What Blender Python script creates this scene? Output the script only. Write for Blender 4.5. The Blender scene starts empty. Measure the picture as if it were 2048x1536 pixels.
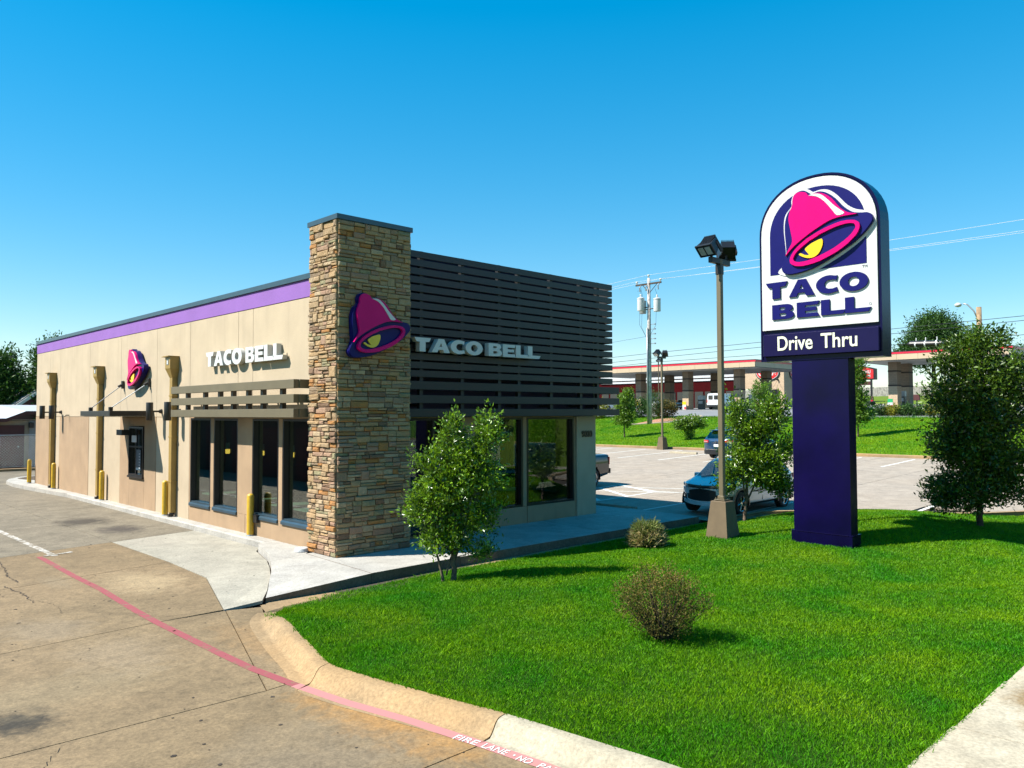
import bpy, math, random
import numpy as np
from math import sin, cos, tan, pi, radians, hypot, sqrt
from mathutils import Vector, Matrix, noise
from mathutils.geometry import tessellate_polygon

random.seed(7); RNG = np.random.default_rng(11)
sc = bpy.context.scene
COL = sc.collection

# ------------------------------------------------------------------ camera
cam_d = bpy.data.cameras.new('camera'); cam = bpy.data.objects.new('camera', cam_d); COL.objects.link(cam)
cam_d.sensor_fit = 'HORIZONTAL'; cam_d.sensor_width = 36.0; cam_d.lens = 27.5625
cam_d.clip_start = 0.1; cam_d.clip_end = 3000
_yaw, _pit, _rol = radians(45.83), math.atan(57.5/1568), radians(0.15)
_f = Vector((cos(_yaw)*cos(_pit), sin(_yaw)*cos(_pit), sin(_pit)))
_r = Vector((sin(_yaw), -cos(_yaw), 0)); _u = _r.cross(_f)
_r2 = _r*cos(_rol) - _u*sin(_rol); _u2 = _r*sin(_rol) + _u*cos(_rol)
M = Matrix((( _r2.x, _u2.x, -_f.x), (_r2.y, _u2.y, -_f.y), (_r2.z, _u2.z, -_f.z))).to_4x4()
M.translation = Vector((-8.79, -14.30, 3.0))
cam.matrix_world = M
sc.camera = cam

# ------------------------------------------------------------------ light
SUN_TO = Vector((1.28, -0.80, -1.73)).normalized()       # the way the light travels
SUN_EL = math.asin(-SUN_TO.z)
w = bpy.data.worlds.new('World'); sc.world = w; w.use_nodes = True
wn = w.node_tree.nodes; wl = w.node_tree.links
bg = wn['Background']; sky = wn.new('ShaderNodeTexSky'); sky.sky_type = 'NISHITA'; sky.sun_disc = False
sky.sun_elevation = SUN_EL
sky.sun_rotation = math.atan2(-SUN_TO.x, -SUN_TO.y)
sky.altitude = 0; sky.air_density = 1.0; sky.dust_density = 0.0; sky.ozone_density = 3.0
gm = wn.new('ShaderNodeGamma'); gm.inputs[1].default_value = 0.56; wl.new(sky.outputs[0], gm.inputs[0])
hs = wn.new('ShaderNodeHueSaturation'); hs.inputs['Hue'].default_value = 0.490; hs.inputs['Saturation'].default_value = 2.08; hs.inputs['Value'].default_value = 2.34
wl.new(gm.outputs[0], hs.inputs['Color']); wl.new(hs.outputs[0], bg.inputs['Color'])
bg.inputs['Strength'].default_value = 0.07
sun_d = bpy.data.lights.new('sun', 'SUN'); sun_d.energy = 5.0; sun_d.angle = radians(0.55); sun_d.color = (1.0, 0.955, 0.87)
sun = bpy.data.objects.new('sun', sun_d); COL.objects.link(sun)
sun.rotation_mode = 'QUATERNION'; sun.rotation_quaternion = SUN_TO.to_track_quat('-Z', 'Y'); sun.location = (-20, 15, 30)
vs = sc.view_settings; vs.view_transform = 'Standard'; vs.look = 'None'; vs.exposure = 1.20; vs.gamma = 1.0; vs.use_curve_mapping = False
sc.cycles.max_bounces = 6; sc.cycles.transparent_max_bounces = 8; sc.cycles.caustics_reflective = False; sc.cycles.caustics_refractive = False

# ------------------------------------------------------------------ mesh helpers
class MB:
    def __init__(s): s.v = []; s.f = []; s.m = []
    def add(s, vs, fs, mi=0):
        o = len(s.v); s.v += [tuple(p) for p in vs]; s.f += [tuple(i+o for i in f) for f in fs]; s.m += [mi]*len(fs); return s
    def box(s, x0, y0, z0, x1, y1, z1, mi=0):
        return s.add([(x0,y0,z0),(x1,y0,z0),(x1,y1,z0),(x0,y1,z0),(x0,y0,z1),(x1,y0,z1),(x1,y1,z1),(x0,y1,z1)],
                     [(0,3,2,1),(4,5,6,7),(0,1,5,4),(1,2,6,5),(2,3,7,6),(3,0,4,7)], mi)
    def bbox(s, x0, y0, z0, x1, y1, z1, b=0.01, mi=0):     # box with chamfered edges
        xs=(x0,x1); ys=(y0,y1); zs=(z0,z1); vs=[]; idx={}
        for i in (0,1):
            for j in (0,1):
                for k in (0,1):
                    sx=b if i==0 else -b; sy=b if j==0 else -b; sz=b if k==0 else -b
                    for a,(dx,dy,dz) in enumerate(((0,sy,sz),(sx,0,sz),(sx,sy,0))):
                        idx[(i,j,k,a)]=len(vs); vs.append((xs[i]+dx, ys[j]+dy, zs[k]+dz))
        fs=[]
        for i in (0,1):
            q=[idx[(i,0,0,0)],idx[(i,1,0,0)],idx[(i,1,1,0)],idx[(i,0,1,0)]]; fs.append(q if i else q[::-1])
            q=[idx[(0,i,0,1)],idx[(0,i,1,1)],idx[(1,i,1,1)],idx[(1,i,0,1)]]; fs.append(q if i else q[::-1])
            q=[idx[(0,0,i,2)],idx[(1,0,i,2)],idx[(1,1,i,2)],idx[(0,1,i,2)]]; fs.append(q if i else q[::-1])
        for j in (0,1):
            for k in (0,1):
                q=[idx[(0,j,k,1)],idx[(1,j,k,1)],idx[(1,j,k,2)],idx[(0,j,k,2)]]; fs.append(q if (j+k)%2 else q[::-1])
                q=[idx[(j,0,k,0)],idx[(j,1,k,0)],idx[(j,1,k,2)],idx[(j,0,k,2)]]; fs.append(q[::-1] if (j+k)%2 else q)
                q=[idx[(j,k,0,0)],idx[(j,k,1,0)],idx[(j,k,1,1)],idx[(j,k,0,1)]]; fs.append(q if (j+k)%2 else q[::-1])
        for i in (0,1):
            for j in (0,1):
                for k in (0,1):
                    q=[idx[(i,j,k,a)] for a in range(3)]; fs.append(q if (i+j+k)%2 else q[::-1])
        return s.add(vs, fs, mi)
    def tf(s, mat, start=0):
        for i in range(start, len(s.v)): s.v[i] = tuple(mat @ Vector(s.v[i]))
        return s
    def cyl(s, p0, p1, r0, r1=None, n=12, caps=True, mi=0):
        r1 = r0 if r1 is None else r1
        p0=Vector(p0); p1=Vector(p1); d=(p1-p0)
        if d.length<1e-6: return s
        d.normalize(); a=d.orthogonal().normalized(); b=d.cross(a); vs=[]
        for p,r in ((p0,r0),(p1,r1)):
            for i in range(n):
                t=2*pi*i/n; vs.append(p+a*(r*cos(t))+b*(r*sin(t)))
        fs=[(i,(i+1)%n,n+(i+1)%n,n+i) for i in range(n)]
        if caps: fs += [tuple(range(n))[::-1], tuple(range(n,2*n))]
        return s.add(vs, fs, mi)
    def tube(s, pts, r, n=6, mi=0):
        pts=[Vector(p) for p in pts]; rs = r if isinstance(r,(list,tuple)) else [r]*len(pts)
        a=None; vs=[]
        for i,p in enumerate(pts):
            d=(pts[min(i+1,len(pts)-1)]-pts[max(i-1,0)]).normalized()
            if a is None: a=d.orthogonal().normalized()
            a=(a-d*a.dot(d)); a=a.normalized() if a.length>1e-4 else d.orthogonal().normalized()
            b=d.cross(a)
            for k in range(n):
                t=2*pi*k/n; vs.append(p+a*(rs[i]*cos(t))+b*(rs[i]*sin(t)))
        fs=[]
        for i in range(len(pts)-1):
            for k in range(n): fs.append((i*n+k,i*n+(k+1)%n,(i+1)*n+(k+1)%n,(i+1)*n+k))
        fs += [tuple(range(n))[::-1], tuple(range((len(pts)-1)*n,len(pts)*n))]
        return s.add(vs, fs, mi)
    def lathe(s, prof, c=(0,0,0), n=20, mi=0):
        vs=[]; m=len(prof)
        for i in range(n):
            t=2*pi*i/n
            for r,z in prof: vs.append((c[0]+r*cos(t), c[1]+r*sin(t), c[2]+z))
        fs=[]
        for i in range(n):
            j=(i+1)%n
            for k in range(m-1): fs.append((i*m+k, j*m+k, j*m+k+1, i*m+k+1))
        return s.add(vs, fs, mi)
    def prism(s, loops, fn, d0, d1, mi=0, back=True, bev=0.0):
        """loops: outer [+holes] of (u,v); fn(u,v,d)->xyz; extruded from d0 to d1 (front)."""
        L=[]
        for k,lp in enumerate(loops):
            ar=sum(lp[i][0]*lp[(i+1)%len(lp)][1]-lp[(i+1)%len(lp)][0]*lp[i][1] for i in range(len(lp)))
            if (ar<0) != (k>0): lp=lp[::-1]
            L.append(list(lp))
        flat=[p for lp in L for p in lp]
        tris=tessellate_polygon([[Vector((p[0],p[1],0)) for p in lp] for lp in L])
        base=len(flat); vs=[fn(u,v,d1) for u,v in flat]+[fn(u,v,d0) for u,v in flat]
        fs=[]
        for t in tris:
            (a,b,c)=t; ar=(flat[b][0]-flat[a][0])*(flat[c][1]-flat[a][1])-(flat[c][0]-flat[a][0])*(flat[b][1]-flat[a][1])
            t=t if ar>0 else t[::-1]
            fs.append(t)
            if back: fs.append(tuple(i+base for i in t[::-1]))
        o=0
        for lp in L:
            n=len(lp)
            for i in range(n):
                a=o+i; b=o+(i+1)%n; fs.append((a,a+base,b+base,b))
            o+=n
        return s.add(vs, fs, mi)
    def strip(s, pa, pb, mi=0):
        n=len(pa); return s.add(list(pa)+list(pb), [(i,i+1,n+i+1,n+i) for i in range(n-1)], mi)

def smooth_loop(pts, k=4):
    out=[]; n=len(pts)
    for i in range(n):
        p0,p1,p2,p3=pts[(i-1)%n],pts[i],pts[(i+1)%n],pts[(i+2)%n]
        for j in range(k):
            t=j/k; t2=t*t; t3=t2*t
            out.append(tuple(0.5*((2*p1[c])+(-p0[c]+p2[c])*t+(2*p0[c]-5*p1[c]+4*p2[c]-p3[c])*t2+(-p0[c]+3*p1[c]-3*p2[c]+p3[c])*t3) for c in (0,1)))
    return out

def rootloc(o):
    t=Vector((0,0,0))
    while o is not None: t += o.location; o=o.parent
    return t
def mesh_from(name, mb, mats, smooth=False):
    me=bpy.data.meshes.new(name); me.from_pydata([tuple(v) for v in mb.v], [], mb.f)
    if not isinstance(mats,(list,tuple)): mats=[mats]
    for m in mats: me.materials.append(m)
    if len(mats)>1: me.polygons.foreach_set('material_index', mb.m)
    if smooth is True: me.polygons.foreach_set('use_smooth', [True]*len(me.polygons))
    me.update()
    if smooth not in (True, False):
        me.polygons.foreach_set('use_smooth', [True]*len(me.polygons)); me.set_sharp_from_angle(angle=radians(smooth))
    return me
def part(name, mb, mats, parent=None, world=False, smooth=False, label=None, kind=None, center=True):
    """one mesh object; with world=True the vertices are given in world coordinates"""
    off = rootloc(parent) if (world and parent is not None) else Vector((0,0,0))
    loc = Vector((0,0,0))
    if off.length>0: mb.v=[(v[0]-off.x, v[1]-off.y, v[2]-off.z) for v in mb.v]
    if center and len(mb.v):
        a=np.array(mb.v); c=(a.max(0)+a.min(0))/2; loc=Vector(c.tolist()); mb.v=(a-c).tolist()
    me=mesh_from(name, mb, mats, smooth); o=bpy.data.objects.new(name, me); COL.objects.link(o)
    o.location=loc
    if parent is not None: o.parent=parent
    if label: o['label']=label
    if kind: o['kind']=kind
    return o
def inst(name, me, parent, loc=(0,0,0), rz=0, scale=None, label=None):
    o=bpy.data.objects.new(name, me); COL.objects.link(o); o.location=loc; o.rotation_euler=(0,0,rz)
    if scale: o.scale=scale
    if parent is not None: o.parent=parent
    if label: o['label']=label
    return o
def tag(o, label=None, cat=None, group=None, kind=None):
    if label: o['label']=label
    if cat: o['category']=cat
    if group: o['group']=group
    if kind: o['kind']=kind
    return o
def thing(name, label, cat, loc=(0,0,0), rz=0, group=None, kind=None):
    o=bpy.data.objects.new(name, None); COL.objects.link(o); o.empty_display_size=0.2
    o.location=loc; o.rotation_euler=(0,0,rz); return tag(o,label,cat,group,kind)
def kids(o): return [c for c in bpy.data.objects if c.parent is o]
def copy_tree(o, parent=None):
    c=o.copy(); COL.objects.link(c); c.parent=parent
    for ch in kids(o): copy_tree(ch, c)
    return c
def text_mesh(body, mat, size=1.0, extrude=0.0, sx=1.0, shear=0.0, offset=0.0, name='letters'):
    cu=bpy.data.curves.new(name,'FONT'); cu.body=body; cu.size=size; cu.extrude=extrude; cu.align_x='LEFT'; cu.shear=shear; cu.offset=offset
    cu.space_character=1.0
    ob=bpy.data.objects.new(name,cu); COL.objects.link(ob); bpy.context.view_layer.update()
    me=bpy.data.meshes.new_from_object(ob.evaluated_get(bpy.context.evaluated_depsgraph_get()))
    bpy.data.objects.remove(ob); bpy.data.curves.remove(cu)
    a=np.empty(len(me.vertices)*3); me.vertices.foreach_get('co',a); a=a.reshape(-1,3); a[:,0]-=a[:,0].min(); a[:,0]*=sx; a[:,1]-=a[:,1].min()
    me.vertices.foreach_set('co', a.ravel()); me.materials.clear(); me.materials.append(mat); me.update()
    return me, a[:,0].max(), a[:,1].max()

# ------------------------------------------------------------------ materials
ALB=0.80     # overall albedo level that goes with the exposure
def nmat(name):
    m=bpy.data.materials.new(name); m.use_nodes=True; nt=m.node_tree; b=nt.nodes['Principled BSDF']; return m,nt,b
def N(nt, t, **k):
    n=nt.nodes.new(t)
    for a,v in k.items(): setattr(n,a,v)
    return n
def ramp(nt, fac, stops):
    r=N(nt,'ShaderNodeValToRGB'); e=r.color_ramp.elements
    while len(e)<len(stops): e.new(0.5)
    for i,(p,c) in enumerate(stops): e[i].position=p; e[i].color=(*c,1) if len(c)==3 else c
    nt.links.new(fac, r.inputs[0]); return r.outputs[0]
def mixc(nt, fac, a, b, mode='MIX'):
    n=N(nt,'ShaderNodeMix', data_type='RGBA', blend_type=mode)
    for s,i in ((fac,0),(a,6),(b,7)):
        if hasattr(s,'type') and hasattr(s,'links'): nt.links.new(s, n.inputs[i])
        elif i==0: n.inputs[0].default_value=s
        else: n.inputs[i].default_value=(*s,1)
    return n.outputs[2]
def mth(nt, op, a, b=0.0, c=None, clamp=False):
    n=N(nt,'ShaderNodeMath', operation=op); n.use_clamp=clamp
    for i,s in enumerate((a,b) if c is None else (a,b,c)):
        if hasattr(s,'links'): nt.links.new(s, n.inputs[i])
        else: n.inputs[i].default_value=s
    return n.outputs[0]
def pos(nt, mode='pos'):
    if mode=='pos': return N(nt,'ShaderNodeNewGeometry').outputs['Position']
    return N(nt,'ShaderNodeTexCoord').outputs['Object']
def noi(nt, vec, scale, detail=4, rough=0.55, dist=0.0):
    n=N(nt,'ShaderNodeTexNoise'); n.inputs['Scale'].default_value=scale; n.inputs['Detail'].default_value=detail
    n.inputs['Roughness'].default_value=rough; n.inputs['Distortion'].default_value=dist; nt.links.new(vec, n.inputs['Vector']); return n.outputs['Fac']
def bump(nt, b, h, strength=0.3, dist=0.01):
    n=N(nt,'ShaderNodeBump'); n.inputs['Strength'].default_value=strength; n.inputs['Distance'].default_value=dist
    nt.links.new(h, n.inputs['Height']); nt.links.new(n.outputs[0], b.inputs['Normal'])
def mat(name, c, rough=0.6, metal=0.0, var=0.12, scale=3.0, bs=0.0, bscale=60, bd=0.004, coord='pos', spec=None, c2=None, coat=0.0):
    m,nt,b=nmat(name); p=pos(nt,coord); c=tuple(x*ALB for x in c)
    f=noi(nt,p,scale); c2 = c2 or tuple(x*(1-2*var) for x in c); hi=tuple(min(1,x*(1+var)) for x in c)
    nt.links.new(ramp(nt,f,[(0.3,c2),(0.7,hi)]), b.inputs['Base Color'])
    b.inputs['Roughness'].default_value=rough; b.inputs['Metallic'].default_value=metal
    if spec is not None: b.inputs['Specular IOR Level'].default_value=spec
    if coat: b.inputs['Coat Weight'].default_value=coat; b.inputs['Coat Roughness'].default_value=0.03
    if bs: bump(nt,b,noi(nt,p,bscale,3),bs,bd)
    return m
def emis(name, c, s):
    m,nt,b=nmat(name); b.inputs['Base Color'].default_value=(*c,1); b.inputs['Emission Color'].default_value=(*c,1); b.inputs['Emission Strength'].default_value=s; return m

def concrete(name, c, stain=(0.30,0.19,0.09), stain_amt=0.35, blobs=(), paint=None, fine=1.0, dark_amt=0.3):
    """weathered concrete; blobs = [(x,y,rx,ry,colour,strength)] stains with a place and shape of their own"""
    m,nt,b=nmat(name); p=pos(nt); c=tuple(x*ALB for x in c); stain=tuple(x*ALB for x in stain)
    big=noi(nt,p,0.35,6,0.6,0.4); mid=noi(nt,p,1.6,8,0.68,0.3); sm=noi(nt,p,28,6,0.7); sp=noi(nt,p,150,2,0.6)
    col=mixc(nt, ramp(nt,mid,[(0.35,(0,0,0)),(0.66,(1,1,1))]), tuple(x*0.76 for x in c), tuple(min(1,x*1.08) for x in c))
    col=mixc(nt, mth(nt,'MULTIPLY',ramp(nt,big,[(0.45,(0,0,0)),(0.75,(1,1,1))]),stain_amt), col, stain)
    dk=noi(nt,p,0.8,7,0.75,0.8)
    col=mixc(nt, mth(nt,'MULTIPLY',ramp(nt,dk,[(0.52,(0,0,0)),(0.72,(1,1,1))]),dark_amt), col, tuple(x*0.45 for x in c))
    for (bx,by,rx,ry,bc,bs_) in blobs:
        vm=N(nt,'ShaderNodeVectorMath',operation='SUBTRACT'); nt.links.new(p,vm.inputs[0]); vm.inputs[1].default_value=(bx,by,0)
        v2=N(nt,'ShaderNodeVectorMath',operation='DIVIDE'); nt.links.new(vm.outputs[0],v2.inputs[0]); v2.inputs[1].default_value=(rx,ry,1e6)
        ln=N(nt,'ShaderNodeVectorMath',operation='LENGTH'); nt.links.new(v2.outputs[0],ln.inputs[0])
        nn=noi(nt,p,2.2/max(0.3,min(rx,ry)),7,0.7,0.6)
        val=mth(nt,'ADD',ln.outputs['Value'],mth(nt,'MULTIPLY',mth(nt,'SUBTRACT',nn,0.5),1.8))
        msk=ramp(nt,val,[(0.35,(1,1,1)),(1.0,(0,0,0))])
        col=mixc(nt, mth(nt,'MULTIPLY',msk,bs_), col, bc)
    m9=noi(nt,p,7,5,0.75,0.5); col=mixc(nt,fine*.8,col,ramp(nt,m9,[(0.3,(0.66,0.66,0.66)),(0.5,(1,1,1)),(0.72,(1.22,1.2,1.16))]),'MULTIPLY')
    grit=ramp(nt,sm,[(0.3,(0.66,0.66,0.66)),(0.7,(1.16,1.16,1.16))]); col=mixc(nt,1.0,col,grit,'MULTIPLY')
    g2=ramp(nt,sp,[(0.25,(0.72,0.72,0.72)),(0.5,(1,1,1)),(0.78,(1.15,1.15,1.15))]); col=mixc(nt,fine,col,g2,'MULTIPLY')
    if paint:
        pc,lo,hi=paint; pc=tuple(x*ALB for x in pc); wear=noi(nt,p,5,10,0.82,0.5)
        col=mixc(nt, ramp(nt,wear,[(lo,(0,0,0)),(hi,(1,1,1))]), col, pc)
    nt.links.new(col,b.inputs['Base Color']); b.inputs['Roughness'].default_value=0.85; b.inputs['Specular IOR Level'].default_value=0.3
    bump(nt,b,mth(nt,'ADD',sm,mth(nt,'MULTIPLY',sp,0.4)),0.22,0.004)
    return m

def leafmat(name, dark, light, trans=0.35, rough=0.42, spec=0.5):
    dark=tuple(x*.8 for x in dark); light=tuple(x*.95 for x in light)
    m,nt,b=nmat(name); a=N(nt,'ShaderNodeAttribute', attribute_name='lv'); 
    nt.links.new(ramp(nt,a.outputs['Fac'],[(0.0,dark),(0.55,tuple((x+y)/2 for x,y in zip(dark,light))),(1.0,light)]), b.inputs['Base Color'])
    b.inputs['Roughness'].default_value=rough; b.inputs['Specular IOR Level'].default_value=spec
    tr=N(nt,'ShaderNodeBsdfTranslucent'); c=ramp(nt,a.outputs['Fac'],[(0,tuple(x*1.3 for x in dark)),(1,(light[0]*1.6,light[1]*1.5,light[2]))]); nt.links.new(c,tr.inputs['Color'])
    mx=N(nt,'ShaderNodeMixShader'); mx.inputs[0].default_value=trans; nt.links.new(b.outputs[0],mx.inputs[1]); nt.links.new(tr.outputs[0],mx.inputs[2])
    nt.links.new(mx.outputs[0], nt.nodes['Material Output'].inputs[0]); return m

def glass(name, tint=(0.30,0.32,0.33), refl=0.22, rough=0.0):
    m,nt,b=nmat(name); nt.nodes.remove(b)
    tr=N(nt,'ShaderNodeBsdfTransparent'); tr.inputs[0].default_value=(*tint,1)
    gl=N(nt,'ShaderNodeBsdfGlossy'); gl.inputs['Roughness'].default_value=rough; gl.inputs['Color'].default_value=(0.95,0.97,1,1)
    fr=N(nt,'ShaderNodeFresnel'); nt.links.new(mth(nt,'SUBTRACT',1.5,mth(nt,'MULTIPLY',N(nt,'ShaderNodeNewGeometry').outputs['Backfacing'],0.8333)),fr.inputs[0])
    p=pos(nt); n=noi(nt,p,0.7,2); bp=N(nt,'ShaderNodeBump'); bp.inputs['Strength'].default_value=0.04; bp.inputs['Distance'].default_value=0.05
    nt.links.new(n,bp.inputs['Height']); nt.links.new(bp.outputs[0],gl.inputs['Normal'])
    f=mth(nt,'ADD',mth(nt,'MULTIPLY',fr.outputs[0],1.0),refl,clamp=True)
    mx=N(nt,'ShaderNodeMixShader'); nt.links.new(f,mx.inputs[0]); nt.links.new(tr.outputs[0],mx.inputs[1]); nt.links.new(gl.outputs[0],mx.inputs[2])
    nt.links.new(mx.outputs[0], nt.nodes['Material Output'].inputs[0]); return m

def brickmat(name, c1, c2, mortar, w=0.4, h=0.2, axis='y'):
    c1,c2,mortar=[tuple(x*ALB for x in q) for q in (c1,c2,mortar)]
    m,nt,b=nmat(name); p=pos(nt); sep=N(nt,'ShaderNodeSeparateXYZ'); nt.links.new(p,sep.inputs[0])
    cb=N(nt,'ShaderNodeCombineXYZ'); nt.links.new(mth(nt,'ADD',sep.outputs[0],sep.outputs[1]),cb.inputs[0]); nt.links.new(sep.outputs[2],cb.inputs[1])
    br=N(nt,'ShaderNodeTexBrick'); nt.links.new(cb.outputs[0],br.inputs['Vector']); br.inputs['Scale'].default_value=1
    br.inputs['Brick Width'].default_value=w; br.inputs['Row Height'].default_value=h; br.inputs['Mortar Size'].default_value=0.012
    br.inputs['Color1'].default_value=(*c1,1); br.inputs['Color2'].default_value=(*c2,1); br.inputs['Mortar'].default_value=(*mortar,1)
    nt.links.new(br.outputs['Color'],b.inputs['Base Color']); b.inputs['Roughness'].default_value=0.85; return m

MT = {}
def streaked(name,c,top,amt=0.5,**k):
    m=mat(name,c,**k); nt=m.node_tree; b=nt.nodes['Principled BSDF']; src=b.inputs['Base Color'].links[0].from_socket
    p=pos(nt); mp=N(nt,'ShaderNodeMapping'); nt.links.new(p,mp.inputs[0]); mp.inputs['Scale'].default_value=(3.5,3.5,0.22); n1=noi(nt,mp.outputs[0],1.0,5,0.6)
    sep=N(nt,'ShaderNodeSeparateXYZ'); nt.links.new(p,sep.inputs[0])
    hi=N(nt,'ShaderNodeMapRange'); nt.links.new(sep.outputs[2],hi.inputs[0]); hi.inputs[1].default_value=top-2.2; hi.inputs[2].default_value=top
    lo=N(nt,'ShaderNodeMapRange'); nt.links.new(sep.outputs[2],lo.inputs[0]); lo.inputs[1].default_value=0.5; lo.inputs[2].default_value=0.0
    w_=mth(nt,'ADD',mth(nt,'MULTIPLY',hi.outputs[0],0.6),mth(nt,'ADD',mth(nt,'MULTIPLY',lo.outputs[0],1.0),0.15),clamp=True)
    f=mth(nt,'MULTIPLY',mth(nt,'MULTIPLY',ramp(nt,n1,[(0.48,(0,0,0)),(0.75,(1,1,1))]),w_),amt)
    nt.links.new(mixc(nt,f,src,tuple(x*0.5 for x in c)),b.inputs['Base Color']); return m
MT['stucco'] = streaked('cream_stucco',(0.510,0.405,0.275),5.6,0.45,rough=0.9,var=0.05,scale=1.2,bs=0.5,bscale=55,bd=0.012)
MT['stucco_tan'] = streaked('tan_stucco',(0.400,0.268,0.156),2.9,0.4,rough=0.9,var=0.07,scale=1.5,bs=0.6,bscale=55,bd=0.014)
MT['purple'] = mat('purple_stucco',(0.248,0.108,0.400),0.85,var=0.04,scale=1.2,bs=0.5,bscale=55,bd=0.012)
MT['coping'] = mat('blue_grey_metal_coping',(0.060,0.100,0.124),0.35,metal=0.3,var=0.05)
MT['bronze'] = mat('bronze_brown_paint',(0.148,0.120,0.068),0.5,var=0.05,scale=2,coord='pos')
MT['darkbronze'] = mat('dark_bronze_metal',(0.030,0.025,0.020),0.4,var=0.08,metal=0.2)
MT['screen'] = mat('shade_darkened_slat_paint',(0.022,0.020,0.019),0.45,var=0.06)  # trellis paint with the shade of the front put into its colour
MT['frame'] = mat('black_window_frame',(0.012,0.012,0.014),0.3,var=0.05,spec=0.5)
MT['sill'] = mat('blue_grey_sill',(0.05,0.10,0.14),0.3,metal=0.4,var=0.1)
MT['screen_wall'] = mat('shade_darkened_purple_wall',(0.030,0.014,0.045),0.85,var=0.1)  # purple stucco, darkened in colour for the shade behind the slats
MT['glass'] = glass('tinted_window_glass',(0.60,0.68,0.62),0.10)
MT['glass_front'] = glass('front_window_glass',(0.52,0.56,0.54),0.03)
MT['downspout'] = mat('mustard_brown_downspout',(0.348,0.221,0.053),0.5,var=0.08)
MT['yellow'] = mat('yellow_bollard_plastic',(0.640,0.400,0.028),0.4,var=0.08,scale=8)
MT['white'] = mat('white_acrylic',(0.640,0.640,0.624),0.35,var=0.02,spec=0.5)
MT['white_paint'] = mat('white_painted_metal',(0.576,0.584,0.592),0.35,var=0.04)
MT['letter_side'] = mat('cream_letter_return',(0.560,0.560,0.528),0.4,var=0.02)
MT['navy'] = mat('navy_sign_plastic',(0.008,0.007,0.115),0.35,var=0.05,spec=0.18)
MT['navy_metal'] = mat('glossy_navy_painted_steel',(0.003,0.001,0.036),0.26,var=0.25,scale=0.9,spec=0.22)
MT['navy_dark'] = mat('dark_navy_panel',(0.009,0.006,0.050),0.3,var=0.05,spec=0.2)
MT['magenta'] = mat('magenta_sign_plastic',(0.66,0.0008,0.160),0.3,var=0.03,spec=0.14)
MT['bell_yellow'] = mat('yellow_sign_plastic',(0.85,0.58,0.01),0.25,var=0.03)
MT['sign_grey'] = mat('small_grey_print',(0.25,0.27,0.30),0.5,var=0.02)
MT['stone_core'] = mat('dark_mortar',(0.055,0.045,0.035),0.95,var=0.2,scale=10,bs=0.5)
def stonemat(n,c,c2):
    c=(c[0]*ALB*.94,c[1]*ALB*.84,c[2]*ALB*.72); c2=(c2[0]*ALB*.86,c2[1]*ALB*.76,c2[2]*ALB*.62); m,nt,b=nmat(n); p=pos(nt); f=noi(nt,p,7,8,0.75,0.6); g=noi(nt,p,60,4,0.7)
    col=mixc(nt, ramp(nt,f,[(0.35,(0,0,0)),(0.68,(1,1,1))]), c, c2)
    col=mixc(nt,1.0,col,ramp(nt,g,[(0.3,(0.78,0.78,0.78)),(0.7,(1.1,1.1,1.1))]),'MULTIPLY')
    nt.links.new(col,b.inputs['Base Color']); b.inputs['Roughness'].default_value=0.9; bump(nt,b,mth(nt,'ADD',f,mth(nt,'MULTIPLY',g,0.35)),1.0,0.035); return m
STONES = [stonemat('tan_ledgestone',(0.47,0.33,0.185),(0.56,0.43,0.27)), stonemat('buff_ledgestone',(0.53,0.41,0.27),(0.42,0.32,0.20)),
          stonemat('grey_brown_ledgestone',(0.30,0.235,0.175),(0.42,0.33,0.235)), stonemat('rust_ledgestone',(0.55,0.27,0.07),(0.38,0.22,0.11)),
          stonemat('rose_ledgestone',(0.40,0.265,0.20),(0.50,0.36,0.27)), stonemat('olive_grey_ledgestone',(0.40,0.38,0.22),(0.22,0.23,0.18)),
          stonemat('dark_brown_ledgestone',(0.22,0.14,0.095),(0.32,0.22,0.15)), stonemat('pale_ledgestone',(0.60,0.50,0.36),(0.50,0.40,0.28))]
ORANGE=(0.33,0.175,0.055)
DRIVE_BLOBS=[(-3.9,-7.3,0.7,1.9,ORANGE,0.85),(-3.6,-4.2,0.55,1.7,(0.28,0.17,0.075),0.5),(-5.2,-8.0,1.2,1.3,(0.16,0.13,0.09),0.5),(-6.75,-4.95,0.45,0.55,(0.035,0.03,0.022),0.95),(-6.3,-4.2,1.6,.8,(0.22,0.17,0.10),0.5),(-5.2,-3.2,.8,1.2,(0.26,0.20,0.13),0.45),
             (-5.0,-7.2,0.9,0.5,(0.20,0.15,0.09),0.5),(-1.5,8.6,0.75,1.0,(0.05,0.04,0.035),0.85),(-1.8,11.0,0.9,1.2,(0.05,0.04,0.03),0.9),(-2.1,18.0,1.1,1.8,(0.06,0.05,0.04),0.8),(-3.2,10.0,.9,2.0,(0.12,0.105,0.09),.5),(-2.9,13.8,1.5,3.4,(0.12,0.11,0.10),0.8),(-1.0,11.6,0.6,2.6,(0.13,0.115,0.09),0.6),(-3.6,9.2,0.7,2.6,(0.17,0.15,0.13),0.6),
             (-5.6,-1.2,0.7,1.0,(0.24,0.19,0.13),0.4),(-3.4,1.2,0.8,1.5,(0.38,0.29,0.17),0.5),(-4.6,2.3,0.3,0.9,(0.22,0.18,0.12),0.3)]
MT['drive'] = concrete('weathered_tan_concrete',(0.252,0.181,0.100),blobs=DRIVE_BLOBS,stain=(0.36,0.25,0.14),stain_amt=0.5,dark_amt=0.42)
MT['drive_grey'] = concrete('old_grey_concrete',(0.230,0.195,0.140),blobs=DRIVE_BLOBS[5:9],stain=(0.30,0.25,0.18),stain_amt=0.6,dark_amt=0.65)
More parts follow.
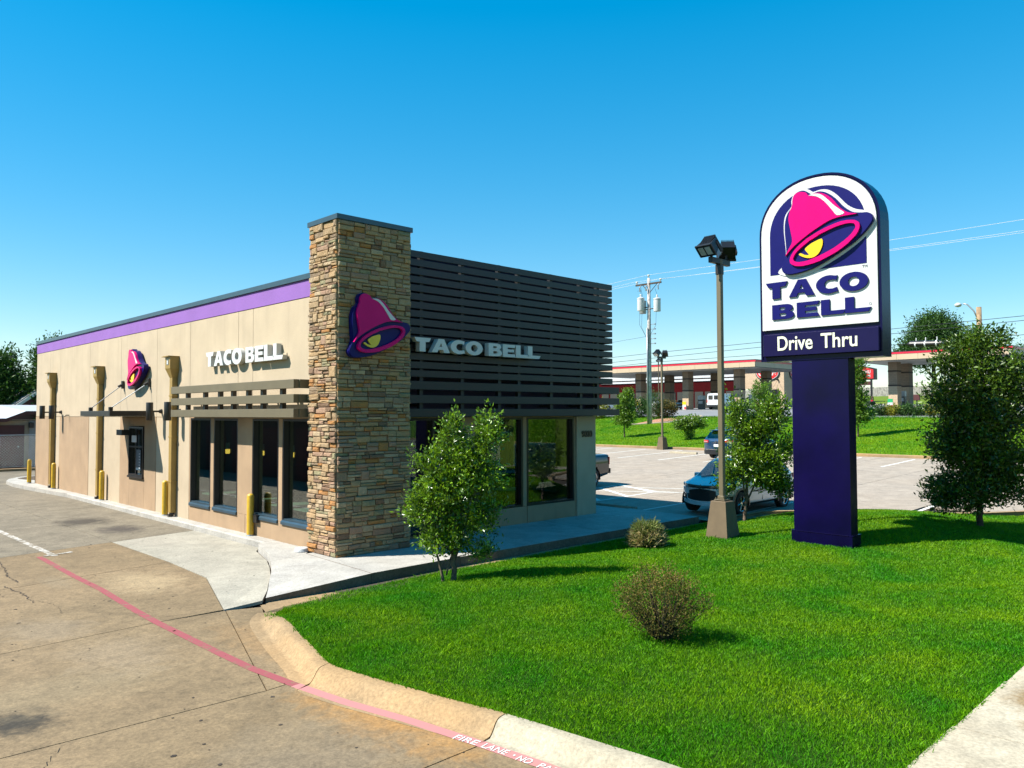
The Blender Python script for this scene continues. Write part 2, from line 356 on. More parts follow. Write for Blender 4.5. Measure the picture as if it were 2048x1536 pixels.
MT['drive_new'] = concrete('newer_pale_concrete',(0.412,0.383,0.312),fine=0.4,stain=(0.52,0.47,0.38),stain_amt=0.35,dark_amt=0.10,blobs=[(-1.6,5.9,0.8,1.3,(0.30,0.27,0.22),0.5)])
MT['walk'] = concrete('pale_walk_concrete',(0.486,0.462,0.419),fine=0.4,stain=(0.5,0.44,0.34),stain_amt=0.3,dark_amt=0.08)
MT['curb'] = concrete('tan_curb_concrete',(0.361,0.252,0.137),fine=0.4,stain=(0.55,0.33,0.14),stain_amt=0.65,dark_amt=0.2)
MT['curb_new'] = concrete('pale_curb_concrete',(0.436,0.385,0.282),fine=0.4,stain=(0.5,0.42,0.28),stain_amt=0.3,dark_amt=0.15)
MT['lot'] = concrete('parking_lot_concrete',(0.417,0.353,0.285),fine=0.4,stain=(0.42,0.33,0.24),stain_amt=0.4,dark_amt=0.2)
MT['path'] = concrete('footpath_concrete',(0.528,0.464,0.344),fine=0.4,stain=(0.55,0.42,0.26),stain_amt=0.4,dark_amt=0.12,blobs=[(0.9,-12.15,0.5,0.3,(0.22,0.15,0.07),0.9),(0.2,-12.35,0.4,0.2,(0.25,0.18,0.10),0.8)])
MT['red_paint'] = concrete('worn_red_curb_paint',(0.225,0.172,0.105),paint=((0.30,0.075,0.085),0.38,0.49),dark_amt=0.2)
MT['red_paint_faded'] = concrete('faded_pink_curb_paint',(0.34,0.26,0.17),paint=((0.47,0.20,0.19),0.32,0.44),dark_amt=0.1)
MT['white_line'] = concrete('worn_white_road_paint',(0.28,0.24,0.18),paint=((0.60,0.58,0.54),0.46,0.58),dark_amt=0.1)
MT['white_line2'] = concrete('white_road_paint',(0.5,0.45,0.36),paint=((0.76,0.75,0.70),0.32,0.42),dark_amt=0.1)
MT['joint'] = mat('dark_joint_filler',(0.07,0.05,0.035),0.95,var=0.2)
MT['crack'] = mat('dark_crack_and_gum',(0.045,0.032,0.022),0.95,var=0.2)  # dark tone of the surface cracks and gum spots
MT['soil'] = mat('brown_soil',(0.10,0.065,0.035),0.95,var=0.3,scale=6,bs=0.5)
MT['asphalt'] = mat('grey_lot_asphalt',(0.216,0.220,0.224),0.9,var=0.12,scale=0.5,bs=0.2,bscale=30)
MT['road'] = mat('road_concrete',(0.42,0.33,0.22),0.9,var=0.15,scale=0.6,bs=0.2)
def turf(name, a, b_, s=0.9):
    m,nt,b=nmat(name); p=pos(nt); f=noi(nt,p,s,6,0.65,0.3); g=noi(nt,p,35,5,0.75); a=tuple(x*.82 for x in a); b_=tuple(x*.82 for x in b_)
    col=mixc(nt, ramp(nt,f,[(0.35,(0,0,0)),(0.68,(1,1,1))]), a, b_); col=mixc(nt,1.0,col,ramp(nt,g,[(0.3,(0.45,0.45,0.45)),(0.72,(1.35,1.35,1.35))]),'MULTIPLY')
    nt.links.new(col,b.inputs['Base Color']); b.inputs['Roughness'].default_value=0.9; b.inputs['Specular IOR Level'].default_value=0.1; bump(nt,b,g,1.0,0.05); return m
MT['turf'] = turf('lawn_base',(0.030,0.085,0.006),(0.050,0.125,0.008))
MT['turf_far'] = turf('bank_grass',(0.095,0.225,0.002),(0.165,0.265,0.002),0.25)
MT['field'] = turf('field_grass',(0.13,0.20,0.02),(0.17,0.26,0.03),0.08)
def blademat(name):
    m,nt,b=nmat(name); p=pos(nt); f=noi(nt,p,0.55,5,0.6,0.4); g=noi(nt,p,9,3,0.6)
    a=N(nt,'ShaderNodeAttribute', attribute_name='lv')
    col=mixc(nt, ramp(nt,f,[(0.35,(0,0,0)),(0.66,(1,1,1))]), (0.036,0.215,0.001), (0.150,0.305,0.001))
    col=mixc(nt, ramp(nt,mth(nt,'ADD',mth(nt,'MULTIPLY',a.outputs['Fac'],0.55),mth(nt,'MULTIPLY',g,0.45)),[(0.25,(0.45,0.55,0.35)),(0.6,(1,1,1)),(0.8,(1.6,1.35,1.3))]), (0,0,0), col, 'MIX') if False else mixc(nt,1.0,col,ramp(nt,mth(nt,'ADD',mth(nt,'MULTIPLY',a.outputs['Fac'],0.6),mth(nt,'MULTIPLY',g,0.4)),[(0.2,(0.5,0.62,0.4)),(0.55,(1,1,1)),(0.8,(1.75,1.4,1.6))]),'MULTIPLY')
    nt.links.new(col,b.inputs['Base Color']); b.inputs['Roughness'].default_value=0.5; b.inputs['Specular IOR Level'].default_value=0.25
    tr=N(nt,'ShaderNodeBsdfTranslucent'); nt.links.new(col,tr.inputs['Color']); mx=N(nt,'ShaderNodeMixShader'); mx.inputs[0].default_value=0.35
    nt.links.new(b.outputs[0],mx.inputs[1]); nt.links.new(tr.outputs[0],mx.inputs[2]); nt.links.new(mx.outputs[0], nt.nodes['Material Output'].inputs[0]); return m
MT['blade'] = blademat('grass_blades')
MT['leaf_a'] = leafmat('glossy_holly_leaves',(0.014,0.052,0.004),(0.20,0.36,0.016),0.30,0.30,0.6)
MT['leaf_b'] = leafmat('dark_oak_leaves',(0.010,0.034,0.004),(0.11,0.20,0.014),0.30,0.38,0.5)
MT['leaf_far'] = leafmat('far_tree_leaves',(0.015,0.045,0.010),(0.06,0.14,0.02),0.25,0.6,0.3)
MT['leaf_pale'] = leafmat('young_tree_leaves',(0.05,0.12,0.012),(0.17,0.30,0.03),0.35,0.45,0.4)
MT['leaf_rust'] = leafmat('bronze_green_shrub_leaves',(0.035,0.062,0.010),(0.215,0.150,0.035),0.2,0.6,0.2)
MT['straw'] = leafmat('dry_grass_blades',(0.10,0.19,0.02),(0.72,0.56,0.34),0.3,0.7,0.2)
MT['leaf_ylw'] = leafmat('yellow_green_shrub_leaves',(0.12,0.15,0.012),(0.32,0.31,0.03),0.3,0.5,0.3)
MT['bark'] = mat('grey_brown_bark',(0.16,0.115,0.075),0.95,var=0.35,scale=14,bs=0.8,bscale=30,bd=0.01)
MT['bark_dark'] = mat('dark_bark',(0.07,0.05,0.035),0.95,var=0.3,scale=10,bs=0.8,bscale=30,bd=0.01)
MT['rubber'] = mat('black_rubber',(0.018,0.018,0.018),0.8,var=0.1)
MT['black'] = mat('black_plastic',(0.012,0.012,0.013),0.4,var=0.1)
MT['chrome'] = mat('bright_metal',(0.65,0.66,0.68),0.18,metal=1.0,var=0.03)
MT['galv'] = mat('galvanised_steel',(0.42,0.45,0.47),0.45,metal=0.6,var=0.1)
MT['carwhite'] = mat('white_car_paint',(0.74,0.76,0.78),0.30,var=0.01,coat=1.0,coord='obj')
MT['carblue'] = mat('blue_car_paint',(0.008,0.05,0.12),0.28,metal=0.35,var=0.02,coat=1.0,coord='obj')
MT['carblack'] = mat('charcoal_car_paint',(0.022,0.022,0.026),0.3,metal=0.3,var=0.02,coat=1.0,coord='obj')
MT['carglass'] = glass('car_glass',(0.30,0.34,0.36),0.06)
MT['lens_red'] = mat('red_tail_lens',(0.55,0.015,0.02),0.15,var=0.05,coat=1.0)
MT['lens_clear'] = mat('clear_lamp_lens',(0.62,0.66,0.70),0.12,var=0.05,coat=1.0,metal=0.3)
MT['plate'] = mat('number_plate',(0.65,0.67,0.66),0.5,var=0.05)
MT['wood_pole'] = mat('weathered_grey_pole_wood',(0.500,0.470,0.450),0.9,var=0.25,scale=5,bs=0.5)
MT['wood_brown'] = mat('brown_pole_wood',(0.34,0.23,0.13),0.9,var=0.2,scale=5)
MT['redband'] = mat('red_canopy_stripe',(0.62,0.012,0.045),0.35,var=0.05)
MT['fascia'] = mat('beige_fascia_panel',(0.528,0.400,0.264),0.5,var=0.05,scale=0.5)
MT['soffit'] = mat('white_soffit',(0.496,0.496,0.464),0.6,var=0.05)
MT['storered'] = mat('dark_red_wall',(0.050,0.003,0.004),0.8,var=0.1,spec=0.05)
MT['maroon'] = mat('maroon_door',(0.075,0.012,0.012),0.6,var=0.1)
MT['sidingtan'] = mat('pale_siding',(0.336,0.272,0.192),0.8,var=0.08)
MT['sidinggrey'] = mat('grey_block',(0.272,0.264,0.248),0.85,var=0.08)
MT['fencewood'] = mat('weathered_fence_boards',(0.32,0.30,0.28),0.9,var=0.25,scale=2)
MT['red'] = mat('red_plastic',(0.60,0.02,0.02),0.4,var=0.05)
MT['green'] = mat('green_plastic',(0.02,0.35,0.12),0.4,var=0.05)
MT['pump'] = mat('dark_pump_body',(0.05,0.05,0.055),0.4,var=0.1)
MT['brickred'] = mat('red_brick_paving',(0.50,0.22,0.15),0.9,var=0.15,scale=3)
MT['cmu'] = brickmat('split_face_block',(0.56,0.41,0.27),(0.50,0.36,0.235),(0.33,0.25,0.17),0.45,0.21)
MT['cmu_dark'] = brickmat('brown_block',(0.30,0.22,0.15),(0.26,0.19,0.135),(0.16,0.12,0.09),0.45,0.21)
MT['cmu_band'] = mat('dark_band_block',(0.045,0.032,0.025),0.8,var=0.1)
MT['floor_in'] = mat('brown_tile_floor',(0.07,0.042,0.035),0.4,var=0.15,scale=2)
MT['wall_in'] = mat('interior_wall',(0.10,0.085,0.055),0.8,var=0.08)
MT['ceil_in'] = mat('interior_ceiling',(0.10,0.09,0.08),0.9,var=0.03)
MT['tabletop'] = mat('mint_white_laminate',(0.62,0.80,0.70),0.35,var=0.02)
MT['glasslamp'] = mat('frosted_lamp_glass',(0.28,0.52,0.42),0.4,var=0.05)
MT['amber'] = emis('glowing_amber_lamp',(1.0,0.60,0.10),1.1)
MT['riser']=concrete('stained_concrete_edge',(0.24,0.17,0.12),stain=(0.15,0.10,0.06),stain_amt=0.6,dark_amt=0.4)

# ================================================================== SETTING
_HX=[(10,-.12),(14,-.06),(36,.5),(36.2,.64),(47,1.95),(52,2.6),(84,3.3),(104,3.5),(124,4.05),(178,6.6),(260,9.0),(400,12),(900,20)]
def Hx(x): return float(np.interp(x,[p[0] for p in _HX],[p[1] for p in _HX]))
def smf(t): t=max(0,min(1,t)); return t*t*(3-2*t)
def lawnz(x,y):
    return -0.02 - 0.15*smf((y+4.0)/1.7) + 0.34*math.exp(-(((x-12.6)/3.0)**2+((y+6.3)/2.6)**2)) + 0.025*noise.noise(Vector((x*0.35,y*0.35,3)))

def grid_sheet(name, xs, ys, zf, mt, parent=None, kind='structure'):
    mb=MB(); nx=len(xs); ny=len(ys)
    mb.v=[(x,y,zf(x,y)) for y in ys for x in xs]
    mb.f=[(j*nx+i,j*nx+i+1,(j+1)*nx+i+1,(j+1)*nx+i) for j in range(ny-1) for i in range(nx-1)]; mb.m=[0]*len(mb.f)
    o=part(name,mb,mt,parent,world=parent is not None,smooth=True)
    if kind: o['kind']=kind
    return o
# one ground sheet to the horizon
xs=[-1500,-300,-60,-12,-4,0,5,10,14,36,36.2,40,44,47,52,60,84,104,124,150,178,220,260,400,900,1500]
ys=[-1500,-300,-60,-30,-15,0,15,30,45,60,90,140,300,1500]
def gz_(x,y): return (-0.42 if x<12 else Hx(x)-0.30*(1 if x<36 else 0.25))
grid_sheet('ground',xs,ys,gz_,MT['field'])

def slab(name, poly, z, parent, mt, gap=0.008, th=0.05, zf=None, label=None, side=None):
    """one cast slab: a polygon shrunk by the joint, with a real edge"""
    n=len(poly); ar=sum(poly[i][0]*poly[(i+1)%n][1]-poly[(i+1)%n][0]*poly[i][1] for i in range(n))
    if ar<0: poly=poly[::-1]
    P=[]
    for i in range(n):
        a=Vector(poly[i-1]); b=Vector(poly[i]); c=Vector(poly[(i+1)%n])
        e1=(b-a).normalized(); e2=(c-b).normalized(); n1=Vector((-e1.y,e1.x)); n2=Vector((-e2.y,e2.x)); q=n1+n2
        q=q/max(0.5,q.length_squared/2) if q.length>1e-4 else n1
        P.append(b+q*gap)
    Z=(lambda x,y:z) if zf is None else zf
    mb=MB(); bev=0.006
    mb.prism([[(p.x,p.y) for p in P]], lambda u,v,d:(u,v,Z(u,v)+d), -th, 0.0)
    if side is not None:
        nt_=sum(1 for f in mb.f if len(f)==3); mb.m=[0 if len(f)==3 else 1 for f in mb.f]; mt=[mt,side]
    return part(name,mb,mt,parent,world=True,label=label)

# ---- drive-through lane: cast slabs with open joints over dark filler
drive=thing('drive_lane',None,None,(-4,5,-0.2)); drive['kind']='structure'
mb=MB(); mb.add([(-9.2,-16,-.185),(2,-16,-.185),(2,38,-.185),(-9.2,38,-.185)],[(0,1,2,3)]); part('joint_filler',mb,MT['joint'],drive,world=True)
GUT=[(-2.92,-2.65),(-3.34,-3.44),(-3.66,-4.6),(-3.93,-5.8),(-3.90,-6.7),(-3.76,-7.54),(-3.60,-8.57),(-3.53,-9.1),(-3.46,-10.4),(-3.36,-13.0)]
XL=-9.0
slab('concrete_slab',[(XL,-13),(-3.36,-13),(-3.46,-10.4),(-3.53,-9.1),(-3.6,-8.66),(XL,-8.75)],-.15,drive,MT['drive'])
slab('concrete_slab',[(XL,-8.75),(-3.6,-8.66),(-3.76,-7.54),(-3.90,-6.7),(-3.93,-5.8),(-4.5,-5.87),(XL,-5.75)],-.15,drive,MT['drive'])
slab('concrete_slab',[(XL,-5.75),(-4.5,-5.87),(-3.26,-2.02),(-4.3,-1.97),(-6.4,-2.15),(XL,-2.25)],-.15,drive,MT['drive'])
slab('concrete_slab',[(-4.5,-5.87),(-3.93,-5.8),(-3.66,-4.6),(-3.34,-3.44),(-2.92,-2.65),(-2.72,-2.2),(-3.26,-2.02)],-.15,drive,MT['drive'])
slab('concrete_slab',[(XL,-2.25),(-6.4,-2.15),(-4.3,-1.97),(-3.26,-1.95),(-2.44,.66),(-2.33,2.83),(-5.5,2.25),(XL,1.9)],-.15,drive,MT['drive'])
slab('concrete_slab',[(XL,1.9),(-5.5,2.25),(-2.33,2.83),(-2.34,6.45),(-4.77,5.95),(XL,5.2)],-.15,drive,MT['drive'])
def apz(x,y):
    t=smf((1.4-y)/3.6)*smf((x+3.3)/0.9); return -.15+.085*t
slab('pale_concrete_slab',[(-2.34,6.45),(-2.33,2.83),(-2.44,.66),(-3.26,-1.95),(-2.66,-2.08),(-2.25,-1.45),(-1.95,-.9),(-1.55,-.2),(-1.12,.68),(-.77,1.5),(-.4,2.75),(-.14,3.1),(-.125,6.95)],-.15,drive,MT['drive_new'],zf=apz)
ys_=[(5.2,5.95,6.45,6.95),(10.4,10.5,10.6,10.65),(14.6,14.6,14.6,14.6),(18.6,18.6,18.6,18.6),(22.7,22.7,22.7,22.7),(27,27,27,27),(31.5,31.5,31.5,31.5),(37,37,37,37)]
for a,b in zip(ys_[:-1],ys_[1:]):
    xr=-.11 if a[0]<20 else (-.45 if a[0]<26 else 2.0)
    if a[0]<27.5: slab('concrete_slab',[(XL,a[0]),(-4.77,a[1]),(-2.34,a[2]),(-2.34,b[2]),(-4.77,b[1]),(XL,b[0])],-.15,drive,MT['drive_grey'])
    else: slab('concrete_slab',[(XL,a[0]),(-2.34,a[0]),(-2.34,b[0]),(XL,b[0])],-.15,drive,MT['drive_grey'])
    pl=[(-2.34,a[2]),(xr,a[3]),(xr,b[3]),(-2.34,b[2])]
    if a[0]==18.6: pl=[(-2.34,18.6),(-.11,18.6),(-.42,22.7),(-2.34,22.7)]
    if a[0]==22.7: pl=[(-2.34,22.7),(-.42,22.7),(-.55,25.2),(-.45,27),(-2.34,27)]
    if a[0]==27: pl=[(-2.34,27),(-.45,27),(.3,28.9),(2.6,30.1),(8,30.1),(8,31.5),(-2.34,31.5)]
    if a[0]==31.5: pl=[(-2.34,31.5),(8,31.5),(8,37),(-2.34,37)]
    slab('concrete_slab',pl,-.15,drive,MT['drive_grey'])
# paint on the drive
def ribbon(name, pts, hw, z, mt, label=None, parent=None, jag=0.0):
    pa=[];pb=[]; n=len(pts)
    for i,p in enumerate(pts):
        a=Vector(pts[max(0,i-1)]); b=Vector(pts[min(n-1,i+1)]); d=(b-a).normalized(); q=Vector((-d.y,d.x)); h=hw if not jag else hw*random.uniform(.35,1.25)
        zz=z(p[0],p[1]) if callable(z) else z
        pa.append((p[0]-q.x*h,p[1]-q.y*h,zz)); pb.append((p[0]+q.x*h,p[1]+q.y*h,zz))
    mb=MB(); mb.strip(pa,pb); 
    return part(name,mb,mt,parent,world=parent is not None,label=label)
RED=[(-4.14,5.46),(-4.2,2.74),(-4.2,0.98),(-4.29,-1.02),(-4.31,-2.01),(-4.3,-3.06),(-4.29,-4.16),(-4.27,-5.03),(-4.18,-5.94)]
def dens(p,k=8):
    out=[]
    for a,b in zip(p[:-1],p[1:]):
        for i in range(k): out.append((a[0]+(b[0]-a[0])*i/k,a[1]+(b[1]-a[1])*i/k))
    return out+[p[-1]]
ribbon('red_fire_lane_line',dens(RED),.062,-.146,MT['red_paint'],'worn red painted line running down the drive lane from the white stripe',drive)
RED2=[(-4.18,-5.94),(-4.06,-6.82),(-3.88,-7.66),(-3.73,-8.64),(-3.63,-9.41),(-3.56,-10.4),(-3.48,-12)]
ribbon('red_fire_lane_line',dens(RED2),.066,-.146,MT['red_paint_faded'],'faded pink painted line at the foot of the lawn curb',drive)
ribbon('white_lane_line',[(-3.86,5.35),(-3.9,10.5),(-3.95,18)],.07,-.1455,MT['white_line'],parent=drive)
ribbon('white_lane_line',[(-4.05,5.45),(-3.45,5.62)],.05,-.1415,MT['white_line'],parent=drive)
# lettering on the pink line
for k,(txt,x0,y0,x1,y1,h) in enumerate((('FIRE',-3.80,-8.36,-3.745,-8.63,.10),('LANE',-3.735,-8.70,-3.69,-8.98,.10),('.',-3.685,-9.05,-3.68,-9.07,.03),('NO',-3.69,-9.12,-3.67,-9.27,.10),('PARKING',-3.665,-9.36,-3.60,-9.85,.10))):
    me,wd,ht=text_mesh(txt,MT['white_line2'],1.0,0.0,1.0,0.0)
    d=Vector((x1-x0,y1-y0)); L=d.length; d.normalize()
    o=inst('painted_word',me,drive); base=rootloc(drive)
    n_=Vector((-d.y,d.x))   # up direction of the letters, across the line
    sh=-0.75
    a=np.empty(len(me.vertices)*3); me.vertices.foreach_get('co',a); a=a.reshape(-1,3)
    u=a[:,0]/wd*L; v=a[:,1]/ht*h-h/2
    w3=np.stack([x0+d.x*(u)+n_.x*v, y0+d.y*(u)+n_.y*v, np.full(len(u),-.1415)],1)-np.array(base); me.vertices.foreach_set('co',w3.ravel()); me.update()
    o['label']='white stencilled word '+('full stop' if txt=='.' else txt)+' on the pink line'
# cracks and gum spots
def crack(pts, wd=.006, amp=.03):
    q=[]
    for a,b in zip(pts[:-1],pts[1:]):
        n=max(3,int(hypot(b[0]-a[0],b[1]-a[1])/.05))
        for i in range(n): t=i/n; q.append((a[0]+(b[0]-a[0])*t+random.gauss(0,amp*.5),a[1]+(b[1]-a[1])*t+random.gauss(0,amp*.5)))
    q.append(pts[-1]); return q
mb=MB()
for pts,wd in (([(-4.85,5.9),(-4.98,4.6),(-5.13,3.5),(-5.12,2.75)],.012),([(-5.38,2.55),(-5.35,2.1),(-5.28,1.55),(-5.30,1.1),(-5.32,.75)],.013),([(-5.3,.9),(-5.15,.6),(-5.1,.2),(-5.2,-.4)],.005),([(-6.6,-5.9),(-7.0,-6.6),(-6.8,-7.4)],.004),([(-3.9,-9.6),(-4.6,-9.2)],.004)):
    q=crack(pts); pa=[];pb=[]
    for i,p in enumerate(q):
        h=wd*random.uniform(.2,1.2); pa.append((p[0]-h,p[1],-.1462)); pb.append((p[0]+h,p[1]+h*.3,-.1462))
    mb.strip(pa,pb)
part('surface_crack',mb,MT['crack'],drive,world=True,kind='stuff')
mb=MB()
for k in range(260):
    y=random.uniform(-11,8); x=random.uniform(-7.5,-1.0) if y<-2 else random.uniform(-6.5,-.6)
    if y>-13 and x>np.interp(y,[-13,-9,-6,-3,-1.5,1,8],[-3.7,-3.75,-4.1,-3.3,-2.4,-1.1,-.3]): continue
    r=random.choice((.008,.01,.012,.018,.026))*random.uniform(.7,1.2); n=8; ph=random.random()*6
    mb.add([(x+r*cos(2*pi*i/n)*random.uniform(.7,1.4),y+r*sin(2*pi*i/n+ph*0)*random.uniform(.6,1.3),(apz(x,y) if y>-2.2 and x>-3.2 else -.15)+.004) for i in range(n)],[tuple(range(n))])
part('gum_spots',mb,MT['crack'],drive,world=True,kind='stuff')

# ---- rolled curb round the lawn corner, cast in lengths
curb=thing('lawn_curb',None,None,(-3.6,-7,-.15)); curb['kind']='structure'
CIN=[(-2.62,-2.75),(-2.92,-3.12),(-3.22,-4.14),(-3.52,-5.18),(-3.72,-5.92),(-3.68,-6.46),(-3.57,-7.14),(-3.42,-7.98),(-3.30,-8.56),(-3.16,-9.7),(-3.08,-10.39),(-2.95,-12.2)]
COUT=[(-2.86,-2.58),(-3.22,-3.05),(-3.60,-4.25),(-3.88,-5.3),(-4.10,-6.05),(-4.06,-6.6),(-3.93,-7.25),(-3.76,-8.05),(-3.62,-8.62),(-3.50,-9.75),(-3.44,-10.45),(-3.34,-12.2)]
def resamp(P,k):
    out=[]
    for i in range(len(P)-1):
        p0=P[max(0,i-1)];p1=P[i];p2=P[i+1];p3=P[min(len(P)-1,i+2)]
        for j in range(k):
            t=j/k;out.append(tuple(.5*(2*p1[c]+(p2[c]-p0[c])*t+(2*p0[c]-5*p1[c]+4*p2[c]-p3[c])*t*t+(-p0[c]+3*p1[c]-3*p2[c]+p3[c])*t**3) for c in (0,1)))
    return out+[P[-1]]
CI=resamp(CIN,6); CO=resamp(COUT,6)
PROF=[(-.40,-.149),(0,-.1488),(.10,-.146),(.20,-.128),(.32,-.085),(.42,-.04),(.52,-.012),(.62,0),(.8,.004),(1.0,.0),(1.0,-.12)]
def curbpiece(i0,i1,mt):
    mb=MB(); n=len(PROF)
    for q,i in enumerate(range(i0,i1+1)):
        a=CO[i];b=CI[i]; h=smf((i-2)/9.0)
        dz=0
        for t,z in PROF:
            mb.v.append((a[0]+(b[0]-a[0])*t,a[1]+(b[1]-a[1])*t,-.15+(z+.15)*h+(0.0022 if z<=-.1488 else 0)))
    m=i1-i0
    g=.0
    for i in range(m):
        for k in range(n-1): mb.f.append((i*n+k,(i+1)*n+k,(i+1)*n+k+1,i*n+k+1)); mb.m.append(0)
    for e in (0,m):
        mb.f.append(tuple(e*n+k for k in range(n))); mb.m.append(0)
    # leave a small joint gap by pulling the end rings inwards
    for e,nb in ((0,1),(m,m-1)):
        for k in range(n):
            p=Vector(mb.v[e*n+k]); q=Vector(mb.v[nb*n+k]); d=(q-p); d.normalize(); mb.v[e*n+k]=tuple(p+d*.007)
    o=part('curb_section',mb,mt,curb,world=True,smooth=50); return o
idx=[0,24,48,66]
curbpiece(0,24,MT['curb']); curbpiece(24,48,MT['curb']); curbpiece(48,66,MT['curb_new'])
mb=MB(); mb.strip([(p[0],p[1],-.16) for p in CO],[(p[0],p[1],-.16) for p in CI]); part('joint_filler',mb,MT['joint'],curb,world=True)

# ---- walk round the building
walk=thing('sidewalk',None,None,(4,0,-.2)); walk['kind']='structure'
def wz(x,y): return -0.004-.07*smf((-.6-x)/1.9)
mb=MB(); mb.add([(-2.3,-1.7,-.17),(10.8,-1.6,-.17),(11.0,0.8,-.17),(9.3,.8,-.17),(-0.9,.8,-.17)],[(0,1,2,3,4)]); part('joint_filler',mb,MT['joint'],walk,world=True)
W0=[(-2.56,-1.98),(-1.1,-1.86),(1.1,-1.74)]
slab('pale_walk_slab',[(-2.56,-1.98),(-.35,-1.82),(-.18,.9),(-1.1,.7),(-1.55,-.2),(-1.95,-.9),(-2.25,-1.45)],0,walk,MT['walk'],gap=.004,side=MT['riser'],th=.2,zf=wz)
slab('pale_walk_slab',[(-1.1,.7),(-.18,.9),(-.0,1.13),(.195,1.14),(.195,3.0),(-.12,3.02),(-.36,2.75),(-.74,1.5)],0,walk,MT['walk'],gap=.003,side=MT['walk'],th=.2,zf=wz)
slab('pale_walk_slab',[(-.35,-1.82),(1.9,-1.74),(2.2,.84),(1.86,.84),(1.86,-.01),(.0,-.01),(.0,.9),(-.18,.9)],0,walk,MT['walk'],gap=.004,side=MT['riser'],th=.2)
for a,b in ((1.9,4.3),(4.3,6.8),(6.8,9.3)):
    slab('pale_walk_slab',[(a,-1.74),(b,-1.74),(b+.3*(b<9),.84),(a+.3,.84)],0,walk,MT['walk'],gap=.004,side=MT['riser'],th=.2)
slab('pale_walk_slab',[(9.3,-1.74),(10.85,-1.78),(10.95,-.4),(11.05,.84),(9.3,.84)],0,walk,MT['walk'],gap=.004,side=MT['riser'],th=.2)
for a,b in ((.84,5.2),(5.2,10),(10,14.5),(14.5,19.5),(19.5,25)):
    slab('pale_walk_slab',[(9.4,a),(10.95,a),(10.95,b),(9.4,b)],0,walk,MT['walk'],gap=.004,side=MT['riser'],th=.2)
# curb strip along the long wall
for a,b in ((3.0,7.0),(7.0,11.0),(11.0,15.0),(15.0,18.9)):
    mb=MB(); mb.prism([[(-.12,-.2),(-.12,-.03),(-.09,0),(.2,.0),(.2,-.2)]],lambda u,v,d:(u,d,v),a+.004,b-.004); part('curb_section',mb,MT['walk'],walk,world=True)
isl=[(.2,18.9),(-.12,18.9),(-.3,21),(-.42,22.7),(-.55,25.2),(-.45,27),(-.1,28.2),(.6,29.3),(2.6,30.1),(5,30.2),(5,24.85),(.2,24.85)]
slab('curb_section',isl,-.01,walk,MT['walk'],gap=.004,side=MT['walk'],th=.2)
mb=MB(); n=26
mb.add([(1.25+1.0*cos(2*pi*i/n)*random.uniform(.9,1.1),27.6+1.6*sin(2*pi*i/n)*random.uniform(.9,1.1),-.004) for i in range(n)],[tuple(range(n))]); tag(part('mulch_bed',mb,MT['soil']),kind='structure')
# low strip between walk and lawn
mb=MB(); A=[(-2.86,-2.58),(-2.4,-2.42),(-1,-2.12),(.8,-1.99),(2.3,-1.99),(5,-2.05),(6.6,-2.1),(11.2,-2.12),(12.5,-2.5)]; B=[(-2.72,-2.12),(-2.3,-1.9),(-1,-1.8),(.8,-1.7),(2.3,-1.68),(5,-1.68),(6.6,-1.68),(11.0,-1.72),(12.5,-1.9)]
mb.strip([(p[0],p[1],-.145-.045*smf((p[0]+2.9)/2)) for p in A],[(p[0],p[1],-.145-.05*smf((p[0]+2.9)/2)) for p in B]); mb.strip([(p[0],p[1]-.14,-.24) for p in A],[(p[0],p[1],-.145-.045*smf((p[0]+2.9)/2)) for p in A]); tag(part('gutter_strip',mb,MT['curb']),kind='structure')

# ---- lawn
XLk=[(-2.0,1.2),(-2.08,-.6),(-2.2,-1.5),(-2.45,-2.5),(-2.75,-2.62),(-3.12,-2.92),(-4.14,-3.22),(-5.18,-3.52),(-5.92,-3.72),(-6.46,-3.68),(-7.14,-3.57),(-7.98,-3.42),(-8.56,-3.30),(-9.7,-3.16),(-10.39,-3.08),(-11.8,-2.97)]
XRk=[(-2.0,10.9),(-2.4,11.3),(-2.55,13.1),(-3.2,13.7),(-4.4,14.1),(-5.6,14.8),(-6.6,15.6),(-7.6,16.6),(-8.6,17.9),(-9.4,20),(-9.8,25),(-10.1,41),(-11.8,41)]
def xl(y): return float(np.interp(-y,[-p[0] for p in XLk],[p[1] for p in XLk]))
def xr(y): return float(np.interp(-y,[-p[0] for p in XRk],[p[1] for p in XRk]))
mb=MB(); Y=np.concatenate([np.arange(-2.0,-3.2,-.1),np.arange(-3.2,-11.8,-.25),[-11.8]]); NX=64
for y in Y:
    a,b=xl(y),xr(y)
    for i in range(NX): t=i/(NX-1); t=t**1.25; x=a+(b-a)*t; mb.v.append((x,y,lawnz(x,y)-.012))
for j in range(len(Y)-1):
    for i in range(NX-1): mb.f.append((j*NX+i,(j+1)*NX+i,(j+1)*NX+i+1,j*NX+i+1)); mb.m.append(0)
lawn=part('lawn',mb,MT['turf'],smooth=True); lawn['kind']='structure'

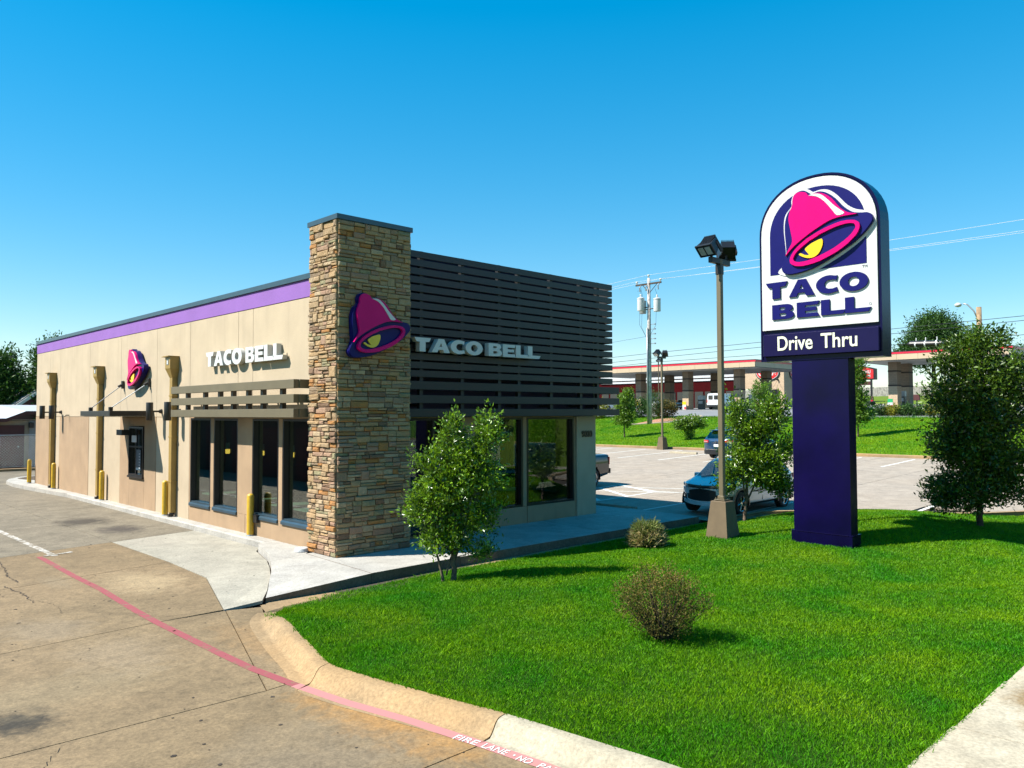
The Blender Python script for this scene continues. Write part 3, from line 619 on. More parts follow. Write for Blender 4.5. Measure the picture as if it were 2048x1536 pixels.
def set_mesh(name, V, F, mt, attr=None):
    """big triangle mesh from numpy arrays"""
    me=bpy.data.meshes.new(name); nv=len(V); nf=len(F); k=F.shape[1]
    me.vertices.add(nv); me.vertices.foreach_set('co',np.ascontiguousarray(V,dtype=np.float32).ravel())
    me.loops.add(nf*k); me.loops.foreach_set('vertex_index',np.ascontiguousarray(F,dtype=np.int32).ravel())
    me.polygons.add(nf); me.polygons.foreach_set('loop_start',np.arange(0,nf*k,k,dtype=np.int32))
    me.update(calc_edges=True)
    if attr is not None:
        at=me.attributes.new('lv','FLOAT','POINT'); at.data.foreach_set('value',attr.astype(np.float32))
    me.materials.append(mt); return me
def blades(name, X, Y, Z, H, Wd, mt, lean=0.45, label=None):
    n=len(X); th=RNG.uniform(0,2*pi,n); le=RNG.uniform(0.1,lean,n)*H; ph=RNG.uniform(0,2*pi,n)
    dx=np.cos(th)*Wd/2; dy=np.sin(th)*Wd/2
    V=np.empty((n,4,3)); V[:,0]=np.stack([X-dx,Y-dy,Z],1); V[:,1]=np.stack([X+dx,Y+dy,Z],1)
    V[:,2]=np.stack([X+dx*.7+np.cos(ph)*le*.35,Y+dy*.7+np.sin(ph)*le*.35,Z+H*.6],1); V[:,3]=np.stack([X+np.cos(ph)*le,Y+np.sin(ph)*le,Z+H],1)
    F=np.empty((n,2,3),dtype=np.int32); b=np.arange(n)*4
    F[:,0]=np.stack([b,b+1,b+2],1); F[:,1]=np.stack([b,b+2,b+3],1)
    lv=np.repeat(RNG.random(n),4)
    return set_mesh(name,V.reshape(-1,3),F.reshape(-1,3),mt,lv)
# blades of the lawn, thinning out with distance
NB=820000
yy=RNG.uniform(-11.8,-2.0,NB*2); aL=np.interp(-yy,[-p[0] for p in XLk],[p[1] for p in XLk]); aR=np.interp(-yy,[-p[0] for p in XRk],[p[1] for p in XRk])
xx=aL+ (np.minimum(aR,26)-aL)*RNG.random(NB*2)**1.5
dd=np.hypot(xx+8.79,yy+14.3); wgt=np.clip(1.15-(dd-6)/26,0.10,1)*np.clip((dd-3)/3,.0,1)
dens_c=(np.minimum(aR,26)-aL)*((xx-aL)/np.maximum(np.minimum(aR,26)-aL,.1)+1e-3)**(1/3.)  # undo the sampling bias
dens_c=dens_c/dens_c.max(); keep=RNG.random(NB*2)<wgt*np.clip(dens_c*1.15,.0,1)
xx=xx[keep][:NB]; yy=yy[keep][:NB]; dd=dd[keep][:NB]
pn=np.array([0.0]*len(xx))
gx=np.linspace(-4.2,26,152); gy=np.linspace(-11.8,-2,80); GZ=np.array([[lawnz(a,b) for a in gx] for b in gy])
GN=np.array([[noise.noise(Vector((a*1.3,b*1.3,9)))*.6+noise.noise(Vector((a*4,b*4,2)))*.5 for a in gx] for b in gy])
def bil(G,x,y):
    fx=np.clip((x-gx[0])/(gx[1]-gx[0]),0,len(gx)-1.001); fy=np.clip((y-gy[0])/(gy[1]-gy[0]),0,len(gy)-1.001); i=fx.astype(int); j=fy.astype(int); u=fx-i; v=fy-j
    return G[j,i]*(1-u)*(1-v)+G[j,i+1]*u*(1-v)+G[j+1,i]*(1-u)*v+G[j+1,i+1]*u*v
zz=bil(GZ,xx,yy)-.014; gn=bil(GN,xx,yy)
hh=(.024+.022*RNG.random(len(xx)))*(1+.40*gn)*(1+.012*dd); ww=.0026+.00040*dd
gme=blades('lawn_grass',xx,yy,zz,hh,ww,MT['blade'],lean=.9)
og=bpy.data.objects.new('lawn_grass',gme); COL.objects.link(og); tag(og,'mown bright green lawn grass between the drive and the footpath','grass',kind='stuff')
# taller tufts along the curb edge and scattered in the turf
tx=[];ty=[];th_=[]
def tuft(x,y,n,r,h):
    for _ in range(n): tx.append(x+random.gauss(0,r)); ty.append(y+random.gauss(0,r)); th_.append(h*random.uniform(.5,1.2))
for k in range(900):
    i=random.uniform(0,len(CI)-1.01); a=CI[int(i)]; b=CI[int(i)+1]; t=i-int(i); tuft(a[0]+(b[0]-a[0])*t+.02,a[1]+(b[1]-a[1])*t,7,.022,.055)
for k in range(330):
    x=random.uniform(-2,12); tuft(x,-2.1-.02*abs(x-3)*.3-random.random()*.12,6,.03,.07)
for k in range(260):
    x=random.uniform(-3,10); tuft(x,-11.74,8,.03,.07)
for k in range(150):
    y=random.uniform(-11,-2.5); tuft(random.uniform(xl(y)+.1,12),y,22,.045,.085)
for (x,y) in ((-2.75,-3.2),(-2.65,-2.9),(-3.1,-4.4),(9.7,-7.3),(10.1,-7.6),(11,-7.9),(12.6,-7.8),(8.2,-5.7),(12.9,-8.6)):
    for _ in range(6): tuft(x+random.gauss(0,.16),y+random.gauss(0,.16),14,.04,.085)
tx=np.array(tx);ty=np.array(ty);th_=np.array(th_)
me=blades('lawn_tufts',tx,ty,bil(GZ,tx,ty)-.014,th_,.006+.0*tx,MT['blade'],lean=1.0)
o=bpy.data.objects.new('grass_tufts',me); COL.objects.link(o); tag(o,'longer grass tufts growing over the curb and path edges','grass',kind='stuff')

# ---- footpath beside the road, verge and street
path=thing('footpath',None,None,(6,-12.4,0)); path['kind']='structure'
xk=-2.9; k=0
edges=[-2.92,-.45+.0,1.33,3.1,4.9,6.7,8.5,10.3,12.1,13.9,15.7,17.5,19.3,21.1,22.9,24.7,26.5,28.3,30.1,31.9,33.7,35.5]
mb=MB(); mb.add([(-2.9,-13.25,-.03),(35,-13.25,-.03),(35,-11.82,-.03),(-2.9,-11.82,-.03)],[(0,1,2,3)]); part('joint_filler',mb,MT['joint'],path,world=True)
for a,b in zip(edges[:-1],edges[1:]):
    slab('path_slab',[(a,-13.3),(b,-13.3),(b,-11.76),(a,-11.78)],-.008,path,MT['path'],gap=.006,th=.1)
mb=MB(); mb.add([(-2.9,-15.6,-.03),(120,-15.6,-.03),(120,-13.3,-.03),(-2.9,-13.3,-.03)],[(0,1,2,3)]); tag(part('verge',mb,MT['turf_far']),kind='structure')
mb=MB(); mb.add([(41,-13.3,-.02),(120,-13.3,-.02),(120,-9.8,-.02),(41,-9.8,-.02)],[(0,1,2,3)]); 
mb=MB(); mb.add([(-300,-27.5,-.17),(300,-27.5,-.17),(300,-15.9,-.17),(-300,-15.9,-.17)],[(0,1,2,3)])
mb.add([(-9.5,-16,-.166),(-3.0,-16,-.166),(-3.3,-12.9,-.152),(-9,-12.9,-.152)],[(0,1,2,3)]); tag(part('street',mb,MT['road']),kind='structure')
mb=MB(); mb.box(-3,-15.9,-.2,120,-15.6,-.02); mb.box(-300,-27.8,-.2,300,-27.5,-.02); tag(part('street_curb',mb,MT['curb_new']),kind='structure')
mb=MB(); 
for k in range(20): mb.add([(-60+k*9,-21.8,-.166),(-57+k*9,-21.8,-.166),(-57+k*9,-21.68,-.166),(-60+k*9,-21.68,-.166)],[(0,1,2,3)])
tag(part('street_marking',mb,MT['white_paint']),kind='structure')
mb=MB(); mb.add([(-300,-90,-.05),(300,-90,-.05),(300,-27.8,-.05),(-300,-27.8,-.05)],[(0,1,2,3)]); tag(part('verge',mb,MT['turf_far']),kind='structure')

# ---- parking lot slabs
lot=thing('parking_lot',None,None,(20,10,-.1)); lot['kind']='structure'
def lotz(x,y): return Hx(x)
def lslab(x0,x1,y0,y1):
    n=3; mb=MB(); g=.012
    xs=np.linspace(x0+g,x1-g,6); ys=[y0+g,y1-g]
    for y in ys:
        for x in xs: mb.v.append((x,y,Hx(x)))
    for y in ys:
        for x in xs: mb.v.append((x,y,Hx(x)-.06))
    m=6
    for i in range(m-1):
        mb.f.append((i,i+1,m+i+1,m+i)); mb.f.append((2*m+i,2*m+i+1,i+1,i)); mb.f.append((m+i,m+i+1,3*m+i+1,3*m+i))
    mb.f.append((0,m,3*m,2*m)); mb.f.append((m-1,3*m-1,4*m-1,2*m-1)); mb.m=[0]*len(mb.f)
    part('lot_slab',mb,MT['lot'],lot,world=True)
XE=[10.95,14.2,17.65,21.9,26.15,30.5,36.0]; YE=[-9.9,-5.6,-1.7,2.4,6.6,10.8,15,19.2,23.4,27.6,32,38,46,56]
for i in range(len(XE)-1):
    for j in range(len(YE)-1):
        y0,y1=YE[j],YE[j+1]
        if i==0: 
            if y1<=-1.6: continue
        if i==1 and y1<=-5.5: continue
        if i==0 and j==2: y0=-1.7
        lslab(XE[i],XE[i+1],y0,y1)
mb=MB(); mb.add([(10.95,-1.7,-.17),(14.2,-9,-.14),(36,-9.9,.38),(36,56,.38),(14.2,56,-.14),(10.95,56,-.17)],[(0,1,4,5),(1,2,3,4)]); part('joint_filler',mb,MT['joint'],lot,world=True)
mb=MB(); mb.add([(11,-2.6,Hx(11)-.004),(14.3,-5.6,Hx(14.3)-.004),(14.3,-1.65,Hx(14.3)-.004),(11,-1.65,Hx(11)-.004)],[(0,1,2,3)]); part('lot_slab',mb,MT['lot'],lot,world=True)
def lotline(pts,hw=.05,mt='white_line2'):
    q=[]
    for a,b in zip(pts[:-1],pts[1:]):
        for i in range(12): q.append((a[0]+(b[0]-a[0])*i/12,a[1]+(b[1]-a[1])*i/12))
    q.append(pts[-1]); ribbon('parking_line',q,hw,lambda x,y:Hx(x)+.006,MT[mt],parent=lot)
for y in (-2.0,.72): lotline([(11.1,y),(16.2,y)])
lotline([(12.0,3.35),(16.0,3.35)]); lotline([(12.0,5.9),(16.9,5.9)]); lotline([(16.0,3.35),(16.3,2.2)]) ; lotline([(16.9,5.9),(16.0,3.35)],.05)
for k in range(3): lotline([(12.6+k*1.6,3.35),(14.4+k*1.3,5.9)],.09)
for k in range(2): lotline([(14.6+k*1.5,5.85),(16.2+k*1.35,2.5)],.06)
for y in (9.1,11.9,14.6,17.4,20.2,23): lotline([(11.2,y),(16.3,y)])
for y in (-5.75,-2.9,.63,3.4,6.3,9.2,12.1,15.0,17.9,20.8,23.7,26.6): lotline([(30.2 if y<8 else 28.2,y-.2),(35.3,y)],.055)
lotline([(14.9,-5.85),(18.6,-5.75)],.06)
# curbs of the lot
mb=MB()
def kerbrun(mb,pts,zf,w_=.16,h=.13):
    n=len(pts); rings=[]
    for i,p in enumerate(pts):
        a=Vector(pts[max(0,i-1)]); b=Vector(pts[min(n-1,i+1)]); d=(b-a).normalized(); q=Vector((-d.y,d.x)); z=zf(p[0],p[1])
        for (t,dz) in ((0,-.1),(0,h-.03),(.03,h),(w_,h),(w_,-.1)): mb.v.append((p[0]+q.x*t,p[1]+q.y*t,z+dz))
    base=len(mb.v)-5*n
    for i in range(n-1):
        for k in range(4): mb.f.append((base+i*5+k,base+i*5+k+1,base+(i+1)*5+k+1,base+(i+1)*5+k)); mb.m.append(0)
    for e in (0,n-1): mb.f.append(tuple(base+e*5+k for k in range(5))); mb.m.append(0)
kerbrun(mb,[(36.0,56),(36.0,30),(36,15),(36,3),(36,-6),(36,-9.9)],lambda x,y:.5,.22,.16)
kerbrun(mb,[(11.35,-2.45),(13.1,-2.6),(13.75,-3.2),(14.15,-4.4),(14.85,-5.6),(15.65,-6.6),(16.65,-7.6),(17.95,-8.6),(20,-9.4),(25,-9.8),(36,-10.05)][::-1],lambda x,y:Hx(x)-.02,-.16,.12)
tag(part('parking_lot_curb',mb,MT['curb']),kind='structure')
# ---- bank of grass rising to the filling station
def bankz(x,y): return Hx(x)+.02+.05*noise.noise(Vector((x*.2,y*.2,0)))*smf((x-36.5)/4)*smf((53-x)/3)
grid_sheet('grass_bank',[36.2,37,38.5,40,42,44,46,48,50,51,52.4],list(np.arange(-12,62,2.0)),bankz,MT['turf_far'])
nb=150000; bx=RNG.uniform(36.3,52.2,nb); by=RNG.uniform(-8,42,nb); bz=np.interp(bx,[p[0] for p in _HX],[p[1] for p in _HX])
me=blades('bank_grass',bx,by,bz+.01,.05+.05*RNG.random(nb),.03+0*bx,MT['blade'],lean=.9)
o=bpy.data.objects.new('bank_grass',me); COL.objects.link(o); tag(o,'bright mown grass on the bank below the filling station','grass',kind='stuff')
# forecourt paving
grid_sheet('forecourt',[51.6,56,60,70,84,104,124,126],list(np.arange(-20,130,8.0)),lambda x,y:Hx(x)+.035,MT['asphalt'])
mb=MB(); kerbrun(mb,[(126,60),(126,36),(124,32),(119,30.4),(110,30),(110,-20)],lambda x,y:Hx(x)+.03,.3,.16); tag(part('forecourt_curb',mb,MT['curb_new']),kind='structure')
mb=MB(); P=[(46.3,27.6),(47.9,24.6),(51.2,23.4),(52.6,24.4),(52.6,27.2),(49.8,27.4)]; mb.prism([P],lambda u,v,d:(u,v,Hx(u)+d),-.05,.06); tag(part('brick_paving_island',mb,MT['brickred']),kind='structure')
mb=MB(); kerbrun(mb,[(46.3,27.6),(47.9,24.6),(51.2,23.4),(52.6,24.4)],lambda x,y:Hx(x),.2,.14); tag(part('island_curb',mb,MT['curb_new']),kind='structure')

# ================================================================== RESTAURANT
R=thing('restaurant_building','cream stucco fast food restaurant with purple parapet band, big dark windows and flat roof','building',(5,12,0))
WX=0.20; WY=0.85; RX=9.39; BY=24.85; TOP=6.03
def P(name,mb,mt,parent=R,**k): return part(name,mb,mt,parent,world=True,**k)
# structural core of the walls, with openings
def xwall(mb,x0,x1,y0,y1,zt,ops,zb=-.2):
    """wall along y; ops=[(ya,yb,za,zb)]"""
    ops=sorted(ops); y=y0
    for (a,b,za,zc) in ops:
        if a>y+1e-4: mb.box(x0,y,zb,x1,a,zt)
        if za>zb: mb.box(x0,a,zb,x1,b,za)
        mb.box(x0,a,zc,x1,b,zt); y=b
    if y<y1-1e-4: mb.box(x0,y,zb,x1,y1,zt)
def ywall(mb,y0,y1,x0,x1,zt,ops,zb=-.2):
    t=MB(); xwall(t,y0,y1,x0,x1,zt,ops,zb)
    s=len(mb.v); mb.add([(v[1],v[0],v[2]) for v in t.v],[f[::-1] for f in t.f])
SIDE_OPS=[(1.30,2.70,.46,2.87),(2.89,4.24,.46,2.87),(5.06,6.50,.46,2.87),(6.70,8.06,.46,2.87),(11.68,13.02,.98,2.60)]
FRONT_OPS=[(2.10,4.15,.06,2.87),(4.62,6.33,.45,2.87),(6.50,8.44,.45,2.87)]
RIGHT_OPS=[(2.2,4.4,.46,2.87),(4.7,6.9,.46,2.87),(9.3,12.0,.06,2.87)]
mb=MB()
xwall(mb,WX+.03,WX+.28,1.13,BY-.03,5.60,SIDE_OPS); P('wall_core',mb,MT['stucco'])
mb=MB(); ywall(mb,WY+.03,WY+.26,WX+.29,RX-.29,5.60,FRONT_OPS); P('wall_core',mb,MT['stucco_tan'])
mb=MB(); xwall(mb,RX-.28,RX-.03,WY+.03,BY-.03,5.60,RIGHT_OPS); P('wall_core',mb,MT['stucco'])
mb=MB(); mb.box(WX+.29,BY-.25,-.2,RX-.29,BY-.03,5.6); P('wall_core',mb,MT['stucco'])
# stucco panels on the long wall, split by the control joints
YB=[1.13,4.25,5.07,8.14,10.68,13.95,17.38,21.2,22.7,BY]
g=.006
for a,b in zip(YB[:-1],YB[1:]):
    mb=MB(); mb.bbox(WX,a+g,2.90,WX+.029,b-g,5.62,.004); P('wall_panel',mb,MT['stucco'])
def lowpanel(a,b,z0,z1,mt,x0=WX):
    mb=MB(); mb.bbox(x0,a,z0,WX+.029,b,z1,.004); P('wall_panel',mb,MT[mt],label='tan lower stucco panel' if mt=='stucco_tan' else None)
for a,b,mt in ((8.14,10.68,'stucco'),(13.95,17.38,'stucco'),(21.2,22.7,'stucco'),(17.38,21.2,'stucco_tan'),(22.7,BY,'stucco_tan')):
    lowpanel(a+g,b-g,-.1,2.888,mt,WX if mt=='stucco' else WX-.008)
# tan panel round the pick-up window
for (a,b,z0,z1) in ((10.68+g,11.675,-.1,2.888),(13.025,13.95-g,-.1,2.888),(11.68,13.02,-.1,.975),(11.68,13.02,2.605,2.888)): lowpanel(a,b,z0,z1,'stucco_tan',WX-.008)
for (a,b,z0,z1) in ((1.13+g,4.60,-.1,.455),(4.612,8.14-g,-.1,.455),(2.705,2.885,.46,2.888),(4.245,5.055,.46,2.888),(6.505,6.695,.46,2.888),(8.065,8.14-g,.46,2.888)): lowpanel(a,b,z0,z1,'stucco_tan')
mb=MB(); mb.box(WX+.002,1.3,2.872,WX+.028,8.06,2.895); P('window_head',mb,MT['stucco_tan'])
# front wall panels
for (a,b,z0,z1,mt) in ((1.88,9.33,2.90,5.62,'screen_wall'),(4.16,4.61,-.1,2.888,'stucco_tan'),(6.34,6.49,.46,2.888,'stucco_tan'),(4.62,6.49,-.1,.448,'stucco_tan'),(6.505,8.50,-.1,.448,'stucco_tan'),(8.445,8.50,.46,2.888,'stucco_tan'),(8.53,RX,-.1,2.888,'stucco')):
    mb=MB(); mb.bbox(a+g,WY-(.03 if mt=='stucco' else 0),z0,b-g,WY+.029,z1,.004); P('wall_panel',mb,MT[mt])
for a,b in ((WY,2.0),(2.0,7.0),(7.0,9.2),(9.2,12.2),(12.2,18.5),(18.5,BY)):
    mb=MB(); mb.bbox(RX-.029,a+g,2.90,RX,b-g,5.62,.004); P('wall_panel',mb,MT['stucco'])
for a,b in ((WY,2.19),(12.01,18.5),(18.5,BY),(6.91,9.29)):
    mb=MB(); mb.bbox(RX-.029,a+g,-.1,RX,b-g,2.89,.004); P('wall_panel',mb,MT['stucco_tan'])
mb=MB(); mb.bbox(WX+.03,BY-.029,-.1,RX-.03,BY,5.62,.004); P('wall_panel',mb,MT['stucco'])
# purple band and coping
for (x0,y0,x1,y1) in ((WX-.012,1.13,WX+.2,BY),(WX+.21,WY-.012,RX-.21,WY+.2),(RX-.2,WY,RX+.012,BY),(WX+.21,BY-.2,RX-.21,BY+.012)):
    mb=MB(); mb.bbox(x0,y0,5.63,x1,y1,TOP,.004); P('purple_band',mb,MT['purple'])
for (x0,y0,x1,y1) in ((WX-.05,1.125,WX+.3,BY+.04),(WX+.31,WY-.05,RX-.31,WY+.3),(RX-.3,WY-.05,RX+.05,BY+.04),(WX+.31,BY-.3,RX-.31,BY+.04)):
    mb=MB(); mb.bbox(x0,y0,TOP+.002,x1,y1,TOP+.13,.006); P('coping',mb,MT['coping'])
mb=MB(); mb.box(WX+.31,WY+.31,5.3,RX-.31,BY-.31,5.42); P('roof',mb,mat('white_roof_membrane',(0.55,0.55,0.53),0.8))
mb=MB(); mb.cyl((WX+.25,10.6,TOP+.13),(WX+.25,10.6,TOP+.2),.05,n=10); P('roof_vent_stub',mb,MT['black'])
# windows
def window_x(x,y0,y1,z0,z1,gm,face=-1,sill=True,name='window'):
    """window in a wall whose face looks along face*x"""
    s=-face; f=MB(); fw=.055
    xa,xb=(x+.004*s,x+.17*s); xa,xb=min(xa,xb),max(xa,xb)
    f.box(xa,y0,z0,xb,y0+fw,z1); f.box(xa,y1-fw,z0,xb,y1,z1); f.box(xa,y0+fw,z1-fw,xb,y1-fw,z1); f.box(xa,y0+fw,z0,xb,y1-fw,z0+fw)
    wdw=P(name,f,MT['frame'])
    q=MB(); xm=x+.13*s; q.box(xm-.006,y0+fw,z0+fw,xm+.006,y1-fw,z1-fw); P('pane',q,gm,wdw)
    if sill:
        q=MB(); xo=x-.02*s
        q.prism([[(xo-.02*s,z0-.05),(xo-.02*s,z0+.01),(x-.001*s,z0+.05),(x+.002*s,z0+.05),(x+.002*s,z0-.05)]],lambda u,v,d:(u,d,v),y0,y1); q.box(min(x+.012*s,x+.128*s),y0+fw,z0+fw,max(x+.012*s,x+.128*s),y1-fw,z0+fw+.03)
        P('sill',q,MT['sill'],wdw)
    return wdw
def window_y(y,x0,x1,z0,z1,gm,bars=(),vb=(),name='window'):
    f=MB(); fw=.055; ya,yb=y+.004,y+.17
    f.box(x0,ya,z0,x0+fw,yb,z1); f.box(x1-fw,ya,z0,x1,yb,z1); f.box(x0+fw,ya,z1-fw,x1-fw,yb,z1); f.box(x0+fw,ya,z0,x1-fw,yb,z0+fw)
    for z in bars: f.box(x0+fw,ya,z-.03,x1-fw,yb,z+.03)
    for x in vb: f.box(x-.04,ya-.002,z0+fw,x+.04,yb+.002,z1-fw)
    wdw=P(name,f,MT['frame']); q=MB(); ym=y+.13; q.box(x0+fw,ym-.006,z0+fw,x1-fw,ym+.006,z1-fw); P('pane',q,gm,wdw); return wdw
for (a,b,z0,z1) in SIDE_OPS[:4]: window_x(WX,a,b,z0,z1,MT['glass'])
for k,(a,b,z0,z1) in enumerate(FRONT_OPS): window_y(WY,a,b,z0,z1,MT['glass_front'],bars=(1.05,) if k==0 else (),vb=(3.25,) if k==0 else ())
for k,(a,b,z0,z1) in enumerate(RIGHT_OPS): window_x(RX,a,b,z0,z1,MT['glass_front'],face=1,sill=(k<2))
# pick-up window with sliding panes and black projecting ledge box
w_=window_x(WX-.05,11.70,13.0,1.0,2.58,MT['glass'],name='pickup_window',sill=False)
q=MB(); q.box(WX-.03,12.33,1.06,WX+.03,12.39,2.5); q.box(WX-.04,11.74,1.9,WX+.02,12.98,1.96); q.box(WX-.07,11.66,.93,WX+.02,13.04,.995); P('window_bar',q,MT['frame'],w_)
q=MB(); q.bbox(WX-.34,12.75,2.30,WX-.10,13.28,2.48,.01); P('speaker_box',q,MT['black'],w_)
q=MB(); q.box(WX-.075,12.2,2.08,WX-.06,12.62,2.30); P('notice',q,MT['white_paint'],w_)
q=MB(); q.box(WX-.052,11.85,1.2,WX-.046,12.25,1.85); P('menu_sheet',q,mat('dark_blue_print',(0.05,0.10,0.14),0.4,var=0.3,scale=25),w_)
q=MB(); 
for k in range(6): q.box(WX-.058,11.9,1.25+k*.09,WX-.053,11.98,1.29+k*.09)
P('menu_print',q,MT['white_paint'],w_)
# interior
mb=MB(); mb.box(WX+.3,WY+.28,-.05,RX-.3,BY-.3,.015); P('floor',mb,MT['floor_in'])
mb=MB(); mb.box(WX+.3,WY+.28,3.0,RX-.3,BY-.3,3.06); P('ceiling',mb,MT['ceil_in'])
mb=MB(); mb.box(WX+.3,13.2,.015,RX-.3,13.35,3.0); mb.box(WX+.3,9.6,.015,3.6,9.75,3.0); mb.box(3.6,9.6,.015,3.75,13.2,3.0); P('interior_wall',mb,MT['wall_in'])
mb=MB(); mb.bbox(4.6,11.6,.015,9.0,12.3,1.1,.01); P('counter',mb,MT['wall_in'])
tabs=[(.95,7.35,0,.36),(1.2,6.15,0,.33),(1.05,4.75,0,.33),(1.0,3.4,0,.33),(.95,2.2,0,.33),(2.7,7.6,1,.45),(2.9,5.5,1,.45),(2.8,3.7,1,.45),(5.5,3.5,1,.45),(7.3,2.6,1,.45),(7.4,5.0,1,.45),(5.3,6.6,1,.45)]
lab=['nearest the leftmost side window','inside the second side window','inside the third side window','inside the fourth side window','inside the window beside the stone tower']
def make_table(x,y,kind,w):
    t=thing('dining_table',None,'table',(x,y,.015)); m=MB()
    if kind==0:
        pts=[(-.55,-w),(.35,-w)]+[(.35+.28*sin(a),-w*cos(a)) for a in np.linspace(.25,pi-.25,7)]+[(.35,w),(-.55,w)]
        m.prism([pts],lambda u,v,d:(u,v,d),.72,.755)
    else: m.lathe([(0,.72),(w,.72),(w+.01,.735),(w,.755),(0,.755)],n=24)
    part('tabletop',m,MT['tabletop'],t); m=MB(); m.cyl((0,0,.02),(0,0,.72),.035,n=10); m.cyl((0,0,0),(0,0,.02),.24,n=16); part('pedestal',m,MT['black'],t); return t
for k,(x,y,kd,w) in enumerate(tabs):
    t=make_table(x,y,kd,w)
    if k<5: t['label']='mint white cafe table '+lab[k]; t['group']='cafe tables along the side windows'
    else: t['label']='round mint white table in the middle of the dining room'; t['group']='round tables in the dining room'
chairs=[]
def make_chair(x,y,rz):
    t=thing('cafe_chair','dark cafe chair in the dim dining room','chair',(x,y,.015),rz,'cafe chairs in the dining room'); m=MB(); m.bbox(-.2,-.2,.43,.2,.2,.46,.01); part('seat',m,MT['black'],t)
    m=MB(); m.bbox(.17,-.19,.55,.2,.19,.85,.01); m.box(.18,-.18,.46,.2,-.15,.55); m.box(.18,.15,.46,.2,.18,.55); part('backrest',m,MT['black'],t)
    for sx in (-.17,.15):
        for sy in (-.17,.17): m=MB(); m.cyl((sx,sy,0),(sx,sy,.43),.013,n=6); part('leg',m,MT['black'],t)
    return t
c0=make_chair(2.7,6.75,-pi/2)
for (x,y,rz) in ((2.7,8.4,pi/2),(2.9,4.7,-pi/2),(2.9,6.3,pi/2),(2.8,2.9,-pi/2),(5.5,2.6,-pi/2),(7.3,1.8,-pi/2),(7.4,5.9,pi/2)):
    c=copy_tree(c0); c.location=(x,y,.015); c.rotation_euler=(0,0,rz)
for k,(x,y,z,l) in enumerate(((1.07,7.57,2.0,'seen through the second side window'),(1.49,6.3,1.98,'seen through the third side window'),(1.40,4.46,2.0,'seen through the window next to the stone tower'))):
    t=thing('pendant_lamp','frosted green glass pendant lamp glowing amber, '+l,'lamp',(x,y,z),0,'pendant lamps over the tables')
    m=MB(); m.cyl((0,0,.16),(0,0,1.0),.006,n=6); part('cord',m,MT['black'],t)
    m=MB(); m.lathe([(.0,.16),(.06,.16),(.062,.0),(.062,-.02)],n=14); part('lamp_shade',m,MT['glasslamp'],t,smooth=60)
    m=MB(); m.lathe([(.062,-.02),(.062,-.12),(.058,-.15),(0,-.15)],n=14); part('lamp_glow',m,MT['amber'],t,smooth=60)

# ---- stone tower
T=thing('stone_tower','tall ledgestone corner tower with dark metal cap carrying the tilted bell','tower',(.93,.56,0))
TX,TY,TH=1.87,1.12,7.09
mb=MB(); mb.box(.05,.05,-.1,TX-.05,TY-.02,TH-.01); P('tower_core',mb,MT['stone_core'],T)
def courses(W,seed):
    rnd=random.Random(seed); out=[]; z=0.0
    while z<TH-.001:
        h=rnd.choice((.10,.13,.15,.17,.2,.24)); 
        if TH-z-h<.1: h=TH-z
        u=0.0
        while u<W-.001:
            r=rnd.random(); wd=rnd.uniform(.16,.48)
            if W-u-wd<.1: wd=W-u
            if (r<.13 and wd<.34) or h<.11: rows=[(0,h)]
            elif r<.80 or h<.16: 
                k=rnd.uniform(.36,.64); rows=[(0,h*k),(h*k,h)]
            else:
                a=rnd.uniform(.26,.4); b_=rnd.uniform(.6,.74); rows=[(0,h*a),(h*a,h*b_),(h*b_,h)]
            for (za,zb) in rows:
                if wd>.3 and rnd.random()<.45:
                    c=rnd.uniform(.35,.65); segs=[(u,u+wd*c),(u+wd*c,u+wd)]
                else: segs=[(u,u+wd)]
                for (ua,ub) in segs: out.append((ua,ub,z+za,z+zb))
            u+=wd
        z+=h
    return out
def stone(mb_,u0,u1,z0,z1,fn,rnd,mi):
    gp=rnd.uniform(.003,.008); u0+=gp;u1-=gp;z0+=gp*.8;z1-=gp*.8
    dp=rnd.uniform(.012,.060); b=min(.018,(z1-z0)*.22,(u1-u0)*.2); j=lambda s=.008:rnd.uniform(-s,s)
    back=[(u0,z0),(u1,z0),(u1,z1),(u0,z1)]
    us=[u0+b+j(.004),(u0+u1)/2+j(.02),u1-b+j(.004)]; zs=[z0+b+j(.004),z1-b+j(.004)]
    mid=[(u0+j(.003),z0+j(.003)),(u1+j(.003),z0+j(.003)),(u1+j(.003),z1+j(.003)),(u0+j(.003),z1+j(.003))]
    V=[fn(u,z,-.05) for u,z in back]+[fn(u,z,dp-b*.8+j(.003)) for u,z in mid]
    fr=[(us[0],zs[0]),(us[1],zs[0]+j(.004)),(us[2],zs[0]),(us[2],zs[1]),(us[1],zs[1]+j(.004)),(us[0],zs[1])]
    V+=[fn(u,z,dp+j(.010)) for u,z in fr]
    F=[(0,1,5,4),(1,2,6,5),(2,3,7,6),(3,0,4,7),(4,5,10,9,8),(5,6,11,10),(6,7,13,12,11),(7,4,8,13),(8,9,12,13),(9,10,11,12)]
    mb_.add(V,F,mi)
faces=[(TX,lambda u,z,d:(u,-d,z),1,'front'),(TY,lambda u,z,d:(-d,TY-u,z),2,'side'),(TY,lambda u,z,d:(TX+d,u,z),3,'right'),(TX,lambda u,z,d:(TX-u,TY+d,z),4,'back')]
cand=[]; rest=[MB()]
rnd=random.Random(5)
for W,fn,seed,nm in faces:
    for (a,b,c,d) in courses(W,seed):
        if nm=='right' and a>.85 and d<5.6: continue
        if nm=='back' and d<6.1: continue
        mi=rnd.choices(range(8),(5,5,4,2.2,2.5,2.2,2.2,2.5))[0]
        big=(b-a)*(d-c)*(1.0 if nm=='front' else (.8 if nm=='side' else 0))
        cand.append((big,a,b,c,d,fn,mi))
cand.sort(key=lambda t:-t[0])
corner=MB()
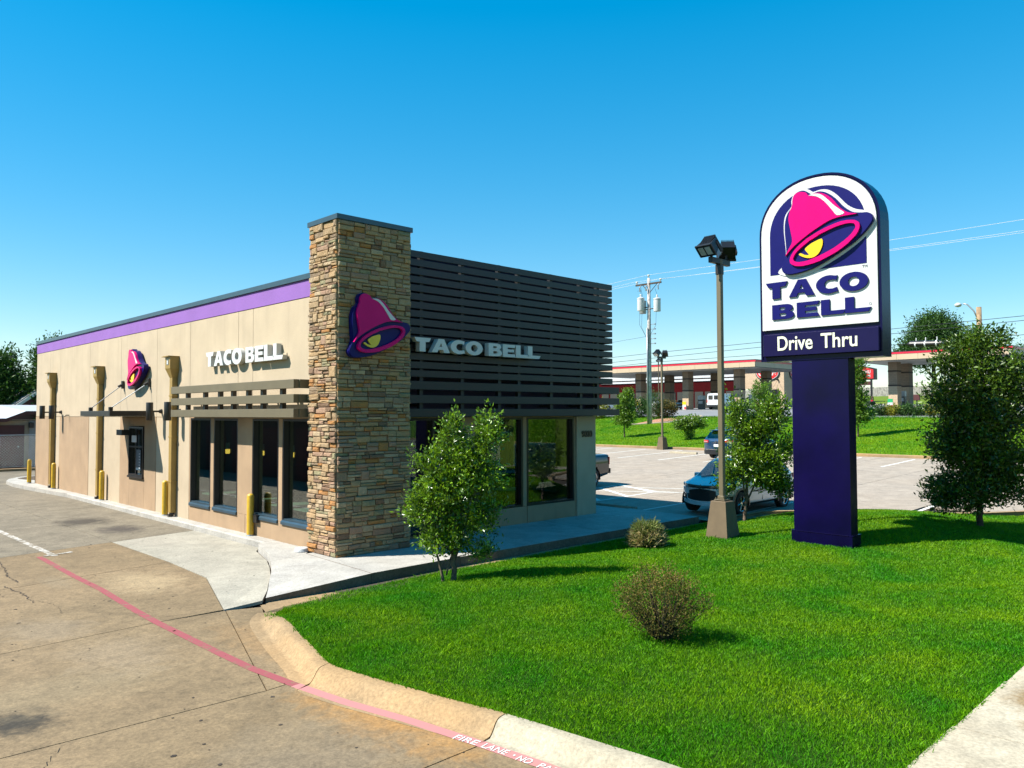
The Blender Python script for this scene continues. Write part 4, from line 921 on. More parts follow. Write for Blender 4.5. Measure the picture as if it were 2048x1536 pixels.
for k,(s,a,b,c,d,fn,mi) in enumerate(cand):
    if k<300:
        m=MB(); stone(m,a,b,c,d,fn,rnd,0); P('stone',m,STONES[mi],T)
    else: stone(rest[0],a,b,c,d,fn,rnd,mi)
part('stone_rubble_fill',rest[0],STONES,T,world=True,kind='stuff')
for o in bpy.data.objects:
    if o.parent is T and o.name=='stone_rubble_fill': o.name='small_stones'
mb=MB(); mb.bbox(-.055,-.055,TH+.002,TX+.055,TY+.055,TH+.115,.006); P('tower_cap',mb,MT['coping'],T)

# ---- slat screen on the front
S=thing('slat_screen','dark brown horizontal slat screen wrapped over the front corner above the windows','screen',(6,.35,3))
SY=.33; SZ0,SZ1=3.80,6.80; n=15; pitch=(SZ1-SZ0)/n
X0,X1=1.93,9.60
me=None
for k in range(n):
    z0=SZ0+k*pitch+.043; z1=SZ0+(k+1)*pitch
    m=MB(); m.bbox(X0,SY,z0,X1,SY+.045,z1,.004); P('slat',m,MT['screen'],S)
    m=MB(); m.bbox(X1-.045,SY+.047,z0,X1,3.6,z1,.004); P('side_slat',m,MT['screen'],S)
BAND=[(2.91,3.10),(3.23,3.42),(3.55,3.745)]
for z0,z1 in BAND:
    m=MB(); m.bbox(X0,SY-.03,z0,9.88,SY+.03,z1,.004); P('wide_slat',m,MT['screen'],S)
    m=MB(); m.bbox(9.82,SY+.032,z0,9.88,4.6,z1,.004); P('wide_slat',m,MT['screen'],S)
for x in (2.5,3.77,5.02,5.73,6.98,8.22,8.98):
    m=MB(); m.box(x-.05,SY+.047,2.93,x+.05,SY+.15,6.815); P('post',m,MT['screen'],S)
    m=MB(); m.box(x-.03,SY+.151,4.6,x+.03,WY-.013,4.7); m.box(x-.03,SY+.151,5.7,x+.03,WY-.013,5.8); m.box(x-.03,SY+.151,3.15,x+.03,WY-.013,3.22); P('bracket',m,MT['screen'],S)
m=MB(); 
for y in (1.6,3.4): m.box(X1-.15,y-.05,3.8,X1-.047,y+.05,6.8)
m.box(9.42,1.7,3.0,9.8,1.8,3.7); m.box(9.42,4.3,3.0,9.8,4.4,3.7); P('post',m,MT['screen'],S)

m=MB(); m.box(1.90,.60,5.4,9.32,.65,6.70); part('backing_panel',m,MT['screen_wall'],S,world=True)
# ---- trellis over the side windows
TR=thing('window_trellis','olive brown three-bar trellis projecting over the tall side windows','trellis',(-.1,4.7,3.3))
for z0,z1 in BAND:
    m=MB(); m.bbox(-.33,1.22,z0,-.20,8.14,z1,.004); P('trellis_bar',m,MT['bronze'],TR)
    m=MB(); m.bbox(-.198,1.19,z0+.001,.19,1.30,z1-.001,.004); P('trellis_end_bar',m,MT['bronze'],TR)
for y in (7.38,6.23,5.31,4.55,3.72,2.97,2.03):
    m=MB(); m.box(-.198,y-.06,2.93,-.10,y+.06,3.73); P('post',m,MT['darkbronze'],TR)
    m=MB(); m.box(-.098,y-.03,3.3,.192,y+.03,3.36); P('bracket',m,MT['darkbronze'],TR)

# ---- flat canopy over the pick-up window
K=thing('window_canopy','flat dark bronze canopy hung from two rods over the pick-up window','canopy',(-.4,12.3,3.0))
mb=MB(); mb.bbox(-1.08,10.9,2.93,.19,13.80,3.09,.006); P('canopy_slab',mb,MT['darkbronze'],K)
mb=MB(); mb.box(-1.0,10.98,2.921,.1,13.72,2.929); P('soffit',mb,MT['white_paint'],K)
for yc,yw in ((11.35,11.25),(13.3,13.65)):
    mb=MB(); mb.tube([(-.92,yc,3.10),(-.88,yc,3.2),(.14,yw,3.96)],.013,6); P('hanger_rod',mb,MT['galv'],K)
    mb=MB(); mb.bbox(-.97,yc-.05,3.092,-.86,yc+.05,3.21,.01); P('rod_shoe',mb,MT['darkbronze'],K)
    mb=MB(); mb.bbox(.12,yw-.06,3.84,.195,yw+.06,4.10,.01); mb.cyl((.12,yw,3.96),(.02,yw,3.9),.045,n=8); P('wall_plate',mb,MT['darkbronze'],K)

# ---- downspouts
D=thing('downspout','mustard brown downspout with scupper box, nearest the far end of the wall','downspout',(WX,21.9,0),0,'downspouts on the long wall')
m=MB()
m.bbox(-.17,-.10,.12,-.012,.10,4.05,.008); part('pipe',m,MT['downspout'],D)
m=MB(); vs=[(-.17,-.10,4.05),(-.012,-.10,4.05),(-.012,.10,4.05),(-.17,.10,4.05),(-.27,-.19,4.32),(-.004,-.19,4.32),(-.004,.19,4.32),(-.27,.19,4.32),(-.27,-.19,4.66),(-.004,-.19,4.66),(-.004,.19,4.66),(-.27,.19,4.66)]
m.add(vs,[(0,1,5,4),(1,2,6,5),(2,3,7,6),(3,0,4,7),(4,5,9,8),(5,6,10,9),(6,7,11,10),(7,4,8,11),(8,9,10,11),(3,2,1,0)]); part('scupper_box',m,MT['downspout'],D)
m=MB(); m.box(-.33,-.21,4.662,-.003,.21,4.685); m.box(-.30,.21,4.66,-.003,.40,4.68); part('box_lid',m,MT['downspout'],D)
m=MB(); m.box(-.274,-.08,4.42,-.271,.07,4.58); part('opening',m,MT['carblack'],D)
m=MB(); m.box(-.279,-.055,4.44,-.275,.045,4.55); part('opening_light',m,MT['white_paint'],D)
m=MB(); m.tube([(-.09,0,.12),(-.09,0,.04),(-.2,0,.02)],.07,8); part('outlet_elbow',m,MT['black'],D)
m=MB(); 
for z in (1.0,2.3,3.5): m.box(-.178,-.13,z,-.002,.13,z+.04)
part('pipe_strap',m,MT['downspout'],D)
for y,l in ((15.85,'mustard brown downspout with scupper box, behind the window canopy'),(9.12,'mustard brown downspout with scupper box, at the left end of the trellis')):
    c=copy_tree(D); c.location=(WX,y,0); c['label']=l

# ---- cylinder wall lamps
SC=thing('wall_sconce','dark cylinder wall lamp left of the far downspout','wall lamp',(WX,22.35,3.07),0,'cylinder lamps on the long wall')
m=MB(); m.lathe([(0,-.27),(.095,-.27),(.10,-.26),(.10,.26),(.095,.27),(0,.27)],(-.36,0,0),18); part('lamp_body',m,MT['darkbronze'],SC,smooth=40)
m=MB(); m.cyl((-.27,0,0),(-.06,0,0),.028,n=8); m.cyl((-.08,0,0),(-.004,0,0),.05,.075,n=12); part('lamp_arm',m,MT['darkbronze'],SC)
for y,l in ((20.95,'dark cylinder wall lamp right of the far downspout'),(10.25,'dark cylinder wall lamp between the canopy and the trellis'),(8.82,'dark cylinder wall lamp partly behind the trellis bars')):
    c=copy_tree(SC); c.location=(WX,y,3.07); c['label']=l

# ---- bollards
B=thing('bollard','yellow bollard standing alone at the far corner island','bollard',(.0,24.95,0),0,'yellow bollards along the wall')
m=MB(); m.lathe([(.085,-.02),(.085,.96),(.075,.995),(.05,1.02),(0,1.03)],n=18); part('sleeve',m,MT['yellow'],B,smooth=50)
m=MB(); m.lathe([(.09,-.005),(.095,.0),(.085,.03)],n=18); part('base_ring',m,MT['galv'],B)
for x,y,l in ((.04,21.3,'yellow bollard in front of the far downspout'),(.05,15.3,'yellow bollard beside the middle downspout'),(.07,9.55,'yellow bollard left of the downspout by the trellis'),(.10,4.1,'tallest-looking yellow bollard, in front of the third side window')):
    c=copy_tree(B); c.location=(x,y,0); c['label']=l
# small things at the wall foot
t=thing('drain_cap','round white plastic cover lying on the walk against the tower base','drain cover',(-.10,1.22,0)); m=MB(); m.lathe([(0,.09),(.10,.088),(.14,.075),(.15,.06),(.15,.0)],n=20); part('cap',m,MT['white'],t,smooth=50); m=MB(); m.lathe([(.15,.03),(.16,.025),(.16,.0)],n=20); part('rim',m,MT['white_paint'],t)
t=thing('outlet_box','small black outlet box on the wall behind the near bollard','box',(WX-.03,3.9,.42)); m=MB(); m.bbox(-.06,-.09,-.09,.03,.09,.09,.008); part('box_body',m,MT['black'],t); m=MB(); m.box(-.075,-.1,.09,.03,.1,.1); part('lid',m,MT['black'],t)
t=thing('hose_bib','small dark wall tap right of the far cylinder lamps','tap',(WX,19.9,2.95)); m=MB(); m.cyl((-.12,0,0),(0,0,0),.02,n=8); m.cyl((-.1,0,0),(-.18,0,-.06),.015,n=6); part('spout',m,MT['darkbronze'],t)

# ================================================================== LETTERS AND LOGO
def arc(cx,cy,rx,ry,a0,a1,n): return [(cx+rx*cos(radians(a0+(a1-a0)*i/n)),cy+ry*sin(radians(a0+(a1-a0)*i/n))) for i in range(n+1)]
GLY={'T':(1.18,[[(0,1),(.06,.86),(.15,.70),(.36,.70),(.36,0),(.80,0),(.80,.70),(1.08,.72),(1.20,1)]]),
 'A':(1.36,[[(0,0),(.50,1),(.93,1),(1.38,0),(.93,0),(.86,.2),(.50,.2),(.42,0)],[(.585,.42),(.79,.42),(.69,.72)]]),
 'C':(1.10,[[(1.10,.97)]+arc(.66,.5,.66,.53,62,298,22)+[(1.12,.04),(1.06,.30),(.86,.24)]+arc(.72,.5,.29,.26,-80,-280,12)+[(.88,.76),(1.04,.70)]]),
 'O':(1.40,[arc(.70,.5,.70,.54,0,350,34),arc(.70,.5,.27,.27,0,345,22)]),
 'B':(1.16,[[(0,0),(0,1),(.72,1)]+arc(.76,.75,.32,.25,80,-62,8)+arc(.80,.27,.35,.27,55,-90,9),[(.40,.62),(.40,.79),(.62,.79)]+arc(.63,.705,.08,.085,80,-80,4)+[(.62,.62)],[(.40,.20),(.40,.40),(.66,.40)]+arc(.67,.30,.09,.10,80,-80,4)+[(.66,.20)]]),
 'E':(1.08,[[(0,0),(0,1),(1.14,1),(1.05,.76),(.42,.76),(.42,.62),(.98,.62),(.98,.40),(.42,.40),(.42,.24),(1.04,.24),(1.14,0)]]),
 'L':(1.02,[[(0,0),(0,1),(.42,1),(.42,.26),(1.20,.26),(1.07,0)]])}
def letters(word,parent,fn,W,H,d0,d1,front,side,gap=.09,space=.42,name='letter'):
    tot=0; seq=[]
    for ch in word:
        if ch==' ': tot+=space; continue
        seq.append((ch,tot)); tot+=GLY[ch][0]+gap
    last=GLY[word[-1]][1][0]; tot+=max(p[0] for p in last)-GLY[word[-1]][0]-gap
    sx=W/tot
    for ch,x in seq:
        m=MB(); L=[[((x+p[0])*sx,p[1]*H) for p in lp] for lp in GLY[ch][1]]
        m.prism(L,fn,d0,d1-.004,0)
        m.prism(L,lambda u,v,d:fn(u,v,d),d1-.0035,d1,1,back=False)
        part('letter',m,[side,front],parent,world=True,label='letter '+ch)
# side wall letters
L1=thing('wall_sign_letters','white raised TACO BELL letters on the sunlit cream wall','sign letters',(.1,4.5,4.4))
letters('TACO BELL',L1,lambda u,v,d:(WX-.022-d,6.72-u,4.262+v),4.30,.385,0,.13,MT['white'],MT['letter_side'])
mb=MB(); mb.box(WX-.02,2.5,4.36,WX-.002,6.6,4.42); P('raceway',mb,MT['stucco'],L1)
L2=thing('screen_sign_letters','pale TACO BELL letters mounted on the dark slat screen','sign letters',(4,.2,4.5))
letters('TACO BELL',L2,lambda u,v,d:(2.08+u,SY-.10-d,4.42+v),4.16,.32,0,.15,MT['white'],MT['letter_side'])
mb=MB(); mb.box(2.2,SY-.098,4.52,6.1,SY-.002,4.62); P('raceway',mb,MT['screen'],L2)
# bell polygons
BN=[(-0.96,-0.81),(-0.93,-0.71),(-0.87,-0.58),(-0.84,-0.48),(-0.85,-0.25),(-0.87,0.01),(-0.86,0.26),(-0.79,0.46),(-0.67,0.6),(-0.68,0.71),(-0.63,0.85),(-0.53,0.91),(-0.4,0.91),(-0.29,0.84),(-0.22,0.79),(-0.06,0.82),(0.12,0.76),(0.31,0.6),(0.49,0.38),(0.69,0.22),(0.87,0.17),(1.01,0.15),(1.11,0.08),(1.13,-0.03),(1.07,-0.13),(0.92,-0.29),(0.71,-0.45),(0.44,-0.6),(0.1,-0.77),(-0.22,-0.9),(-0.55,-0.97),(-0.78,-0.98),(-0.91,-0.92)]
BP=[(-0.84,-0.54),(-0.75,-0.38),(-0.67,-0.22),(-0.71,0.05),(-0.75,0.28),(-0.73,0.43),(-0.66,0.61),(-0.64,0.77),(-0.58,0.86),(-0.46,0.88),(-0.33,0.84),(-0.26,0.76),(-0.1,0.785),(0.09,0.73),(0.27,0.58),(0.45,0.34),(0.63,0.205),(0.81,0.155),(0.69,0.15),(0.45,0.15),(0.21,0.11),(-0.05,0.0),(-0.3,-0.13),(-0.57,-0.3),(-0.73,-0.43)]
BH=[(-0.26,0.76),(-0.11,0.77),(0.03,0.72),(0.17,0.59),(0.3,0.44),(0.44,0.31),(0.54,0.21),(0.38,0.19),(0.27,0.33),(0.12,0.53),(-0.03,0.67),(-0.16,0.73)]
BC=[(-0.37,-0.44),(-0.24,-0.35),(-0.11,-0.3),(0.01,-0.27),(0.04,-0.33),(0.02,-0.45),(-0.06,-0.59),(-0.18,-0.66),(-0.31,-0.66),(-0.44,-0.61),(-0.52,-0.55),(-0.47,-0.53),(-0.38,-0.58),(-0.28,-0.59),(-0.34,-0.51)]
BR=[(0.86,-0.07),(0.87,-0.12),(0.86,-0.18),(0.83,-0.25),(0.78,-0.32),(0.7,-0.39),(0.61,-0.47),(0.5,-0.54),(0.38,-0.61),(0.24,-0.67),(0.11,-0.72),(-0.03,-0.77),(-0.17,-0.8),(-0.3,-0.82),(-0.42,-0.83),(-0.53,-0.82),(-0.61,-0.8),(-0.68,-0.76),(-0.72,-0.72),(-0.73,-0.66),(-0.72,-0.6),(-0.68,-0.53),(-0.62,-0.45),(-0.54,-0.37),(-0.44,-0.3),(-0.32,-0.22),(-0.19,-0.16),(-0.05,-0.1),(0.09,-0.05),(0.23,-0.01),(0.36,0.02),(0.48,0.04),(0.6,0.04),(0.69,0.03),(0.77,0.01),(0.83,-0.03)]
BI=[(0.77,-0.09),(0.78,-0.13),(0.77,-0.17),(0.73,-0.22),(0.68,-0.28),(0.61,-0.34),(0.52,-0.4),(0.42,-0.46),(0.31,-0.52),(0.19,-0.57),(0.06,-0.62),(-0.06,-0.66),(-0.18,-0.69),(-0.3,-0.72),(-0.4,-0.73),(-0.49,-0.73),(-0.56,-0.72),(-0.61,-0.7),(-0.64,-0.67),(-0.65,-0.63),(-0.63,-0.58),(-0.6,-0.53),(-0.54,-0.47),(-0.46,-0.41),(-0.37,-0.35),(-0.26,-0.28),(-0.14,-0.23),(-0.02,-0.17),(0.11,-0.13),(0.23,-0.09),(0.35,-0.06),(0.46,-0.04),(0.55,-0.03),(0.63,-0.03),(0.7,-0.04),(0.75,-0.06)]
BO=[(-1.08,-0.89),(-0.94,-0.72),(-0.88,-0.5),(-0.895,-0.25),(-0.92,0.01),(-0.92,0.25),(-0.87,0.45),(-0.73,0.61),(-0.73,0.73),(-0.67,0.89),(-0.53,0.96),(-0.38,0.955),(-0.27,0.9),(-0.2,0.85),(-0.03,0.87),(0.16,0.82),(0.34,0.67),(0.56,0.41),(0.75,0.28),(0.93,0.22),(1.11,0.12),(1.17,-0.06),(1.05,-0.25),(0.8,-0.46),(0.44,-0.68),(0.0,-0.89),(-0.4,-1.02),(-0.84,-1.0)]
def bell(parent,fn,s,d0,thick,sz=1.0):
    sc_=lambda P_:[(p[0]*s,p[1]*s*sz) for p in P_]
    m=MB(); m.prism([sc_(smooth_loop(BN,3))],fn,d0,d0+thick*.8); m.prism([[(p[0]*.985,p[1]*.985) for p in sc_(smooth_loop(BN,3))]],fn,d0+thick*.8+.0005,d0+thick); part('bell_rim',m,MT['navy'],parent,world=True)
    m=MB(); m.prism([sc_(smooth_loop(BP,3))],fn,d0+thick+.002,d0+thick*1.35+.012); part('bell_body',m,MT['magenta'],parent,world=True)
    m=MB(); m.prism([sc_(smooth_loop(BH,3))],fn,d0+thick*1.35+.014,d0+thick*1.35+.02); part('bell_highlight',m,MT['white'],parent,world=True)
    m=MB(); m.prism([sc_(BR),sc_(BI)],fn,d0+thick+.002,d0+thick*1.35+.026); part('bell_mouth_ring',m,MT['magenta'],parent,world=True)
    m=MB(); m.prism([sc_(smooth_loop(BC,3))],fn,d0+thick+.002,d0+thick*1.2+.012); part('clapper',m,MT['bell_yellow'],parent,world=True)
b1=thing('bell_sign','magenta and navy bell emblem high on the dark side of the stone tower','bell sign',(.9,-.1,4.9),0,'bell emblems on the building')
bell(b1,lambda u,v,d:(.90+u,-.07-d,4.89+v),.765,0,.12,.96)
mb=MB(); mb.cyl((.7,-.07,4.9),(.7,.0,4.9),.05,n=8); mb.cyl((1.2,-.07,4.7),(1.2,0,4.7),.05,n=8); P('standoff',mb,MT['black'],b1)
b2=thing('bell_sign','smaller-looking bell emblem on the cream wall above the pick-up canopy','bell sign',(.1,12.2,4.5),0,'bell emblems on the building')
bell(b2,lambda u,v,d:(WX-.06-d,12.02-u,4.46+v),.70,0,.14,.98)
mb=MB(); mb.cyl((WX-.06,12.3,4.6),(WX,12.3,4.6),.05,n=8); mb.cyl((WX-.06,11.8,4.3),(WX,11.8,4.3),.05,n=8); P('standoff',mb,MT['black'],b2)
# house number
hn=thing('house_number','small dark numerals 9000 on the front corner pier','house number',(8.97,.8,2.38))
me,wd,ht=text_mesh('9000',MT['frame'],1.0,.03,1.0,0,.02,name='numerals')
o=inst('numerals',me,hn,(-.24,-.005,-.10)); o.rotation_euler=(pi/2,0,0); o.scale=(.46/wd,.19/ht,.5)

# ---- pylon sign
PY=thing('pylon_sign','tall navy pylon sign with bell emblem and Drive Thru panel on the lawn','pylon sign',(8.75,-6.6,0))
gz0=lawnz(8.8,-6.6)
fx=lambda u,v,d:(8.5-d,-6.62-u,7.15+v)
mb=MB(); mb.bbox(8.5,-7.11,gz0-.1,8.86,-5.80,4.19,.008); P('pillar',mb,MT['navy_metal'],PY)
mb=MB(); mb.bbox(8.46,-7.15,gz0-.1,8.92,-5.755,.28,.008); P('plinth',mb,MT['navy_metal'],PY)
mb=MB(); mb.bbox(8.452,-7.158,.284,8.928,-5.747,.296,.002); P('plinth_trim',mb,MT['navy_metal'],PY)
CEN=-.165
def arch(hw,z0,zs,zt,n=26,p=2.15,cut=0):
    out=[(CEN-hw,z0)]
    for i in range(n+1):
        t=pi-pi*i/n; c=cos(t); s_=sin(t); out.append((CEN+hw*math.copysign(abs(c)**(2/p),c),zs+(zt-zs)*abs(s_)**(2/p)))
    out.append((CEN+hw,z0)); return out
m=MB(); m.prism([arch(1.40,-2.96,.0,1.255)],fx,-.47,.0); part('cabinet',m,MT['navy_metal'],PY,world=True)
m=MB(); m.prism([arch(1.40,-2.96,.0,1.255),arch(1.355,-2.915,.0,1.21)],fx,.0005,.018); part('cabinet_trim',m,MT['navy_metal'],PY,world=True)
m=MB(); m.prism([arch(1.335,-2.225,-.02,1.175)],fx,.001,.05); part('white_face',m,MT['white'],PY,world=True)
def fieldp():
    a=arch(1.115,-.93,-.05,.965); return a
m=MB(); m.prism([fieldp()],fx,.051,.058); part('blue_field',m,MT['navy'],PY,world=True)
m=MB(); m.prism([smooth_loop(BO,3)],fx,.059,.066); part('white_outline',m,MT['white'],PY,world=True)
bell(PY,fx,1.0,.067,.075)
m=MB(); m.bbox(8.40,-7.81,4.30,8.499,-5.15,4.82,.012); part('drive_thru_panel',m,MT['navy_dark'],PY,world=True)
letters('TACO',PY,lambda u,v,d:(8.449-d,-5.235-u,5.655+v),2.37,.385,0,.035,MT['navy'],MT['navy'],gap=.10)
letters('BELL',PY,lambda u,v,d:(8.449-d,-5.385-u,5.165+v),2.27,.345,0,.035,MT['navy'],MT['navy'],gap=.14)
def facetext(body,y0,z0,W,H,mt,x,parent,off=0.0,name='lettering'):
    me,wd,ht=text_mesh(body,mt,1.0,.01,1.0,0,off,name=name); a=np.empty(len(me.vertices)*3); me.vertices.foreach_get('co',a); a=a.reshape(-1,3)
    base=rootloc(parent); q=np.stack([x-(a[:,2]-a[:,2].min())*.5-base.x, y0-a[:,0]/wd*W-base.y, z0+a[:,1]/ht*H-base.z],1); me.vertices.foreach_set('co',q.ravel()); me.flip_normals() if False else None; me.update(); return inst(name,me,parent)
cream=mat('cream_lettering',(0.80,0.79,0.62),0.4,var=0.02)
facetext('Drive',-5.52,4.425,.84,.335,cream,8.398,PY,.014)
facetext('Thru',-6.55,4.425,.81,.335,cream,8.398,PY,.014)
facetext('TM',-7.47,6.13,.11,.055,MT['sign_grey'],8.449,PY,.0)
m=MB(); m.prism([arc(0,0,.03,.03,0,340,16),arc(0,0,.022,.022,0,340,16)],lambda u,v,d:(8.449-d,-7.63-u,5.33+v),0,.004); part('registered_mark',m,MT['sign_grey'],PY,world=True)
m=MB(); m.box(8.62,-7.8295,5.2,8.68,-7.826,5.32); m.box(8.7,-7.8295,4.5,8.74,-7.826,4.72); part('maker_label',m,MT['galv'],PY,world=True)
m=MB(); m.box(8.49,-7.832,6.2,8.98,-7.8255,6.215); part('cabinet_seam',m,MT['navy_dark'],PY,world=True)

# ================================================================== LEAVES AND TREES
CR=Vector((.717,-.697,0)); CF=Vector((.697,.717,0))       # across and along the view, used only to lay crowns out in plan
def leafset(name, C, D, S, mt, wid=.42, lv=None):
    n=len(C); D=D/np.linalg.norm(D,axis=1,keepdims=True)
    R_=RNG.normal(size=(n,3)); A=np.cross(D,R_); A/=np.linalg.norm(A,axis=1,keepdims=True)+1e-9; U=np.cross(A,D)
    S=S[:,None]; V=np.empty((n,4,3))
    V[:,0]=C; V[:,1]=C+D*S*.45+A*S*wid*.5+U*S*.07; V[:,2]=C+D*S; V[:,3]=C+D*S*.45-A*S*wid*.5+U*S*.07
    b=np.arange(n)*4; F=np.empty((n,2,3),dtype=np.int32); F[:,0]=np.stack([b,b+1,b+2],1); F[:,1]=np.stack([b,b+2,b+3],1)
    if lv is None: lv=RNG.random(n)
    return set_mesh(name,V.reshape(-1,3),F.reshape(-1,3),mt,np.repeat(lv,4))
def tree(name,label,cat,base,blobs,clumps,per,leaf,mt,bark,trunks,group=None,spread=.10,branches=90,wid=.42,up=.55,seedshift=0,br=.010):
    """blobs: (across, height, r_across, r_height[, along]); trunks: list of point lists (across,along,height) with radii"""
    t=thing(name,label,cat,base,0,group)
    w_=np.array([b[2]*b[2]*b[3] for b in blobs])**.66; w_/=w_.sum()
    ids=RNG.choice(len(blobs),clumps,p=w_); C=[];O=[]
    for i in ids:
        b=blobs[i]; v=RNG.normal(size=3); v/=np.linalg.norm(v); r=RNG.random()**.40*RNG.uniform(.72,1.10)*(1.22 if RNG.random()<.10 else 1)
        al=(b[4] if len(b)>4 else 0); p=CR*(b[0]+v[0]*r*b[2])+CF*(al+v[1]*r*b[2]*.9)+Vector((0,0,b[1]+v[2]*r*b[3]))
        C.append(tuple(p)); O.append(tuple(CR*v[0]+CF*v[1]+Vector((0,0,v[2]))))
    C=np.array(C); O=np.array(O)
    cl=RNG.normal(0,.22,len(C))
    nper=RNG.poisson(per,len(C))+3; k=np.repeat(np.arange(len(C)),nper)
    off=RNG.normal(0,spread,(len(k),3))
    # leaves sit along little shoots pointing outwards and up
    sh=O[k]*.5+np.array([0,0,up])+RNG.normal(0,.25,(len(C),3))[k]; sh/=np.linalg.norm(sh,axis=1,keepdims=True)
    tt=RNG.uniform(-.5,1,len(k))[:,None]
    P_=C[k]+sh*tt*spread*1.6+off*.55; D_=sh*.55+RNG.normal(0,.62,(len(k),3))+O[k]*.25
    S_=leaf*RNG.uniform(.6,1.25,len(k)); lv=np.clip(.5+cl[k]+RNG.normal(0,.22,len(k)),0,1)
    me=leafset('crown',P_,D_,S_,mt,wid,lv); o=inst('crown',me,t)
    mb=MB(); T=[]
    for pts,rr in trunks:
        q=[tuple(CR*p[0]+CF*p[1]+Vector((0,0,p[2]))) for p in pts]; dense=[]
        for a,b in zip(q[:-1],q[1:]):
            for i in range(4): dense.append(tuple(Vector(a).lerp(Vector(b),i/4)+Vector((random.gauss(0,rr[0]*.12),random.gauss(0,rr[0]*.12),0))))
        dense.append(q[-1]); n=len(dense); mb.tube(dense,[rr[0]+(rr[1]-rr[0])*i/(n-1) for i in range(n)],8); T+=dense
    part('trunk',mb,bark,t,smooth=True,center=False)
    mb=MB(); T=np.array(T)
    pick=RNG.choice(len(C),min(branches,len(C)),replace=False)
    for i in pick:
        c=C[i]; d=np.linalg.norm(T-c,axis=1)+np.maximum(0,T[:,2]-c[2]+.1)*4; j=int(d.argmin()); a=Vector(T[j]); b=Vector(c); m_=a.lerp(b,.5)+Vector((0,0,-.04*(b-a).length))
        mb.tube([a,m_,b],[br,br*.7,br*.35],4)
    part('branches',mb,bark,t,center=False,kind='stuff')
    return t
TG='young evergreen trees on the lawn'
tree('young_tree','small multi-stemmed glossy green tree in front of the dark front windows','tree',(.62,-3.02,lawnz(.6,-3)-.02),
  [(-.05,1.82,.60,.75),(-.5,1.35,.40,.42),(-.62,2.28,.17,.2),(0,2.72,.22,.42),(.70,2.72,.25,.45),(.5,2.0,.40,.55),(.42,1.15,.45,.3),(-.15,.82,.5,.30),(.78,1.3,.2,.16),(.52,.55,.3,.09),(.35,2.35,.3,.4),(-.3,2.0,.3,.5)],
  1080,15,.082,MT['leaf_a'],MT['bark'],
  [([(.02,0,-.05),(.02,0,.35),(.05,.02,.9),(0,.02,1.6),(.0,0,2.6)],(.055,.014)),([(.0,0,.3),(.2,.05,.9),(.45,.05,1.7),(.68,0,2.8)],(.03,.008)),([(-.16,-.03,-.05),(-.2,-.05,.2),(-.28,-.05,.5),(-.25,0,1.0),(-.35,0,1.6)],(.032,.008)),([(-.12,.0,.12),(-.02,.04,.5),(-.1,.0,1.1)],(.018,.008))],group=TG)
tree('young_tree','small rounded green tree between the tan lamp pole and the navy pylon','tree',(11.35,-2.95,lawnz(11.35,-2.95)-.02),
  [(.25,1.75,.85,.72),(-.2,3.0,.30,.55),(.85,3.0,.36,.55),(.3,2.6,.62,.5),(-.38,1.15,.33,.35),(1.02,.95,.33,.22),(1.15,2.0,.26,.4),(.7,1.2,.5,.3)],
  980,15,.108,MT['leaf_a'],MT['bark'],[([(0,0,-.05),(.03,0,.5),(.1,.02,1.2),(.2,0,2.4),(.3,0,3.1)],(.06,.014)),([(.03,0,.5),(.4,.1,1.2),(.8,0,2.8)],(.03,.01)),([(.05,0,.6),(-.1,-.1,1.3),(-.2,0,2.7)],(.028,.01))],group=TG,spread=.12)
tree('lawn_tree','dark broadleaf tree right of the navy pylon, nearer of the two','tree',(13.15,-8.35,lawnz(13.15,-8.35)-.02),
  [(.1,3.75,.92,1.1),(-.40,2.15,.80,.6),(-.5,.85,.80,.50),(.5,1.0,.8,.5),(-.9,.75,.35,.3),(.65,1.6,.8,.5),(0,4.45,.45,.4),(-.70,4.1,.36,.35),(-.80,3.2,.45,.6),(.95,3.2,.75,1.0),(.2,4.75,.2,.25),(.6,4.6,.2,.3),(.1,2.6,.9,.8),(-.1,1.7,.9,.6)],
  2300,15,.112,MT['leaf_b'],MT['bark_dark'],[([(0,0,-.1),(.02,0,.6),(0,.02,1.6),(.05,0,3.2),(.05,0,4.6)],(.085,.02)),([(0,0,1.2),(-.5,.1,2.0),(-.9,0,4.0)],(.04,.012)),([(0,0,1.1),(.6,-.1,2.0),(1.2,0,3.8)],(.045,.012)),([(0,0,.55),(-.4,0,.75),(-.8,0,1.0)],(.03,.01))],spread=.14,branches=160)
tree('lawn_tree','second taller broadleaf tree cut off by the right edge of the photo','tree',(15.9,-11.1,-.05),
  [(.1,4.4,1.25,1.3),(.3,2.6,1.2,1.0),(.2,5.5,.8,.55),(-.75,5.0,.5,.4)],
  3000,14,.12,MT['leaf_b'],MT['bark_dark'],[([(0,0,-.1),(0,0,2.0),(0,0,5.2)],(.11,.03))],spread=.16,branches=120)
